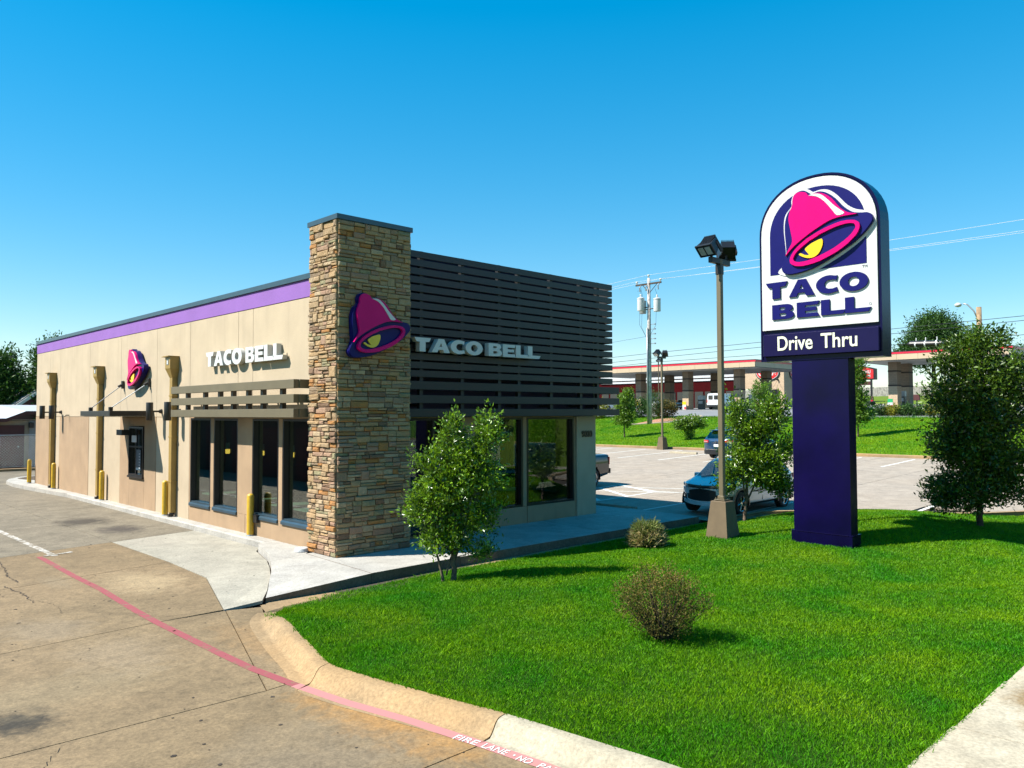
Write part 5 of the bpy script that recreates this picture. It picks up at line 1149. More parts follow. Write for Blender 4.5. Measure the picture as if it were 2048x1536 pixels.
# bronze shrub in the lawn
def shrub(name,label,base,blobs,n,leaf,mt,group=None,stems=60,cat='shrub',bark='bark_dark',lvb=None,wid=.5):
    t=thing(name,label,cat,base,0,group); C=[];O=[]
    w_=np.array([b[2]**2*b[3] for b in blobs]); w_/=w_.sum()
    ids=RNG.choice(len(blobs),n//5,p=w_)
    for i in ids:
        b=blobs[i]; v=RNG.normal(size=3); v/=np.linalg.norm(v); r=RNG.random()**.30*RNG.uniform(.8,1.13)
        C.append(tuple(CR*(b[0]+v[0]*r*b[2])+CF*(v[1]*r*b[2]*.9)+Vector((0,0,max(.03,b[1]+v[2]*r*b[3]))))); O.append(tuple(CR*v[0]+CF*v[1]+Vector((0,0,v[2]))))
    C=np.array(C);O=np.array(O); k=np.repeat(np.arange(len(C)),5); sh=O[k]*.7+np.array([0,0,.5]); P_=C[k]+sh*RNG.uniform(-.5,.7,(len(k),1))*leaf*2.2+RNG.normal(0,leaf*.35,(len(k),3))
    lv=RNG.random(len(k)); 
    if lvb is not None: lv=np.clip(lv*.7+lvb(P_)*.5,0,1)
    inst('foliage',leafset('foliage',P_,RNG.normal(0,.7,(len(k),3))+sh*.6,leaf*RNG.uniform(.6,1.2,len(k)),mt,wid,lv),t)
    mb=MB()
    for i in RNG.choice(len(C),min(stems,len(C)),replace=False): mb.tube([(C[i][0]*.08,C[i][1]*.08,-.03),(C[i][0]*.5,C[i][1]*.5,C[i][2]*.45),tuple(C[i])],[.009,.006,.002],4)
    part('stems',mb,MT[bark],t,center=False); return t
shrub('bronze_shrub','round bronze and green shrub standing alone in the near lawn',(-.02,-8.12,lawnz(0,-8.1)-.01),[(0,.50,.56,.42),(-.40,.56,.30,.24),(.46,.50,.28,.20),(.05,.25,.42,.24),(-.08,.84,.36,.16),(.25,.78,.22,.14),(-.55,.62,.12,.1),(.62,.55,.12,.08),(-.25,.98,.08,.08),(.1,1.0,.07,.07)],15000,.028,MT['leaf_rust'],stems=120,lvb=lambda P_:np.clip((P_[:,2]-.25)/.6,0,1)*RNG.random(len(P_)))
# clump of ornamental grass
t=thing('ornamental_grass','straw coloured mound of ornamental grass by the shaded walk','ornamental grass',(5.95,-3.52,lawnz(5.9,-3.5)-.01))
n=5200; th=RNG.uniform(0,2*pi,n); el=np.arccos(RNG.uniform(0.02,1,n)); L_=.33*RNG.uniform(.65,1.25,n); r0=.10*np.sqrt(RNG.random(n))
dx=np.sin(el)*np.cos(th); dy=np.sin(el)*np.sin(th); dz=np.cos(el)*1.45+.25
cx=r0*np.cos(th)+dx*L_*.55+0; cy=r0*np.sin(th)+dy*L_*.55; cz=.04+dz*L_*.75
D_=np.stack([dx,dy,dz*.35],1)+RNG.normal(0,.55,(n,3))
lv=np.clip(.05+.95*RNG.random(n)**1.3*(1-.75*(np.cos(el)>.62))*(.35+.65*np.clip(cz/.35,0,1)),0,1)
C_=np.stack([cx*1.15,cy*1.15,np.maximum(cz,.02)],1)
inst('blades',leafset('blades',C_,D_,.17*RNG.uniform(.6,1.3,n),MT['straw'],.04,lv),t)
m2=2600; D2=np.stack([dx,dy,dz],1)[:m2]; C2=np.stack([r0*np.cos(th),r0*np.sin(th),0*r0],1)[:m2]
inst('stalks',leafset('stalks',C2,D2+RNG.normal(0,.12,(m2,3)),.50*RNG.uniform(.5,1.1,m2),MT['straw'],.02,np.clip(RNG.random(m2)*.9,0,1)),t)

# ================================================================== LAMP POSTS
def lamp_post(label,loc,rz=0,group='twin-head parking lot lamps'):
    t=thing('lamp_post',label,'lamp post',loc,rz,group); m=MB()
    a,b,h=.30,.20,.86; m.add([(-a,-a,-.1),(a,-a,-.1),(a,a,-.1),(-a,a,-.1),(-b,-b,h-.015),(b,-b,h-.015),(b,b,h-.015),(-b,b,h-.015),(-b+.015,-b+.015,h),(b-.015,-b+.015,h),(b-.015,b-.015,h),(-b+.015,b-.015,h)],
      [(0,1,5,4),(1,2,6,5),(2,3,7,6),(3,0,4,7),(4,5,9,8),(5,6,10,9),(6,7,11,10),(7,4,8,11),(8,9,10,11)]); part('concrete_base',m,MT['polebase'],t)
    m=MB(); m.bbox(-.062,-.062,h+.03,.062,.062,6.72,.012); part('pole',m,MT['bronze'],t)
    m=MB(); m.bbox(-.14,-.14,h+.012,.14,.14,h+.035,.004)
    for sx in(-1,1):
        for sy in(-1,1): m.cyl((sx*.11,sy*.11,h),(sx*.11,sy*.11,h+.08),.014,n=6)
    m.bbox(-.085,-.085,h+.036,.085,.085,h+.12,.01); part('base_plate',m,MT['bronze'],t)
    m=MB(); m.bbox(-.42,-.055,6.60,.42,.055,6.74,.01); m.bbox(-.075,-.075,6.35,.075,.075,6.60,.01); part('cross_arm',m,MT['darkbronze'],t)
    for k,(x,az,tilt) in enumerate(((-.36,radians(176),radians(46)),(.32,radians(42),radians(40)))):
        Mx=Matrix.Translation((x+(-.10 if k==0 else .04),0,7.0))@Matrix.Rotation(az,4,'Z')@Matrix.Rotation(tilt,4,'Y')@Matrix.Scale(1.22,4)
        m=MB(); # local: light looks along +x
        m.add([(.16,-.18,-.13),(.16,.18,-.13),(.16,.18,.13),(.16,-.18,.13),(-.16,-.13,-.10),(-.16,.13,-.10),(-.16,.13,.08),(-.16,-.13,.08)],[(0,1,2,3),(7,6,5,4),(0,4,5,1),(1,5,6,2),(2,6,7,3),(3,7,4,0)])
        m.bbox(.14,-.19,-.14,.18,.19,.14,.008)
        for i in range(11): y=-.12+i*.024; m.box(-.17,y-.004,.085,.1,y+.004,.125)
        m.tf(Mx); f=part('floodlight',m,MT['lamphead'],t,center=False)
        m=MB(); m.box(.181,-.13,-.09,.184,-.01,.09); m.box(.181,.02,-.09,.184,.14,.09); m.tf(Mx); part('lens',m,MT['lens_clear'],f,center=False)
        m=MB(); m.box(-.12,-.16,-.22,-.04,-.135,.02); m.box(-.12,.135,-.22,-.04,.16,.02); m.tf(Mx); m.cyl((x,0,6.74),(x,0,6.90),.035,n=10); part('yoke',m,MT['darkbronze'],f,center=False)
    return t
MT['polebase']=mat('brown_painted_concrete',(0.145,0.102,0.055),0.8,var=0.08,scale=4,bs=0.3,bscale=40)
MT['lamphead']=mat('dark_lamp_housing',(0.020,0.020,0.022),0.35,var=0.08,metal=0.2)
lp=lamp_post('tall twin-head lamp post on a tapered brown base in the near lawn',(8.12,-4.18,lawnz(8.1,-4.2)-.0))
c=copy_tree(lp); c.location=(35.55,16.75,.52); c.rotation_euler=(0,0,radians(-6)); c.scale=(.95,.95,.93); c['label']='twin-head lamp post at the far curb of the parking lot'
c=copy_tree(lp); c.location=(81.4,49.4,3.25); c.rotation_euler=(0,0,radians(40)); c.scale=(1,1,1); c['label']='distant lamp post on the filling station forecourt by the wooden pole'
# wheel stops
def wstop(label,loc,rz,w=1.85):
    t=thing('wheel_stop',label,'wheel stop',loc,rz,'concrete wheel stops'); m=MB()
    m.prism([[(-.08,0),(-.08,.04),(-.05,.12),(.05,.12),(.08,.04),(.08,0)]],lambda u,v,d:(u,d,v),-w/2,w/2); part('stop_block',m,MT['curb_new'],t)
    for y in (-.55,.55): m=MB(); m.cyl((0,y,.118),(0,y,.128),.018,n=8); part('anchor_bolt',m,MT['darkbronze'],t)
    return t
wstop('shaded concrete wheel stop beside the building corner',(11.35,1.75,Hx(11.35)),0)
for x,y,l in ((33.0,13.4,'sunlit wheel stop in front of the far lamp post'),(33.2,10.6,'wheel stop left of the blue car at the far curb'),(34.6,4.6,'wheel stop beyond the white car at the far curb')): wstop(l,(x,y,Hx(x)),radians(-2),2.0)

# ================================================================== CARS
def sm(a,k=2):
    a=np.array(a,float)
    for _ in range(k): b=a.copy(); b[1:-1]=(a[:-2]+2*a[1:-1]+a[2:])/4; a=b
    return a
def car(name,label,cat,loc,rz,L,W,top,belt,paint,glass_top=(),side_glass=(),wheels=(),wr=.34,zs=.26,roofw=.76,kf=.42,kr=.22,front=None,rear=None,group=None,cladding=True,ns=76,pillars=()):
    """top/belt: [(x,z)] profiles in car space, x from -L/2 (tail) to L/2 (nose)"""
    t=thing(name,label,cat,loc,rz,group)
    hx=L/2; X=np.concatenate([-hx+kr*np.linspace(0,1,9)**2.2, np.linspace(-hx+kr,hx-kf,ns)[1:-1], hx-kf*np.linspace(1,0,11)**2.0])
    zt=sm(np.interp(X,[p[0] for p in top],[p[1] for p in top]),2); zb=sm(np.interp(X,[p[0] for p in belt],[p[1] for p in belt]),3); zb=np.minimum(zb,zt-.015)
    wm=W/2
    def plan(x):
        if x>hx-kf: return max(0.0,((hx-x)/kf))**(1/2.7)
        if x<-hx+kr: return max(0.0,((x+hx)/kr))**(1/3.2)
        return 1.0
    NJ=15; G=np.zeros((len(X),NJ,3))
    lows=[0.0,.10,.22,.36,.50,.64,.78,.90,1.0]
    for i,x in enumerate(X):
        w_=wm*plan(x)*(1-.035*max(0,(abs(x)-hx*.55)/(hx*.45))); b=zb[i]; T_=zt[i]; g=min(1,max(0,(T_-b-.10)/.30)); s=zs+(.10*max(0,(abs(x)-hx+.55)/.55))
        pr=[.90,.965,.985,.995,1.0,.998,.99,.975,.955]
        G[i,0]=(x,0,s)
        for q in range(9): G[i,1+q]=(x,w_*pr[q],s+(b-s)*lows[q])
        rw=min(w_,wm)*(.80*(1-g)+roofw*g)
        G[i,10]=(x,w_*.955+(rw-w_*.955)*(.5*g+.22*(1-g)), b+(T_-b)*(.52*g+.55*(1-g)))
        G[i,11]=(x,rw+.012*g, b+(T_-b)*(.90*g+.86*(1-g)))
        G[i,12]=(x,rw*.93, b+(T_-b)*(.975*g+.94*(1-g)))
        G[i,13]=(x,rw*.5, T_-.004)
        G[i,14]=(x,0,T_)
    Ra=wr+.065
    for wx in wheels:
        for i in range(len(X)):
            for j in range(1,9):
                d=Vector((G[i,j,0]-wx,G[i,j,2]-wr)); 
                if Ra-.055<d.length<Ra+.035: d=d.normalized()*Ra; G[i,j,0]=wx+d.x; G[i,j,2]=wr+d.y
    body,gls,clad,blk=MB(),MB(),MB(),MB()
    def emit(mb,i,j,off=0.0):
        for s in (1,-1):
            q=[G[i,j],G[i+1,j],G[i+1,j+1],G[i,j+1]]; q=[(p[0],p[1]*s,p[2]) for p in q]; q=q[::-1] if s>0 else q
            mb.add(q,[(0,1,2,3)])
    for i in range(len(X)-1):
        xm=(X[i]+X[i+1])/2
        for j in range(NJ-1):
            c=(G[i,j]+G[i+1,j]+G[i+1,j+1]+G[i,j+1])/4
            if 1<=j<=8 and any(hypot(c[0]-wx,c[2]-wr)<Ra-.004 for wx in wheels): continue
            if j>=11 and any(a<xm<b for a,b in glass_top) : emit(gls,i,j)
            elif j in (9,10) and any(a<xm<b for a,b in side_glass) and not any(abs(xm-p)<.045 for p in pillars) and zt[i]-zb[i]>.12: emit(gls,i,j)
            elif j in (9,10) and any(abs(xm-p)<.045 for p in pillars): emit(blk,i,j)
            elif cladding and j<=1 and abs(c[0])<hx-.30: emit(clad,i,j)
            else: emit(body,i,j)
    def weld(mb):
        d={};nv=[];mp=[]
        for v in mb.v:
            k=tuple(round(c,4) for c in v)
            if k not in d: d[k]=len(nv); nv.append(v)
            mp.append(d[k])
        f2=[];m2=[]
        for f,m in zip(mb.f,mb.m):
            f=tuple(dict.fromkeys(mp[i] for i in f))
            if len(f)>=3: f2.append(f); m2.append(m)
        mb.v=nv; mb.f=f2; mb.m=m2; return mb
    part('body',weld(body),paint,t,smooth=38,center=False)
    part('windows',weld(gls),MT['carglass'],t,smooth=38,center=False)
    if clad.v: part('lower_cladding',weld(clad),MT['black'],t,smooth=38,center=False)
    if blk.v: part('pillar',weld(blk),MT['black'],t,center=False)
    # dark cabin and seats behind the glass
    m=MB(); x0=min([a for a,b in glass_top]+[a for a,b in side_glass]+[0]); x1=max([b for a,b in glass_top]+[b for a,b in side_glass]+[.1])
    m.box(max(x0+.1,-hx+.2),-wm*.86,zs+.1,min(x1-.1,hx-.7),wm*.86,float(np.interp((x0+x1)/2,X,zb))-.12)
    part('cabin_floor',m,MT['black'],t,center=False)
    for wx in wheels:
        for s in (1,-1):
            m=MB(); n=18; 
            pa=[];pb=[];pc=[]
            for k in range(n+1):
                a=radians(-12+204*k/n); pa.append((wx+(Ra-.006)*cos(a),s*(wm*1.004),wr+(Ra-.006)*sin(a))); pb.append((wx+(Ra+.055)*cos(a),s*(wm*.998),wr+(Ra+.055)*sin(a))); pc.append((wx+(Ra-.006)*cos(a),s*wm*.55,wr+(Ra-.006)*sin(a)))
            if cladding: m.strip(pa,pb)
            m.strip(pa,pc); m.add([p for p in pc],[tuple(range(n+1))]); part('wheel_arch',m,MT['black'],t,center=False)
            y=s*(wm-.115); m=MB(); m.tf(Matrix.Identity(4))
            prof=[(wr*.66,.105),(wr*.70,.112),(wr*.93,.108),(wr,.085),(wr,-.085),(wr*.93,-.108),(wr*.66,-.10)]
            m.lathe(prof,(0,0,0),28); Mx=Matrix.Translation((wx,y,wr))@Matrix.Rotation(-s*pi/2,4,'X'); m.tf(Mx)
            wh=part('wheel',m,MT['rubber'],t,smooth=45,center=False)
            m=MB(); m.lathe([(0,.02),(wr*.6,.02),(wr*.66,.05),(wr*.66,-.1)],(0,0,0),24); m.tf(Mx); part('rim_barrel',m,MT['black'],wh,smooth=45,center=False)
            m=MB()
            for k in range(5):
                a=2*pi*k/5
                for da in (-.17,.17):
                    c0=(wr*.13*cos(a),wr*.13*sin(a),.085); c1=(wr*.65*cos(a+da),wr*.65*sin(a+da),.098); m.cyl(c0,c1,.021,.016,n=6)
            m.lathe([(wr*.16,.06),(wr*.16,.095),(.0,.102)],(0,0,0),12); m.lathe([(wr*.66,.095),(wr*.665,.108),(wr*.62,.10)],(0,0,0),28); m.tf(Mx); part('rim',m,MT['chrome'],wh,smooth=45,center=False)
    def fx_(y): return hx-kf*(min(1,abs(y)/wm))**2.7
    def rx_(y): return -hx+kr*(min(1,abs(y)/wm))**3.2
    def colpatch(nm,mt,y0,y1,zlo,zhi,d=.012,end='front',nn=16,parent=t):
        m=MB(); f=(lambda y:fx_(y)+d) if end=='front' else (lambda y:rx_(y)-d); a=[];b=[];c=[];e=[]
        for k in range(nn+1):
            y=y0+(y1-y0)*k/nn; lo=zlo(y) if callable(zlo) else zlo; hi=zhi(y) if callable(zhi) else zhi; x=f(y); back=x-(.05 if end=='front' else -.05)
            a.append((x,y,lo)); b.append((x,y,hi)); c.append((back,y,hi+.006)); e.append((back,y,lo-.006))
        if end=='front': m.strip(b,a); m.strip(c,b); m.strip(a,e)
        else: m.strip(a,b); m.strip(b,c); m.strip(e,a)
        m.add([a[0],b[0],c[0],e[0]],[(0,1,2,3)]); m.add([a[-1],b[-1],c[-1],e[-1]],[(3,2,1,0)])
        return part(nm,m,mt,parent,smooth=30,center=False)
    if front: front(colpatch,t,wm,hx,zs)
    if rear: rear(colpatch,t,wm,hx,zs)
    # side mirrors and handles
    if side_glass:
        xm=max(b for a,b in side_glass)-.42; zb0=float(np.interp(xm,X,zb))
        for s in (1,-1):
            m=MB(); m.bbox(xm-.07,s*(wm+.10)-.09,zb0+.0,xm+.09,s*(wm+.10)+.09,zb0+.15,.03); part('mirror',m,paint,t,center=False)
            m=MB(); 
            for hxx in (xm-1.0,xm-1.95):
                if hxx>-hx+.6: m.bbox(hxx,s*(wm*.995)-.012,zb0-.13,hxx+.17,s*(wm*.995)+.012,zb0-.10,.005)
            part('door_handle',m,paint,t,center=False)
            m=MB(); 
            for xd in pillars: m.box(xd-.004,s*wm*.985-.009,zs+.12,xd+.004,s*wm*.985+.009,zb0-.01)
            part('door_seam',m,MT['black'],t,center=False)
    return t,X,zt,zb
MT['skid']=mat('silver_skid_plate',(0.60,0.63,0.66),0.35,coat=0.5)
def suv_front(cp,t,wm,hx,zs):
    cp('grille',MT['black'],-wm*.60,wm*.60,lambda y:.42+.12*(abs(y)/wm)**2,lambda y:.775-.22*(abs(y)/wm)**2)
    cp('upper_grille',MT['black'],-wm*.66,wm*.66,lambda y:.79+.03*(abs(y)/wm),lambda y:.875+.03*(abs(y)/wm),.014)
    cp('chrome_strip',MT['chrome'],-wm*.60,wm*.60,lambda y:.845+.03*(abs(y)/wm)**2,lambda y:.862+.03*(abs(y)/wm)**2,.022)
    for s in (1,-1):
        cp('headlight',MT['lens_clear'],min(s*wm*.56,s*wm*.95),max(s*wm*.56,s*wm*.95),lambda y:.80+.04*abs(y)/wm,lambda y:.87+.055*abs(y)/wm,.02)
        cp('bumper_blade',MT['carwhite'],min(s*wm*.52,s*wm*.95),max(s*wm*.52,s*wm*.95),lambda y:.60+.03*abs(y)/wm,lambda y:.765+.03*abs(y)/wm,.035)
        cp('fog_lamp_pocket',MT['black'],min(s*wm*.72,s*wm*.94),max(s*wm*.72,s*wm*.94),.44,.58,.016)
        cp('fog_lamp',MT['lens_clear'],min(s*wm*.80,s*wm*.88),max(s*wm*.80,s*wm*.88),.49,.54,.024,nn=6)
    cp('skid_bar',MT['skid'],-wm*.86,wm*.86,lambda y:.29+.09*(abs(y)/wm)**2,lambda y:.385+.10*(abs(y)/wm)**2,.04)
    m=MB()
    for a in (90,210,330):
        c=(cos(radians(a))*.055,sin(radians(a))*.055); r=.05
        m.prism([[(c[0]+r*cos(radians(a)),c[1]+r*sin(radians(a))),(c[0]+r*.5*cos(radians(a+90)),c[1]+r*.5*sin(radians(a+90))),(c[0]-r*cos(radians(a)),c[1]-r*sin(radians(a))),(c[0]+r*.5*cos(radians(a-90)),c[1]+r*.5*sin(radians(a-90)))]],lambda u,v,d:(hx+.03+d,-u,.82+v),0,.012)
    part('badge',m,MT['chrome'],t,center=False)
def suv_rear(cp,t,wm,hx,zs):
    for s in (1,-1): cp('tail_light',MT['lens_red'],min(s*wm*.55,s*wm*.97),max(s*wm*.55,s*wm*.97),lambda y:.93,lambda y:1.03+.04*abs(y)/wm,.02,'rear')
    for s in (1,-1): cp('tail_light_lens',MT['lens_clear'],min(s*wm*.6,s*wm*.95),max(s*wm*.6,s*wm*.95),.965,.985,.028,'rear')
    cp('lower_bumper',MT['black'],-wm*.94,wm*.94,.28,.50,.02,'rear'); cp('bumper_chrome',MT['chrome'],-wm*.72,wm*.72,.53,.57,.03,'rear')
    cp('number_plate',MT['plate'],-.16,.16,.70,.84,.022,'rear',4); cp('handle_chrome',MT['chrome'],-.28,.28,.90,.93,.022,'rear',6)
    m=MB(); m.prism([arc(0,0,.06,.06,0,345,20),arc(0,0,.045,.045,0,345,20)],lambda u,v,d:(-hx-.02-d,u,.99+v),0,.012); m.box(-hx-.03,-.075,.98,-hx-.02,.075,1.0); part('badge',m,MT['chrome'],t,center=False)
# white compact SUV, nose towards the building
L_=4.30; hx=L_/2
ws,_a,_b,_c=car('parked_suv','white compact SUV with dark cladding parked nose-in beside the walk','car',(13.78,-1.38,Hx(13.2)+.01),pi,L_,1.79,
  [(-hx,1.0),(-hx+.10,1.10),(-hx+.55,1.52),(-hx+.9,1.60),(-.2,1.64),(.35,1.60),(.65,1.50),(1.32,1.07),(1.45,1.03),(hx-.30,.93),(hx,.82)],
  [(-hx,.98),(-hx+.5,1.12),(0,1.03),(1.3,.98),(hx-.3,.89),(hx,.78)],MT['carwhite'],
  glass_top=((-hx+.10,-hx+.52),(.52,1.30)),side_glass=((-hx+.42,1.20),),wheels=(-1.30,1.37),wr=.345,front=suv_front,rear=suv_rear,group='cars parked around the restaurant',pillars=(-.72,.12))
m=MB()
for s in (1,-1): m.tube([(-1.4,s*.62,1.62),(-1.2,s*.62,1.665),(0,s*.64,1.68),(.4,s*.64,1.62)],.014,6)
part('roof_rail',m,MT['black'],ws,center=False)
m=MB(); m.add([(1.36,-.62,1.052),(1.36,.62,1.052),(1.28,.66,1.085),(1.28,-.66,1.085)],[(0,1,2,3)]); m.tube([(1.36,.1,1.07),(1.25,.5,1.12)],.012,5); m.tube([(1.36,-.5,1.07),(1.22,-.05,1.14)],.012,5); part('wiper',m,MT['black'],ws,center=False)
# blue SUV, tail towards the camera
L_=4.85; hx=L_/2
def blue_front(cp,t,wm,hx,zs): cp('grille',MT['black'],-wm*.6,wm*.6,.5,.8); [cp('headlight',MT['lens_clear'],min(s*wm*.6,s*wm*.95),max(s*wm*.6,s*wm*.95),.78,.90) for s in (1,-1)]
bs_,_a,_b,_c=car('parked_suv','dark blue SUV seen from behind at the far side of the lot','car',(31.75,8.72,Hx(31.7)+.01),radians(-3),L_,1.92,
  [(-hx,1.0),(-hx+.12,1.15),(-hx+.45,1.52),(-hx+.8,1.64),(-.3,1.70),(.5,1.64),(.8,1.55),(1.45,1.12),(1.6,1.06),(hx-.3,.97),(hx,.86)],
  [(-hx,1.0),(-hx+.5,1.16),(0,1.06),(1.4,1.02),(hx-.3,.93),(hx,.8)],MT['carblue'],
  glass_top=((-hx+.12,-hx+.50),(.70,1.42)),side_glass=((-hx+.75,1.30),),wheels=(-1.42,1.40),wr=.37,front=blue_front,rear=suv_rear,group='cars parked around the restaurant',pillars=(-.75,.2),cladding=False)
m=MB(); m.bbox(-hx+.30,-.66,1.575,-hx+.72,.66,1.62,.015); part('roof_spoiler',m,MT['carblue'],bs_,center=False)
m=MB()
for s in (1,-1): m.tube([(-1.5,s*.66,1.68),(-1.3,s*.68,1.73),(.1,s*.69,1.74),(.5,s*.68,1.67)],.016,6)
part('roof_rail',m,MT['chrome'],bs_,center=False)
# charcoal pickup behind the corner of the building
L_=5.85; hx=L_/2
def truck_rear(cp,t,wm,hx,zs):
    for s in (1,-1): cp('tail_light',MT['lens_red'],min(s*wm*.84,s*wm*.985),max(s*wm*.84,s*wm*.985),.92,1.22,.015,'rear',4)
    cp('rear_bumper',MT['chrome'],-wm*.97,wm*.97,.55,.75,.11,'rear'); cp('number_plate',MT['plate'],-.15,.15,.58,.72,.12,'rear',4)
pk,_a,_b,_c=car('pickup_truck','charcoal pickup truck, only its tail showing past the building corner','pickup truck',(13.78,7.1,Hx(13.8)+.02),pi,L_,2.02,
  [(-hx,1.33),(-.75,1.34),(-.68,1.45),(-.55,1.82),(.6,1.88),(.9,1.82),(1.6,1.25),(1.75,1.20),(hx-.2,1.12),(hx,1.0)],
  [(-hx,1.28),(-.7,1.28),(0,1.26),(1.6,1.18),(hx,.95)],MT['carblack'],glass_top=((.85,1.55),(-.68,-.56)),side_glass=((-.5,1.4),),wheels=(-1.75,1.85),wr=.41,zs=.42,front=blue_front,rear=truck_rear,group='cars parked around the restaurant',kr=.10,roofw=.80,cladding=False,pillars=(.35,))
# ================================================================== FILLING STATION
GZ0=3.34
FS='filling station canopies'
def col(parent,x,y,z0,ztop,sx=1.28,sy=1.0):
    m=MB(); m.box(x-sx/2,y-sy/2,z0,x+sx/2,y+sy/2,z0+2.62); c=part('column',m,MT['cmu'],parent,world=True)
    m=MB(); m.box(x-sx/2-.02,y-sy/2-.02,z0+2.621,x+sx/2+.02,y+sy/2+.02,z0+2.80); m_=MB(); m_.box(x-sx/2-.02,y-sy/2-.02,ztop-1.15,x+sx/2+.02,y+sy/2+.02,ztop-.97); part('dark_band',m,MT['cmu_band'],c,world=True); part('dark_band',m_,MT['cmu_band'],c,world=True)
    m=MB(); m.box(x-sx/2+.004,y-sy/2+.004,z0+2.801,x+sx/2-.004,y+sy/2-.004,ztop); part('upper_column',m,MT['cmu_dark'],c,world=True)
def pump(label,x,y,z):
    t=thing('fuel_pump',label,'fuel pump',(x,y,z),0,'fuel pumps under the canopies'); m=MB(); m.bbox(-.3,-.45,0,.3,.45,1.45,.03); part('pump_body',m,MT['pump'],t)
    m=MB(); m.bbox(-.32,-.47,1.46,.32,.47,2.1,.03); part('pump_head',m,MT['galv'],t); m=MB(); m.box(-.305,-.35,.9,-.301,.35,1.3); part('display',m,MT['white_paint'],t)
    m=MB()
    for s in (-1,1): m.tube([(-.2,s*.46,1.2),(-.3,s*.62,.8),(-.25,s*.6,.35),(-.2,s*.48,.5)],.02,5)
    part('hose',m,MT['rubber'],t,center=False); return t
def canopy(label,x0,x1,y0,y1,zb_,zt_,cols):
    t=thing('station_canopy',label,'fuel canopy',((x0+x1)/2,(y0+y1)/2,GZ0),0,FS)
    m=MB(); m.box(x0+.08,y0+.08,zb_,x1-.08,y1-.08,zt_-.06); part('canopy_deck',m,MT['soffit'],t,world=True)
    hp=(zt_-zb_)*.70
    def run(xa,ya,xb,yb,nx,ny):
        Ln=hypot(xb-xa,yb-ya); n=max(1,int(Ln/2.2)); 
        for i in range(n):
            p=Vector((xa,ya)).lerp(Vector((xb,yb)),i/n); q=Vector((xa,ya)).lerp(Vector((xb,yb)),(i+1)/n); d=(q-p).normalized()*.012
            m=MB(); a=(p.x+d.x,p.y+d.y); b=(q.x-d.x,q.y-d.y)
            m.box(min(a[0],b[0])-(.04 if nx else 0),min(a[1],b[1])-(.04 if ny else 0),zb_+.06,max(a[0],b[0])+(.04 if nx else 0),max(a[1],b[1])+(.04 if ny else 0),zb_+hp)
            part('fascia_panel',m,MT['fascia'],t,world=True)
    run(x0,y0,x0,y1,1,0); run(x1,y0,x1,y1,1,0); run(x0+.04,y0,x1-.04,y0,0,1); run(x0+.04,y1,x1-.04,y1,0,1)
    for (z0,z1,mt,e) in ((zb_-.02,zb_+.058,'black',.05),(zb_+hp+.002,zt_-.10,'redband',.07),(zt_-.098,zt_,'black',.06)):
        m=MB(); m.box(x0-e,y0-e,z0,x0+.06,y1+e,z1); m.box(x1-.06,y0-e,z0,x1+e,y1+e,z1); m.box(x0+.061,y0-e,z0,x1-.061,y0+.06,z1); m.box(x0+.061,y1-.06,z0,x1-.061,y1+e,z1); part('red_stripe' if mt=='redband' else 'dark_trim',m,MT[mt],t,world=True)
    for (x,y) in cols: col(t,x,y,GZ0,zb_)
    return t
canopy('longer beige fuel canopy with red stripe behind the wooden utility pole',83.4,98.3,35.9,67.1,8.78,9.78,[(86.8,56.4),(86.8,48.2),(86.8,40.1),(94.2,56.4),(94.2,48.2),(94.2,40.1)])
canopy('beige fuel canopy with red stripe right of the navy pylon, two columns showing',83.4,94.2,7.4,23.1,8.78,9.78,[(86.8,20.1),(91.2,20.3),(86.8,9.9),(91.2,10.0)])
for x,y,l in ((89.5,56.4,'leftmost dark fuel pump'),(90.3,48.2,'dark fuel pump beside the white sedan'),(90.3,40.1,'dark fuel pump left of the brick wall'),(89.1,20.2,'dark fuel pump between the two right canopy columns')): pump(l,x,y,GZ0)
# cars at the station
def van_rear(cp,t,wm,hx,zs):
    for s in (1,-1): cp('tail_light',MT['lens_red'],min(s*wm*.86,s*wm*.97),max(s*wm*.86,s*wm*.97),.9,1.3,.015,'rear',4); cp('rear_door_window',MT['carblack'],min(s*wm*.08,s*wm*.72),max(s*wm*.08,s*wm*.72),1.30,1.85,.012,'rear',6)
    cp('rear_bumper',MT['black'],-wm*.95,wm*.95,.40,.60,.07,'rear'); cp('number_plate',MT['plate'],.06,.36,.95,1.08,.016,'rear',4)
car('white_van','white panel van seen from behind driving across the forecourt','van',(84.0,41.0,Hx(84)+.05),radians(5),5.4,2.0,[(-2.7,2.02),(-2.5,2.12),(.9,2.14),(1.3,2.05),(1.95,1.35),(2.1,1.25),(2.5,1.12),(2.7,1.0)],[(-2.7,1.28),(1.8,1.28),(2.7,.95)],MT['carwhite'],glass_top=((1.2,1.92),),side_glass=((.6,1.75),),wheels=(-1.75,1.75),wr=.37,zs=.38,roofw=.86,kr=.09,rear=van_rear,group='vehicles at the filling station',cladding=False)
SED=lambda label,x,y,rz,mt='carwhite': car('sedan',label,'car',(x,y,Hx(x)+.05),rz,4.5,1.8,[(-2.25,.98),(-1.75,1.05),(-1.0,1.42),(.3,1.44),(1.15,1.02),(1.9,.88),(2.25,.72)],[(-2.25,.9),(-1.7,.98),(1.1,.95),(2.25,.68)],MT[mt],glass_top=((-1.7,-1.05),(.4,1.1)),side_glass=((-1.35,.95),),wheels=(-1.35,1.4),wr=.32,front=blue_front,rear=suv_rear,group='vehicles at the filling station',cladding=False,pillars=(-.2,))
SED('white sedan under the long canopy, left of the white van',92.0,52.4,radians(200))
SED('white car half hidden by the yellow-green bushes under the canopy',84.8,59.8,radians(150))
SED('white car furthest left behind the slat screen edge',84.9,66.6,radians(120))
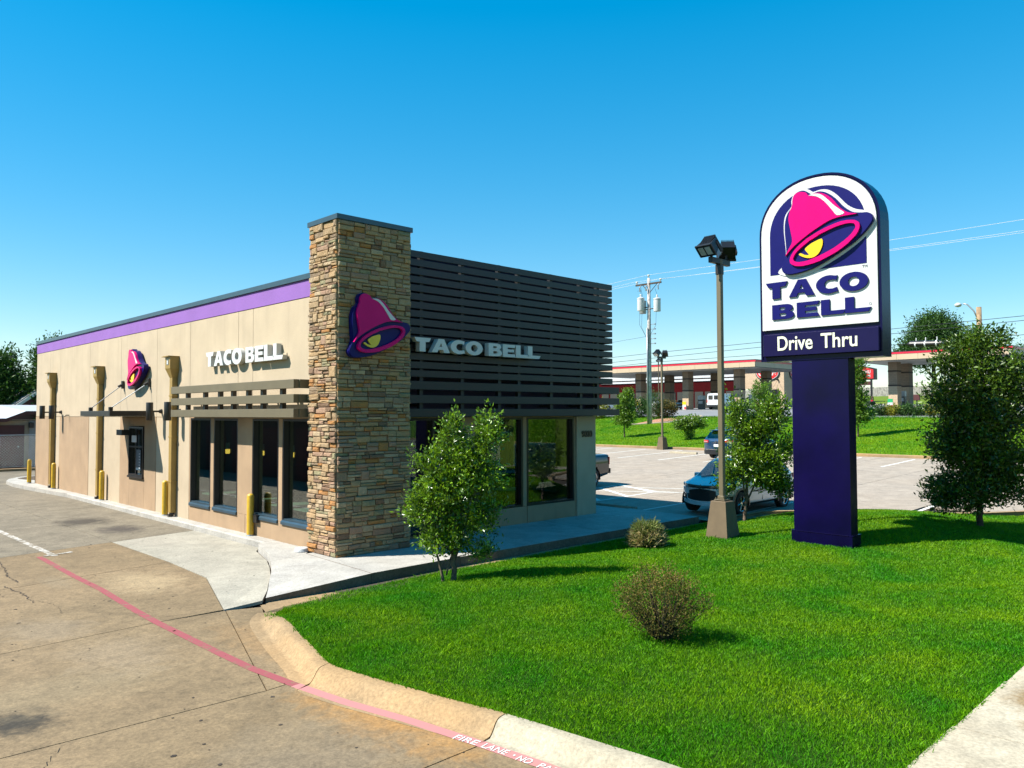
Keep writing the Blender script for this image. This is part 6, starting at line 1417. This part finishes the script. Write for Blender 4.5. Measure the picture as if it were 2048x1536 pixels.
car('white_suv','white SUV parked at the brick wall of the store','car',(107.0,47.7,3.6),radians(10),4.9,1.95,[(-2.45,1.0),(-2.2,1.7),(-1.7,1.8),(.6,1.76),(1.35,1.15),(2.1,1.0),(2.45,.8)],[(-2.45,1.05),(1.3,1.05),(2.45,.75)],MT['carwhite'],glass_top=((-2.3,-1.9),(.7,1.3)),side_glass=((-1.9,1.2),),wheels=(-1.45,1.5),wr=.37,rear=suv_rear,group='vehicles at the filling station',cladding=False,pillars=(-.7,.2))
# store
ST=thing('station_store','tan block store with dark red shaded front and red oval sign behind the canopy','store',(116,68,3.4))
m=MB(); m.box(111,45.9,3.2,111.6,50.8,10.7); m.box(111,50.801,6.85,111.6,53.0,10.7); part('block_wall',m,MT['cmu'],ST,world=True)
m=MB(); m.box(111.601,45.9,3.2,127,46.3,10.7); part('block_wall',m,MT['cmu'],ST,world=True)
m=MB(); m.box(110.6,53.1,3.2,111.5,96,11.0); part('red_front_wall',m,MT['storered'],ST,world=True)
m=MB(); m.box(111.6,46.4,10.2,127,96,10.4); part('roof',m,MT['soffit'],ST,world=True)
m=MB(); m.box(110.9,45.8,10.7,111.7,53,10.9); m.box(111.71,45.8,10.7,127,46.4,10.9); part('coping',m,MT['cmu_band'],ST,world=True)
for y0,y1 in ((54.3,62.5),(63.8,73.2),(75.2,83.5)):
    m=MB(); m.box(110.4,y0,9.0,110.59,y1,10.15); part('white_sign_band',m,MT['white_paint'],ST,world=True)
    m=MB(); m.box(110.42,y0,8.45,110.59,y1,8.8); part('white_sign_band',m,MT['white_paint'],ST,world=True)
    for k in range(4):
        ya=y0+.2+k*(y1-y0)/4; m=MB(); m.box(110.5,ya,3.6,110.59,ya+(y1-y0)/4-.4,6.6); part('shop_window',m,MT['carblack'],ST,world=True)
m=MB(); m.box(110.93,46.8,3.3,110.99,50.4,6.7); part('dark_opening',m,MT['carblack'],ST,world=True)
m=MB(); m.prism([[(33.9,5.9),(30.9,5.9),(30.3,4.2),(30.3,5.95),(33.9,5.95)]],lambda u,v,d:(79.9-d,u,v),0,.05) if False else None
for y in (46.9,48.4,49.9):
    m=MB(); m.cyl((110.95,y,8.3),(110.7,y,8.2),.13,n=8); m.tube([(110.8,y,8.2),(110.6,y-.7,7.0)],.018,4); m.tube([(110.8,y,8.2),(110.6,y+.7,7.0)],.018,4); part('wall_light',m,MT['darkbronze'],ST,world=True)
def oval_sign(label,fn,rx,ry,txt='OnCue',tsz=(1.7,.5)):
    t=thing('oval_sign',label,'sign',fn(0,0,0),0,'red oval signs on the store'); 
    m=MB(); m.prism([arc(0,0,rx,ry,0,350,35)],fn,0,.14); part('sign_rim',m,MT['black'],t,world=True)
    m=MB(); m.prism([arc(0,0,rx*.93,ry*.90,0,350,35)],fn,.141,.16); part('sign_white_ring',m,MT['white'],t,world=True)
    m=MB(); m.prism([arc(0,0,rx*.89,ry*.84,0,350,35)],fn,.161,.175); part('sign_face',m,MT['red'],t,world=True)
    me,wd,ht=text_mesh(txt,MT['white'],1.0,.01,1.0,0,.03,name='sign_word'); a=np.empty(len(me.vertices)*3); me.vertices.foreach_get('co',a); a=a.reshape(-1,3); b=rootloc(t)
    q=np.array([list(Vector(fn(p[0]/wd*tsz[0]-tsz[0]/2,p[1]/ht*tsz[1]-tsz[1]/2,.18+p[2]))-b) for p in a]); me.vertices.foreach_set('co',q.ravel()); me.update(); inst('sign_word',me,t); return t
oval_sign('red oval OnCue sign on the sunlit block wall under the canopy edge',lambda u,v,d:(110.98-d,48.7-u,9.4+v),2.1,1.28,tsz=(3.1,.85))
oval_sign('second round red sign on the shaded side wall left of the navy pylon',lambda u,v,d:(114.0+u,45.88-d,9.6+v),1.28,1.28,tsz=(1.95,.65))
# drive-through sign of the station and odds and ends on the forecourt
SG=thing('pole_sign','red arched drive-through pole sign behind the right canopy','sign',(124.6,39.1,4.05))
m=MB(); m.prism([[(36.7,8.33),(41.7,8.33),(41.7,10.97),(39.8,10.83),(38.2,10.56),(36.7,10.16)]],lambda u,v,d:(124.6-d,u,v),-.7,0); part('sign_box',m,MT['black'],SG,world=True)
m=MB(); m.prism([[(37.05,8.53),(41.5,8.53),(41.5,10.72),(39.8,10.61),(38.2,10.36),(37.05,10.02)]],lambda u,v,d:(124.59-d,u,v),0,.03); part('sign_face',m,MT['red'],SG,world=True)
for (tx_,y0,z0,W_,H_) in (('DRIVE THRU',41.0,9.37,3.5,.57),('LANE',39.1,8.78,1.6,.38)): facetext(tx_,y0,z0,W_,H_,MT['white'],124.54,SG,.03,name='sign_word')
m=MB(); m.box(124.5,37.4,7.45,124.7,40.8,8.06); part('clearance_bar',m,MT['maroon'],SG,world=True)
for y in (37.4,41.3):
    m=MB(); m.box(124.47,y-.13,3.6,124.73,y+.13,8.33); part('post',m,MT['black'],SG,world=True)
t=thing('flatbed_trailer','low black utility trailer with one axle parked behind the right canopy','trailer',(120.5,36.9,Hx(120.5)+.04)); m=MB(); m.bbox(-.9,-1.3,.55,.9,2.6,.68,.02); part('trailer_bed',m,MT['black'],t)
for s in (-.95,.95): m=MB(); m.cyl((s-.1,-.9,.35),(s+.1,-.9,.35),.38,n=18); part('wheel',m,MT['rubber'],t)
m=MB(); 
for y in (-1.2,0,1.2,2.5): m.box(-.88,y,.68,-.83,y+.05,1.15)
m.box(-.88,-1.2,1.1,-.83,2.55,1.15); part('side_rail',m,MT['galv'],t)
def board(label,x,y,z,top='green'):
    t=thing('advert_board',label,'advert board',(x,y,z),0,'advert boards by the pumps'); m=MB(); m.box(-.03,-.3,.05,.03,.3,.72); part('poster_frame',m,MT['white_paint'],t)
    m=MB(); m.box(-.035,-.28,.74,.035,.28,1.15); part('top_poster',m,MT[top],t); m=MB(); m.box(-.036,-.28,.1,-.031,.0,.42); part('red_print',m,MT['red'],t)
    m=MB(); m.tube([(0,-.36,0),(0,-.36,.6),(0,-.3,.75)],.03,6); m.tube([(0,.36,0),(0,.36,.6),(0,.3,.75)],.03,6); part('guard_rail',m,MT['black'],t,center=False); return t
board('green and white advert board beside the right canopy column',85.3,20.1,GZ0); board('yellow topped advert board beside the white sedan column',85.7,48.1,GZ0,'bell_yellow'); board('yellow topped advert board at the leftmost canopy column',85.7,56.3,GZ0,'bell_yellow')
def bin_(label,x,y,mt,h=1.0,r=.4):
    t=thing('rubbish_bin',label,'bin',(x,y,Hx(x)+.02),0); m=MB(); m.lathe([(0,0),(r*.93,0),(r,h),(r*.9,h)],n=18); part('bin_body',m,MT[mt],t,smooth=50); m=MB(); m.lathe([(r*1.02,h),(r*.8,h+.1),(0,h+.12)],n=18); part('bin_lid',m,MT['galv'],t,smooth=50)
bin_('pale concrete bin behind the utility pole',52.0,28.9,'white_paint',1.3,.42)
t=thing('meter_post','dark red utility box on a short post near the far black fence','utility box',(119,28.5,Hx(119))); m=MB(); m.bbox(-.2,-.45,.8,.2,.45,1.7,.03); part('box_body',m,MT['maroon'],t); m=MB(); m.box(-.08,-.08,-.1,.08,.08,.8); part('post',m,MT['black'],t)
t=thing('stone_bollard','short red-brown bollard beside the drive-through sign post','bollard',(122.5,36.5,Hx(122.5))); m=MB(); m.lathe([(.22,0),(.22,1.35),(.1,1.5),(0,1.5)],n=12); part('post',m,MT['maroon'],t); m=MB(); m.lathe([(.225,.5),(.225,.9)],n=12); part('band',m,MT['redband'],t)

# ---- fences behind the station
def picket_fence(label,a,b,h,n,mt,name='board_fence',kind='fence'):
    t=thing(name,label,kind,(a[0],a[1],Hx(a[0]))); pn=None
    m=MB(); m.box(-.012,-.5*hypot(b[0]-a[0],b[1]-a[1])/n*.94,0,.012,.5*hypot(b[0]-a[0],b[1]-a[1])/n*.94,h); me=mesh_from('fence_board',m,MT[mt])
    ang=math.atan2(b[1]-a[1],b[0]-a[0])-pi/2
    for i in range(n):
        f=(i+.5)/n; x=a[0]+(b[0]-a[0])*f; y=a[1]+(b[1]-a[1])*f; inst('fence_board',me,t,(x-a[0],y-a[1],Hx(x)-Hx(a[0])+random.uniform(-.04,.04)),ang,(1,1,random.uniform(.96,1.04)))
    return t
picket_fence('long weathered grey wooden fence across the field on the horizon',(178,96),(178,20),2.1,152,'fencewood')
t=thing('iron_fence','black iron fence beside the big field tree','fence',(150,38.0,Hx(150))); m=MB()
for i in range(60): m.box(-.02,-i*.18-.015,0,.02,-i*.18+.015,1.9)
m.box(-.025,-10.8,1.6,.025,0,1.66); m.box(-.025,-10.8,.2,.025,0,.26); part('pickets',m,MT['black'],t,kind='stuff')
for i in (0,20,40,59): m=MB(); m.box(-.05,-i*.18-.05,0,.05,-i*.18+.05,2.05); part('fence_post',m,MT['black'],t)
# ---- planting along the forecourt
def hedgeplant(label,x,y,w_,h,mt,group,n=700,leaf=.10):
    return shrub('hedge_shrub',label,(x,y,Hx(x)),[(0,h*.45,w_*.5,h*.5)],n,leaf,MT[mt],group,stems=6)
HG='low shrubs along the forecourt edge'
hp=[(54.4,11.9,1.5,.9,'leaf_far'),(54.6,10.9,1.3,.8,'leaf_far'),(54.9,9.7,1.3,.85,'leaf_far'),(55.0,8.8,1.2,.8,'leaf_ylw'),(55.1,7.9,1.3,.9,'leaf_far'),(55.2,6.9,1.4,.8,'leaf_far'),(55.3,6.0,1.2,.8,'leaf_ylw'),(55.5,5.1,1.4,.95,'leaf_far'),(55.6,4.1,1.4,.9,'leaf_far'),(55.8,3.2,1.4,1.0,'leaf_far'),(54.9,13.6,1.5,.9,'leaf_far'),(55,15,1.6,.9,'leaf_far')]
ORD=['second','third','fourth','fifth','sixth','seventh','eighth','ninth','tenth','eleventh','first','hidden']
for k,(x,y,w_,h,mt) in enumerate(hp): hedgeplant(('low yellow-green' if mt=='leaf_ylw' else 'low dark green')+(' shrub, %s in the forecourt row counting from the pylon'%ORD[k] if k<11 else ' shrub of the forecourt row hidden behind the pylon'),x,y,w_,h,mt,HG,1500,.15)
for (x,y,w_,h,mt,l) in ((50.9,31.6,2.0,2.2,'leaf_ylw','yellow-green bush left of the utility pole, behind the small tree'),(51.4,30.3,2.0,1.9,'leaf_far','dark low bush just left of the utility pole'),(51.6,27.6,2.2,1.6,'leaf_rust','reddish bush right of the utility pole by the bin'),(50.6,34.8,2.4,1.8,'leaf_ylw','yellow-green bush furthest left above the grass bank'),(53.6,21.4,1.6,1.2,'leaf_far','small dark bush right of the pole lamp near the van'),(56,20.2,1.4,1.4,'redl','red flowering bush beside the navy pylon')):
    if mt=='redl': MT['redl']=leafmat('red_flowers',(0.10,0.03,0.01),(0.60,0.02,0.04),.2)
    hedgeplant(l,x,y,w_,h,mt,None,2600,.16)
shrub('yucca_bush','spiky dark bush immediately right of the utility pole',(50.2,27.9,Hx(50.2)),[(0,1.4,.8,1.2)],1400,.22,MT['leaf_far'],stems=30,wid=.2)
tree('sapling','small young tree alone on the grass bank left of the utility pole','tree',(39.6,23.1,Hx(39.6)),[(0,1.5,.75,.7),(.1,2.6,.55,.75),(.3,3.3,.3,.4),(0,2.0,.6,.6)],420,13,.19,MT['leaf_pale'],MT['bark'],[([(0,0,-.1),(0,0,1.2),(.1,0,3.4)],(.06,.02))],spread=.16,branches=40,group='small trees on the grass bank')
shrub('rose_bush','spreading bush with a few white blooms on the grass bank by the blue car',(39.4,17.1,Hx(39.4)),[(-.5,1.15,.55,.4),(.2,1.2,.6,.45),(.8,1.1,.4,.3),(0,.5,.35,.4),(-.9,1.0,.3,.3)],5200,.14,MT['leaf_pale'],stems=40)
m=MB(); rb=bpy.data.objects['rose_bush']
for k in range(26):
    a=random.uniform(-1.1,1.3); p=CR*a+CF*random.uniform(-.5,-.1)+Vector((0,0,random.uniform(1.0,1.65))); m.lathe([(0,-.04),(.05,0),(0,.04)],tuple(p),6)
part('blooms',m,MT['white'],rb,kind='stuff',center=False)
tree('sapling','small young tree on the bank hidden behind the navy pylon','tree',(42.2,6.35,Hx(42.2)),[(0,1.3,.6,.5),(.5,1.5,.5,.25),(0,2.3,.6,.8),(-.1,3.8,.55,.7),(.0,4.8,.45,.5)],420,13,.19,MT['leaf_pale'],MT['bark'],[([(0,0,-.1),(0,0,1.2),(0,0,4.8)],(.06,.02))],spread=.16,branches=40,group='small trees on the grass bank')
tree('sapling','small young tree on the bank behind the near lamp pole','tree',(47.5,15.9,Hx(47.5)),[(0,1.6,.9,.8),(0,2.6,.7,.8)],220,12,.16,MT['leaf_pale'],MT['bark'],[([(0,0,-.1),(0,0,2.6)],(.06,.02))],spread=.16,branches=30,group='small trees on the grass bank')
tree('field_tree','broad dark tree in the field behind the right fuel canopy','tree',(167,41.2,Hx(167)-.2),[(0,11.6,5.6,4.4),(-3.2,9.0,3.9,2.8),(3.8,9.2,4.4,3.0),(.6,14.6,3.4,2.6),(6.6,8.4,3.0,2.4)],2600,12,.55,MT['leaf_far'],MT['bark_dark'],[([(0,0,-.2),(0,0,4),(0,0,12)],(.75,.16)),([(0,0,4),(-2.7,0,7.5),(-4,0,10.8)],(.34,.1)),([(0,0,4),(2.7,0,7),(4.6,0,10.8)],(.3,.1))],spread=1.0,branches=60,br=.06)
tree('field_tree','dark tree behind the drive-through sign next to the pylon','tree',(140,49,Hx(140)),[(0,6.2,3.5,3.0),(1.6,4.9,2.4,1.6),(-2,5.1,2.7,2.4)],800,12,.34,MT['leaf_far'],MT['bark_dark'],[([(0,0,-.2),(0,0,2),(0,0,5)],(.22,.08))],spread=.55,branches=40,br=.04)
tree('field_tree','distant tree line crown right of the broad field tree','tree',(205,34.7,Hx(205)),[(0,7,5,3.2),(7,6,4,2.8),(14,6,5,3)],1500,12,.5,MT['leaf_far'],MT['bark_dark'],[([(0,0,-.2),(0,0,7)],(.4,.1))],spread=.9,branches=30,br=.06)

# ================================================================== UTILITY LINE
UP=thing('utility_pole','weathered grey wooden utility pole with crossarm and three transformers on the bank','utility pole',(47.2,26.2,1.95))
m=MB(); m.tube([(0,0,-.3),(0,0,4),(.02,0,8),(.04,0,12.75)],[.21,.19,.165,.13],12); part('pole_shaft',m,MT['wood_pole'],UP,smooth=True,center=False)
m=MB(); m.tube([(-.27,.02,0),(-.26,.02,5),(-.24,.02,8.4)],.06,8); part('conduit',m,MT['galv'],UP,smooth=True,center=False)
m=MB(); m.box(-.08,-1.35,12.18,.02,1.35,12.32); part('crossarm',m,MT['bark_dark'],UP,center=False)
m=MB(); m.tube([(-.05,-.95,12.2),(-.02,-.05,11.4)],.03,5); m.tube([(-.05,.6,12.2),(-.02,.05,11.6)],.03,5); part('arm_brace',m,MT['bark_dark'],UP,center=False)
for y,z in ((-1.25,12.32),(1.25,12.32),(0,12.8)):
    m=MB(); m.lathe([(.04,0),(.05,.1),(.11,.16),(.11,.22),(.06,.28),(0,.30)],(0,y,z),10); part('insulator',m,MT['white_paint'],UP,center=False)
for y,s in ((-1.2,-1),(.75,1),(.1,-1)):
    m=MB(); m.tube([(-.1,y,12.15),(-.3,y,11.95),(-.25,y,11.6)],.05,6); part('cutout_fuse',m,MT['galv'],UP,center=False)
for k,(x,y,z) in enumerate(((-.45,.52,9.9),(.30,.85,9.75),(-.1,-.95,9.75))):
    m=MB(); m.lathe([(0,0),(.30,0),(.31,.05),(.31,1.0),(.33,1.02),(.33,1.1),(.2,1.18),(0,1.2)],(x,y,z),18); tf=part('transformer',m,MT['white_paint'] if k!=1 else MT['galv'],UP,smooth=40,center=False)
    m=MB(); m.lathe([(.07,0),(.09,.06),(.05,.12),(.09,.18),(.05,.28),(0,.3)],(x,y,z+1.18),10); part('bushing',m,MT['white_paint'],tf,center=False)
    m=MB(); m.tube([(x,y,z+1.45),(x*.6-.2,y*.9,z+2.0),(-.25,y*1.2,11.7)],.012,4); m.tube([(x,y+.1,z),(x,y+.15,z-1.2),(-.1,.1,7.4)],.012,4); m.tube([(x*.5,y*.5,z+.3),(0,0,z+.3)],.05,5); part('lead_wire',m,MT['black'],tf,center=False)
for k in range(5):
    m=MB(); z=8.7-k*.42; m.tube([(.05,-.1,z),(.05,-.55,z)],.025,5); m.lathe([(.0,-.07),(.09,-.04),(.09,.04),(0,.07)],(.05,-.6,z),8); part('spool_insulator',m,MT['galv'],UP,center=False)
def wire(label,pts,r,mt,group='overhead wires'):
    m=MB(); q=[]
    for (a,b,sag) in pts:
        n=26
        for i in range(n+1): f=i/n; q.append((a[0]+(b[0]-a[0])*f,a[1]+(b[1]-a[1])*f,a[2]+(b[2]-a[2])*f-sag*4*f*(1-f)))
    m.tube(q,r,4,); o=part('overhead_wire',m,MT[mt],None); return tag(o,label,'wire',group)
PN=(47.5,-24,0); PF=(47.0,74,0)
wire('topmost pale power wire',[((47.1,74,15.1),(47.2,26.2,15.0),.9),((47.2,26.2,15.0),(47.6,-24,15.2),.25)],.013,'white_paint')
wire('pale power wire just below the topmost one',[((47.1,75.3,14.7),(47.15,27.45,14.55),.9),((47.15,27.45,14.55),(47.6,-23,14.4),.3)],.013,'white_paint')
wire('lowest pale power wire at the crossarm',[((47.1,72.6,14.7),(47.15,24.95,14.5),.9),((47.15,24.95,14.5),(47.6,-25,14.3),.35)],.013,'white_paint')
wire('upper dark cable below the transformers',[((47.0,74,8.6),(47.25,25.8,8.15),.6),((47.25,25.8,8.15),(47.6,-24,9.5),-.0)],.022,'black')
wire('middle dark cable below the transformers',[((47.0,74,8.1),(47.25,25.8,7.7),.6),((47.25,25.8,7.7),(47.6,-24,9.35),.0)],.022,'black')
wire('lowest dark cable below the transformers',[((47.0,74,7.7),(47.25,25.8,7.35),.7),((47.25,25.8,7.35),(47.6,-24,8.3),.15)],.022,'black')
wire('dark service wire running left from the pole',[((47.1,60,8.5),(47.0,26.3,9.6),.35)],.013,'black')
t=thing('splice_case','black cylindrical cable splice case with white straps hanging on the lowest cable','splice case',(47.5,4.0,7.72)); m=MB(); m.cyl((0,-1.1,-.22),(0,.9,-.15),.22,n=14); m.cyl((0,.9,-.15),(0,1.05,-.14),.12,n=10); part('case_body',m,MT['black'],t)
for y in (-.8,-.1,.5): m=MB(); m.cyl((0,y,-.2),(0,y+.08,-.2),.235,n=14); m.box(-.02,y,.0,.02,y+.05,.25); part('strap',m,MT['white_paint'],t)
SL=thing('street_lamp','street lamp on a brown wooden pole above the right-hand tree','street lamp',(47.6,.75,2.0)); m=MB(); m.tube([(0,0,-.2),(0,0,7.7)],[.2,.15],12); part('pole_shaft',m,MT['wood_brown'],SL,smooth=True,center=False)
m=MB(); m.tube([(-.05,.05,6.9),(-.12,.25,7.45),(-.2,.6,7.9),(-.25,.85,7.98)],.045,8); part('lamp_arm',m,MT['galv'],SL,smooth=True,center=False)
m=MB(); m.lathe([(0,.14),(.10,.12),(.20,.04),(.22,-.02),(.16,-.12),(0,-.17)],(-.27,1.12,7.93),16); part('lamp_head',m,MT['white_paint'],SL,smooth=60,center=False)

# ================================================================== LEFT BACKGROUND
SB=thing('storage_building','low pale storage building with maroon eave and maroon roller doors beyond the drive','building',(2.5,41,0))
m=MB(); m.box(-12,38.6,-.3,10,46,2.62); part('wall',m,MT['sidingtan'],SB,world=True)
m=MB(); m.box(3.0,38.55,-.3,3.9,38.599,2.62); m.box(3.0,38.54,-.3,10,38.549,.9); part('grey_wall_panel',m,MT['sidinggrey'],SB,world=True)
m=MB(); rf=[(-12.2,2.55),(1.75,2.55),(2.75,2.98),(10,2.98),(10,3.14),(2.72,3.14),(1.72,2.72),(-12.2,2.72)]
m.prism([rf],lambda u,v,d:(u,38.5-d,v),-.1,.5); part('maroon_eave',m,MT['maroon'],SB,world=True)
m=MB(); m.add([(-12.2,37.98,2.75),(1.7,37.98,2.75),(2.7,37.98,3.17),(10,37.98,3.17),(10,46,3.6),(2.7,46,3.6),(1.7,46,3.25),(-12.2,46,3.25)],[(0,1,6,7),(1,2,5,6),(2,3,4,5)]); part('metal_roof',m,MT['white_paint'],SB,world=True)
for x in (-10.2,-7.2,-4.2,-1.2,1.55):
    m=MB(); m.box(x-1.2,38.53,-.2,x+1.2,38.59,2.35); d_=part('roller_door',m,MT['maroon'],SB,world=True)
    m=MB(); m.cyl((x+.9,38.52,1.1),(x+.9,38.47,1.1),.04,n=8); part('door_knob',m,MT['galv'],d_,world=True)
m=MB(); m.bbox(2.95,38.35,2.2,3.2,38.52,2.5,.02); part('wall_lamp',m,MT['black'],SB,world=True)
HS=thing('gabled_house','maroon gabled house with white trim peeking over the storage roof','house',(8,57,0))
m=MB(); m.prism([[(5.2,-.3),(10.4,-.3),(10.4,2.9),(7.8,4.85),(5.2,2.9)]],lambda u,v,d:(u,57+d,v),0,7); part('wall',m,MT['maroon'],HS,world=True)
m=MB(); m.prism([[(4.9,2.75),(7.8,5.0),(10.7,2.75),(10.7,2.5),(7.8,4.72),(4.9,2.5)]],lambda u,v,d:(u,56.8+d,v),0,.2); part('barge_board',m,MT['white_paint'],HS,world=True)
m=MB(); m.prism([[(4.9,2.76),(7.8,5.02),(10.7,2.76),(10.7,2.86),(7.8,5.14),(4.9,2.86)]],lambda u,v,d:(u,57+d,v),0,7.3); part('roof',m,MT['sidinggrey'],HS,world=True)
# chain link fence
CF_=thing('chain_link_fence','galvanised chain-link fence in front of the maroon storage door','fence',(1.2,36.2,0))
m=MB(); yy_=36.2
for k in range(-60,62):
    x=k*.15
    for dx_ in (1,-1):
        x0,x1=x,x+dx_*1.75
        a0=max(-7.9,min(5.9,x0)); 
        if abs(x0)>9 : continue
        m.tube([(x0,yy_,.05),(x1,yy_,1.8)],.0019,3)
part('mesh_wire',m,MT['galv'],CF_,world=True,kind='stuff')
m=MB(); m.tube([(-8,yy_,1.83),(8,yy_,1.83)],.025,6); m.tube([(-8,yy_,.08),(8,yy_,.08)],.015,5); part('top_rail',m,MT['galv'],CF_,world=True)
for x in (-7.8,-4.8,-1.8,1.05,4.2,7.4): m=MB(); m.cyl((x,yy_,-.2),(x,yy_,1.88),.035,n=8); part('fence_post',m,MT['galv'],CF_,world=True)
m=MB(); m.box(-9,36.6,-.16,8,38.5,-.145); tag(part('apron',m,MT['curb_new']),kind='structure')
m=MB(); m.box(-9,35.9,-.2,8,36.45,-.02); tag(part('back_curb',m,MT['curb']),kind='structure')
for (x,y,h,w_,l) in ((5.4,60,8.6,3.6,'dark tree at the left edge behind the storage building'),(8.6,57.5,9.4,2.6,'taller tree directly behind the far roof corner'),(2.0,62,8.3,4.0,'tree left of the picture edge behind the storage roof'),(6.9,64,6.8,2.2,'lower tree in the gap between the two taller ones')):
    s=h/9.0
    tree('background_tree',l,'tree',(x,y,-.2),[(0,6.0*s,w_*.55,2.4*s),(-w_*.3,4.6*s,w_*.45,1.7*s),(w_*.3,4.8*s,w_*.45,1.8*s),(.1*w_,7.6*s,w_*.32,1.3*s),(-.2*w_,7.2*s,w_*.25,1.2*s),(0,3.0*s,w_*.55,1.5*s)],1300,12,.28,MT['leaf_far'],MT['bark_dark'],[([(0,0,-.2),(0,0,3),(0,0,7*s)],(.28,.08))],group='trees behind the storage building',spread=.38,branches=40,br=.04)
# opposite side of the drive (mirrored in the long windows) and across the street (mirrored in the front windows)
MT['oppwall']=mat('dark_brown_siding',(0.06,0.045,0.035),0.8)
OB=thing('opposite_storage_row','long low storage row with maroon fascia across the drive from the windows','building',(-12,20,0)); m=MB(); m.box(-16,6,-.3,-9.6,46,2.9); part('wall',m,MT['oppwall'],OB,world=True)
m=MB(); m.box(-16.3,5.8,2.9,-9.2,46.2,3.2); part('maroon_fascia',m,MT['maroon'],OB,world=True); m=MB(); m.box(-16.2,5.9,3.2,-9.3,46.1,3.35); part('metal_roof',m,MT['white_paint'],OB,world=True)
for k in range(11):
    m=MB(); m.box(-9.6,7.2+k*3.5,-.2,-9.57,9.8+k*3.5,2.3); part('roller_door',m,MT['maroon'],OB,world=True)
for (x,y,h) in ((8,-34,8),(16,-36,9),(26,-33,7.5),(38,-36,10),(52,-35,8),(-6,-38,9),(70,-38,9)):
    s=h/9; tree('roadside_tree','tree across the street opposite the restaurant','tree',(x,y,-.1),[(0,5.5*s,2.6,2.6*s),(1.2,4.4*s,1.8,1.6*s),(-1.3,4.4*s,1.9,1.7*s)],420,12,.42,MT['leaf_far'],MT['bark_dark'],[([(0,0,-.2),(0,0,6*s)],(.25,.08))],group='trees across the street',spread=.5,branches=20,br=.04)
AB=thing('roadside_house','red brick house across the street','house',(30,-44,0)); m=MB(); m.box(20,-50,-.2,44,-42,3.2); part('wall',m,MT['storered'],AB,world=True); m=MB(); m.prism([[(-51,3.2),(-41,3.2),(-46,6.0)]],lambda u,v,d:(d,u,v),19.5,44.5); part('roof',m,MT['sidinggrey'],AB,world=True)
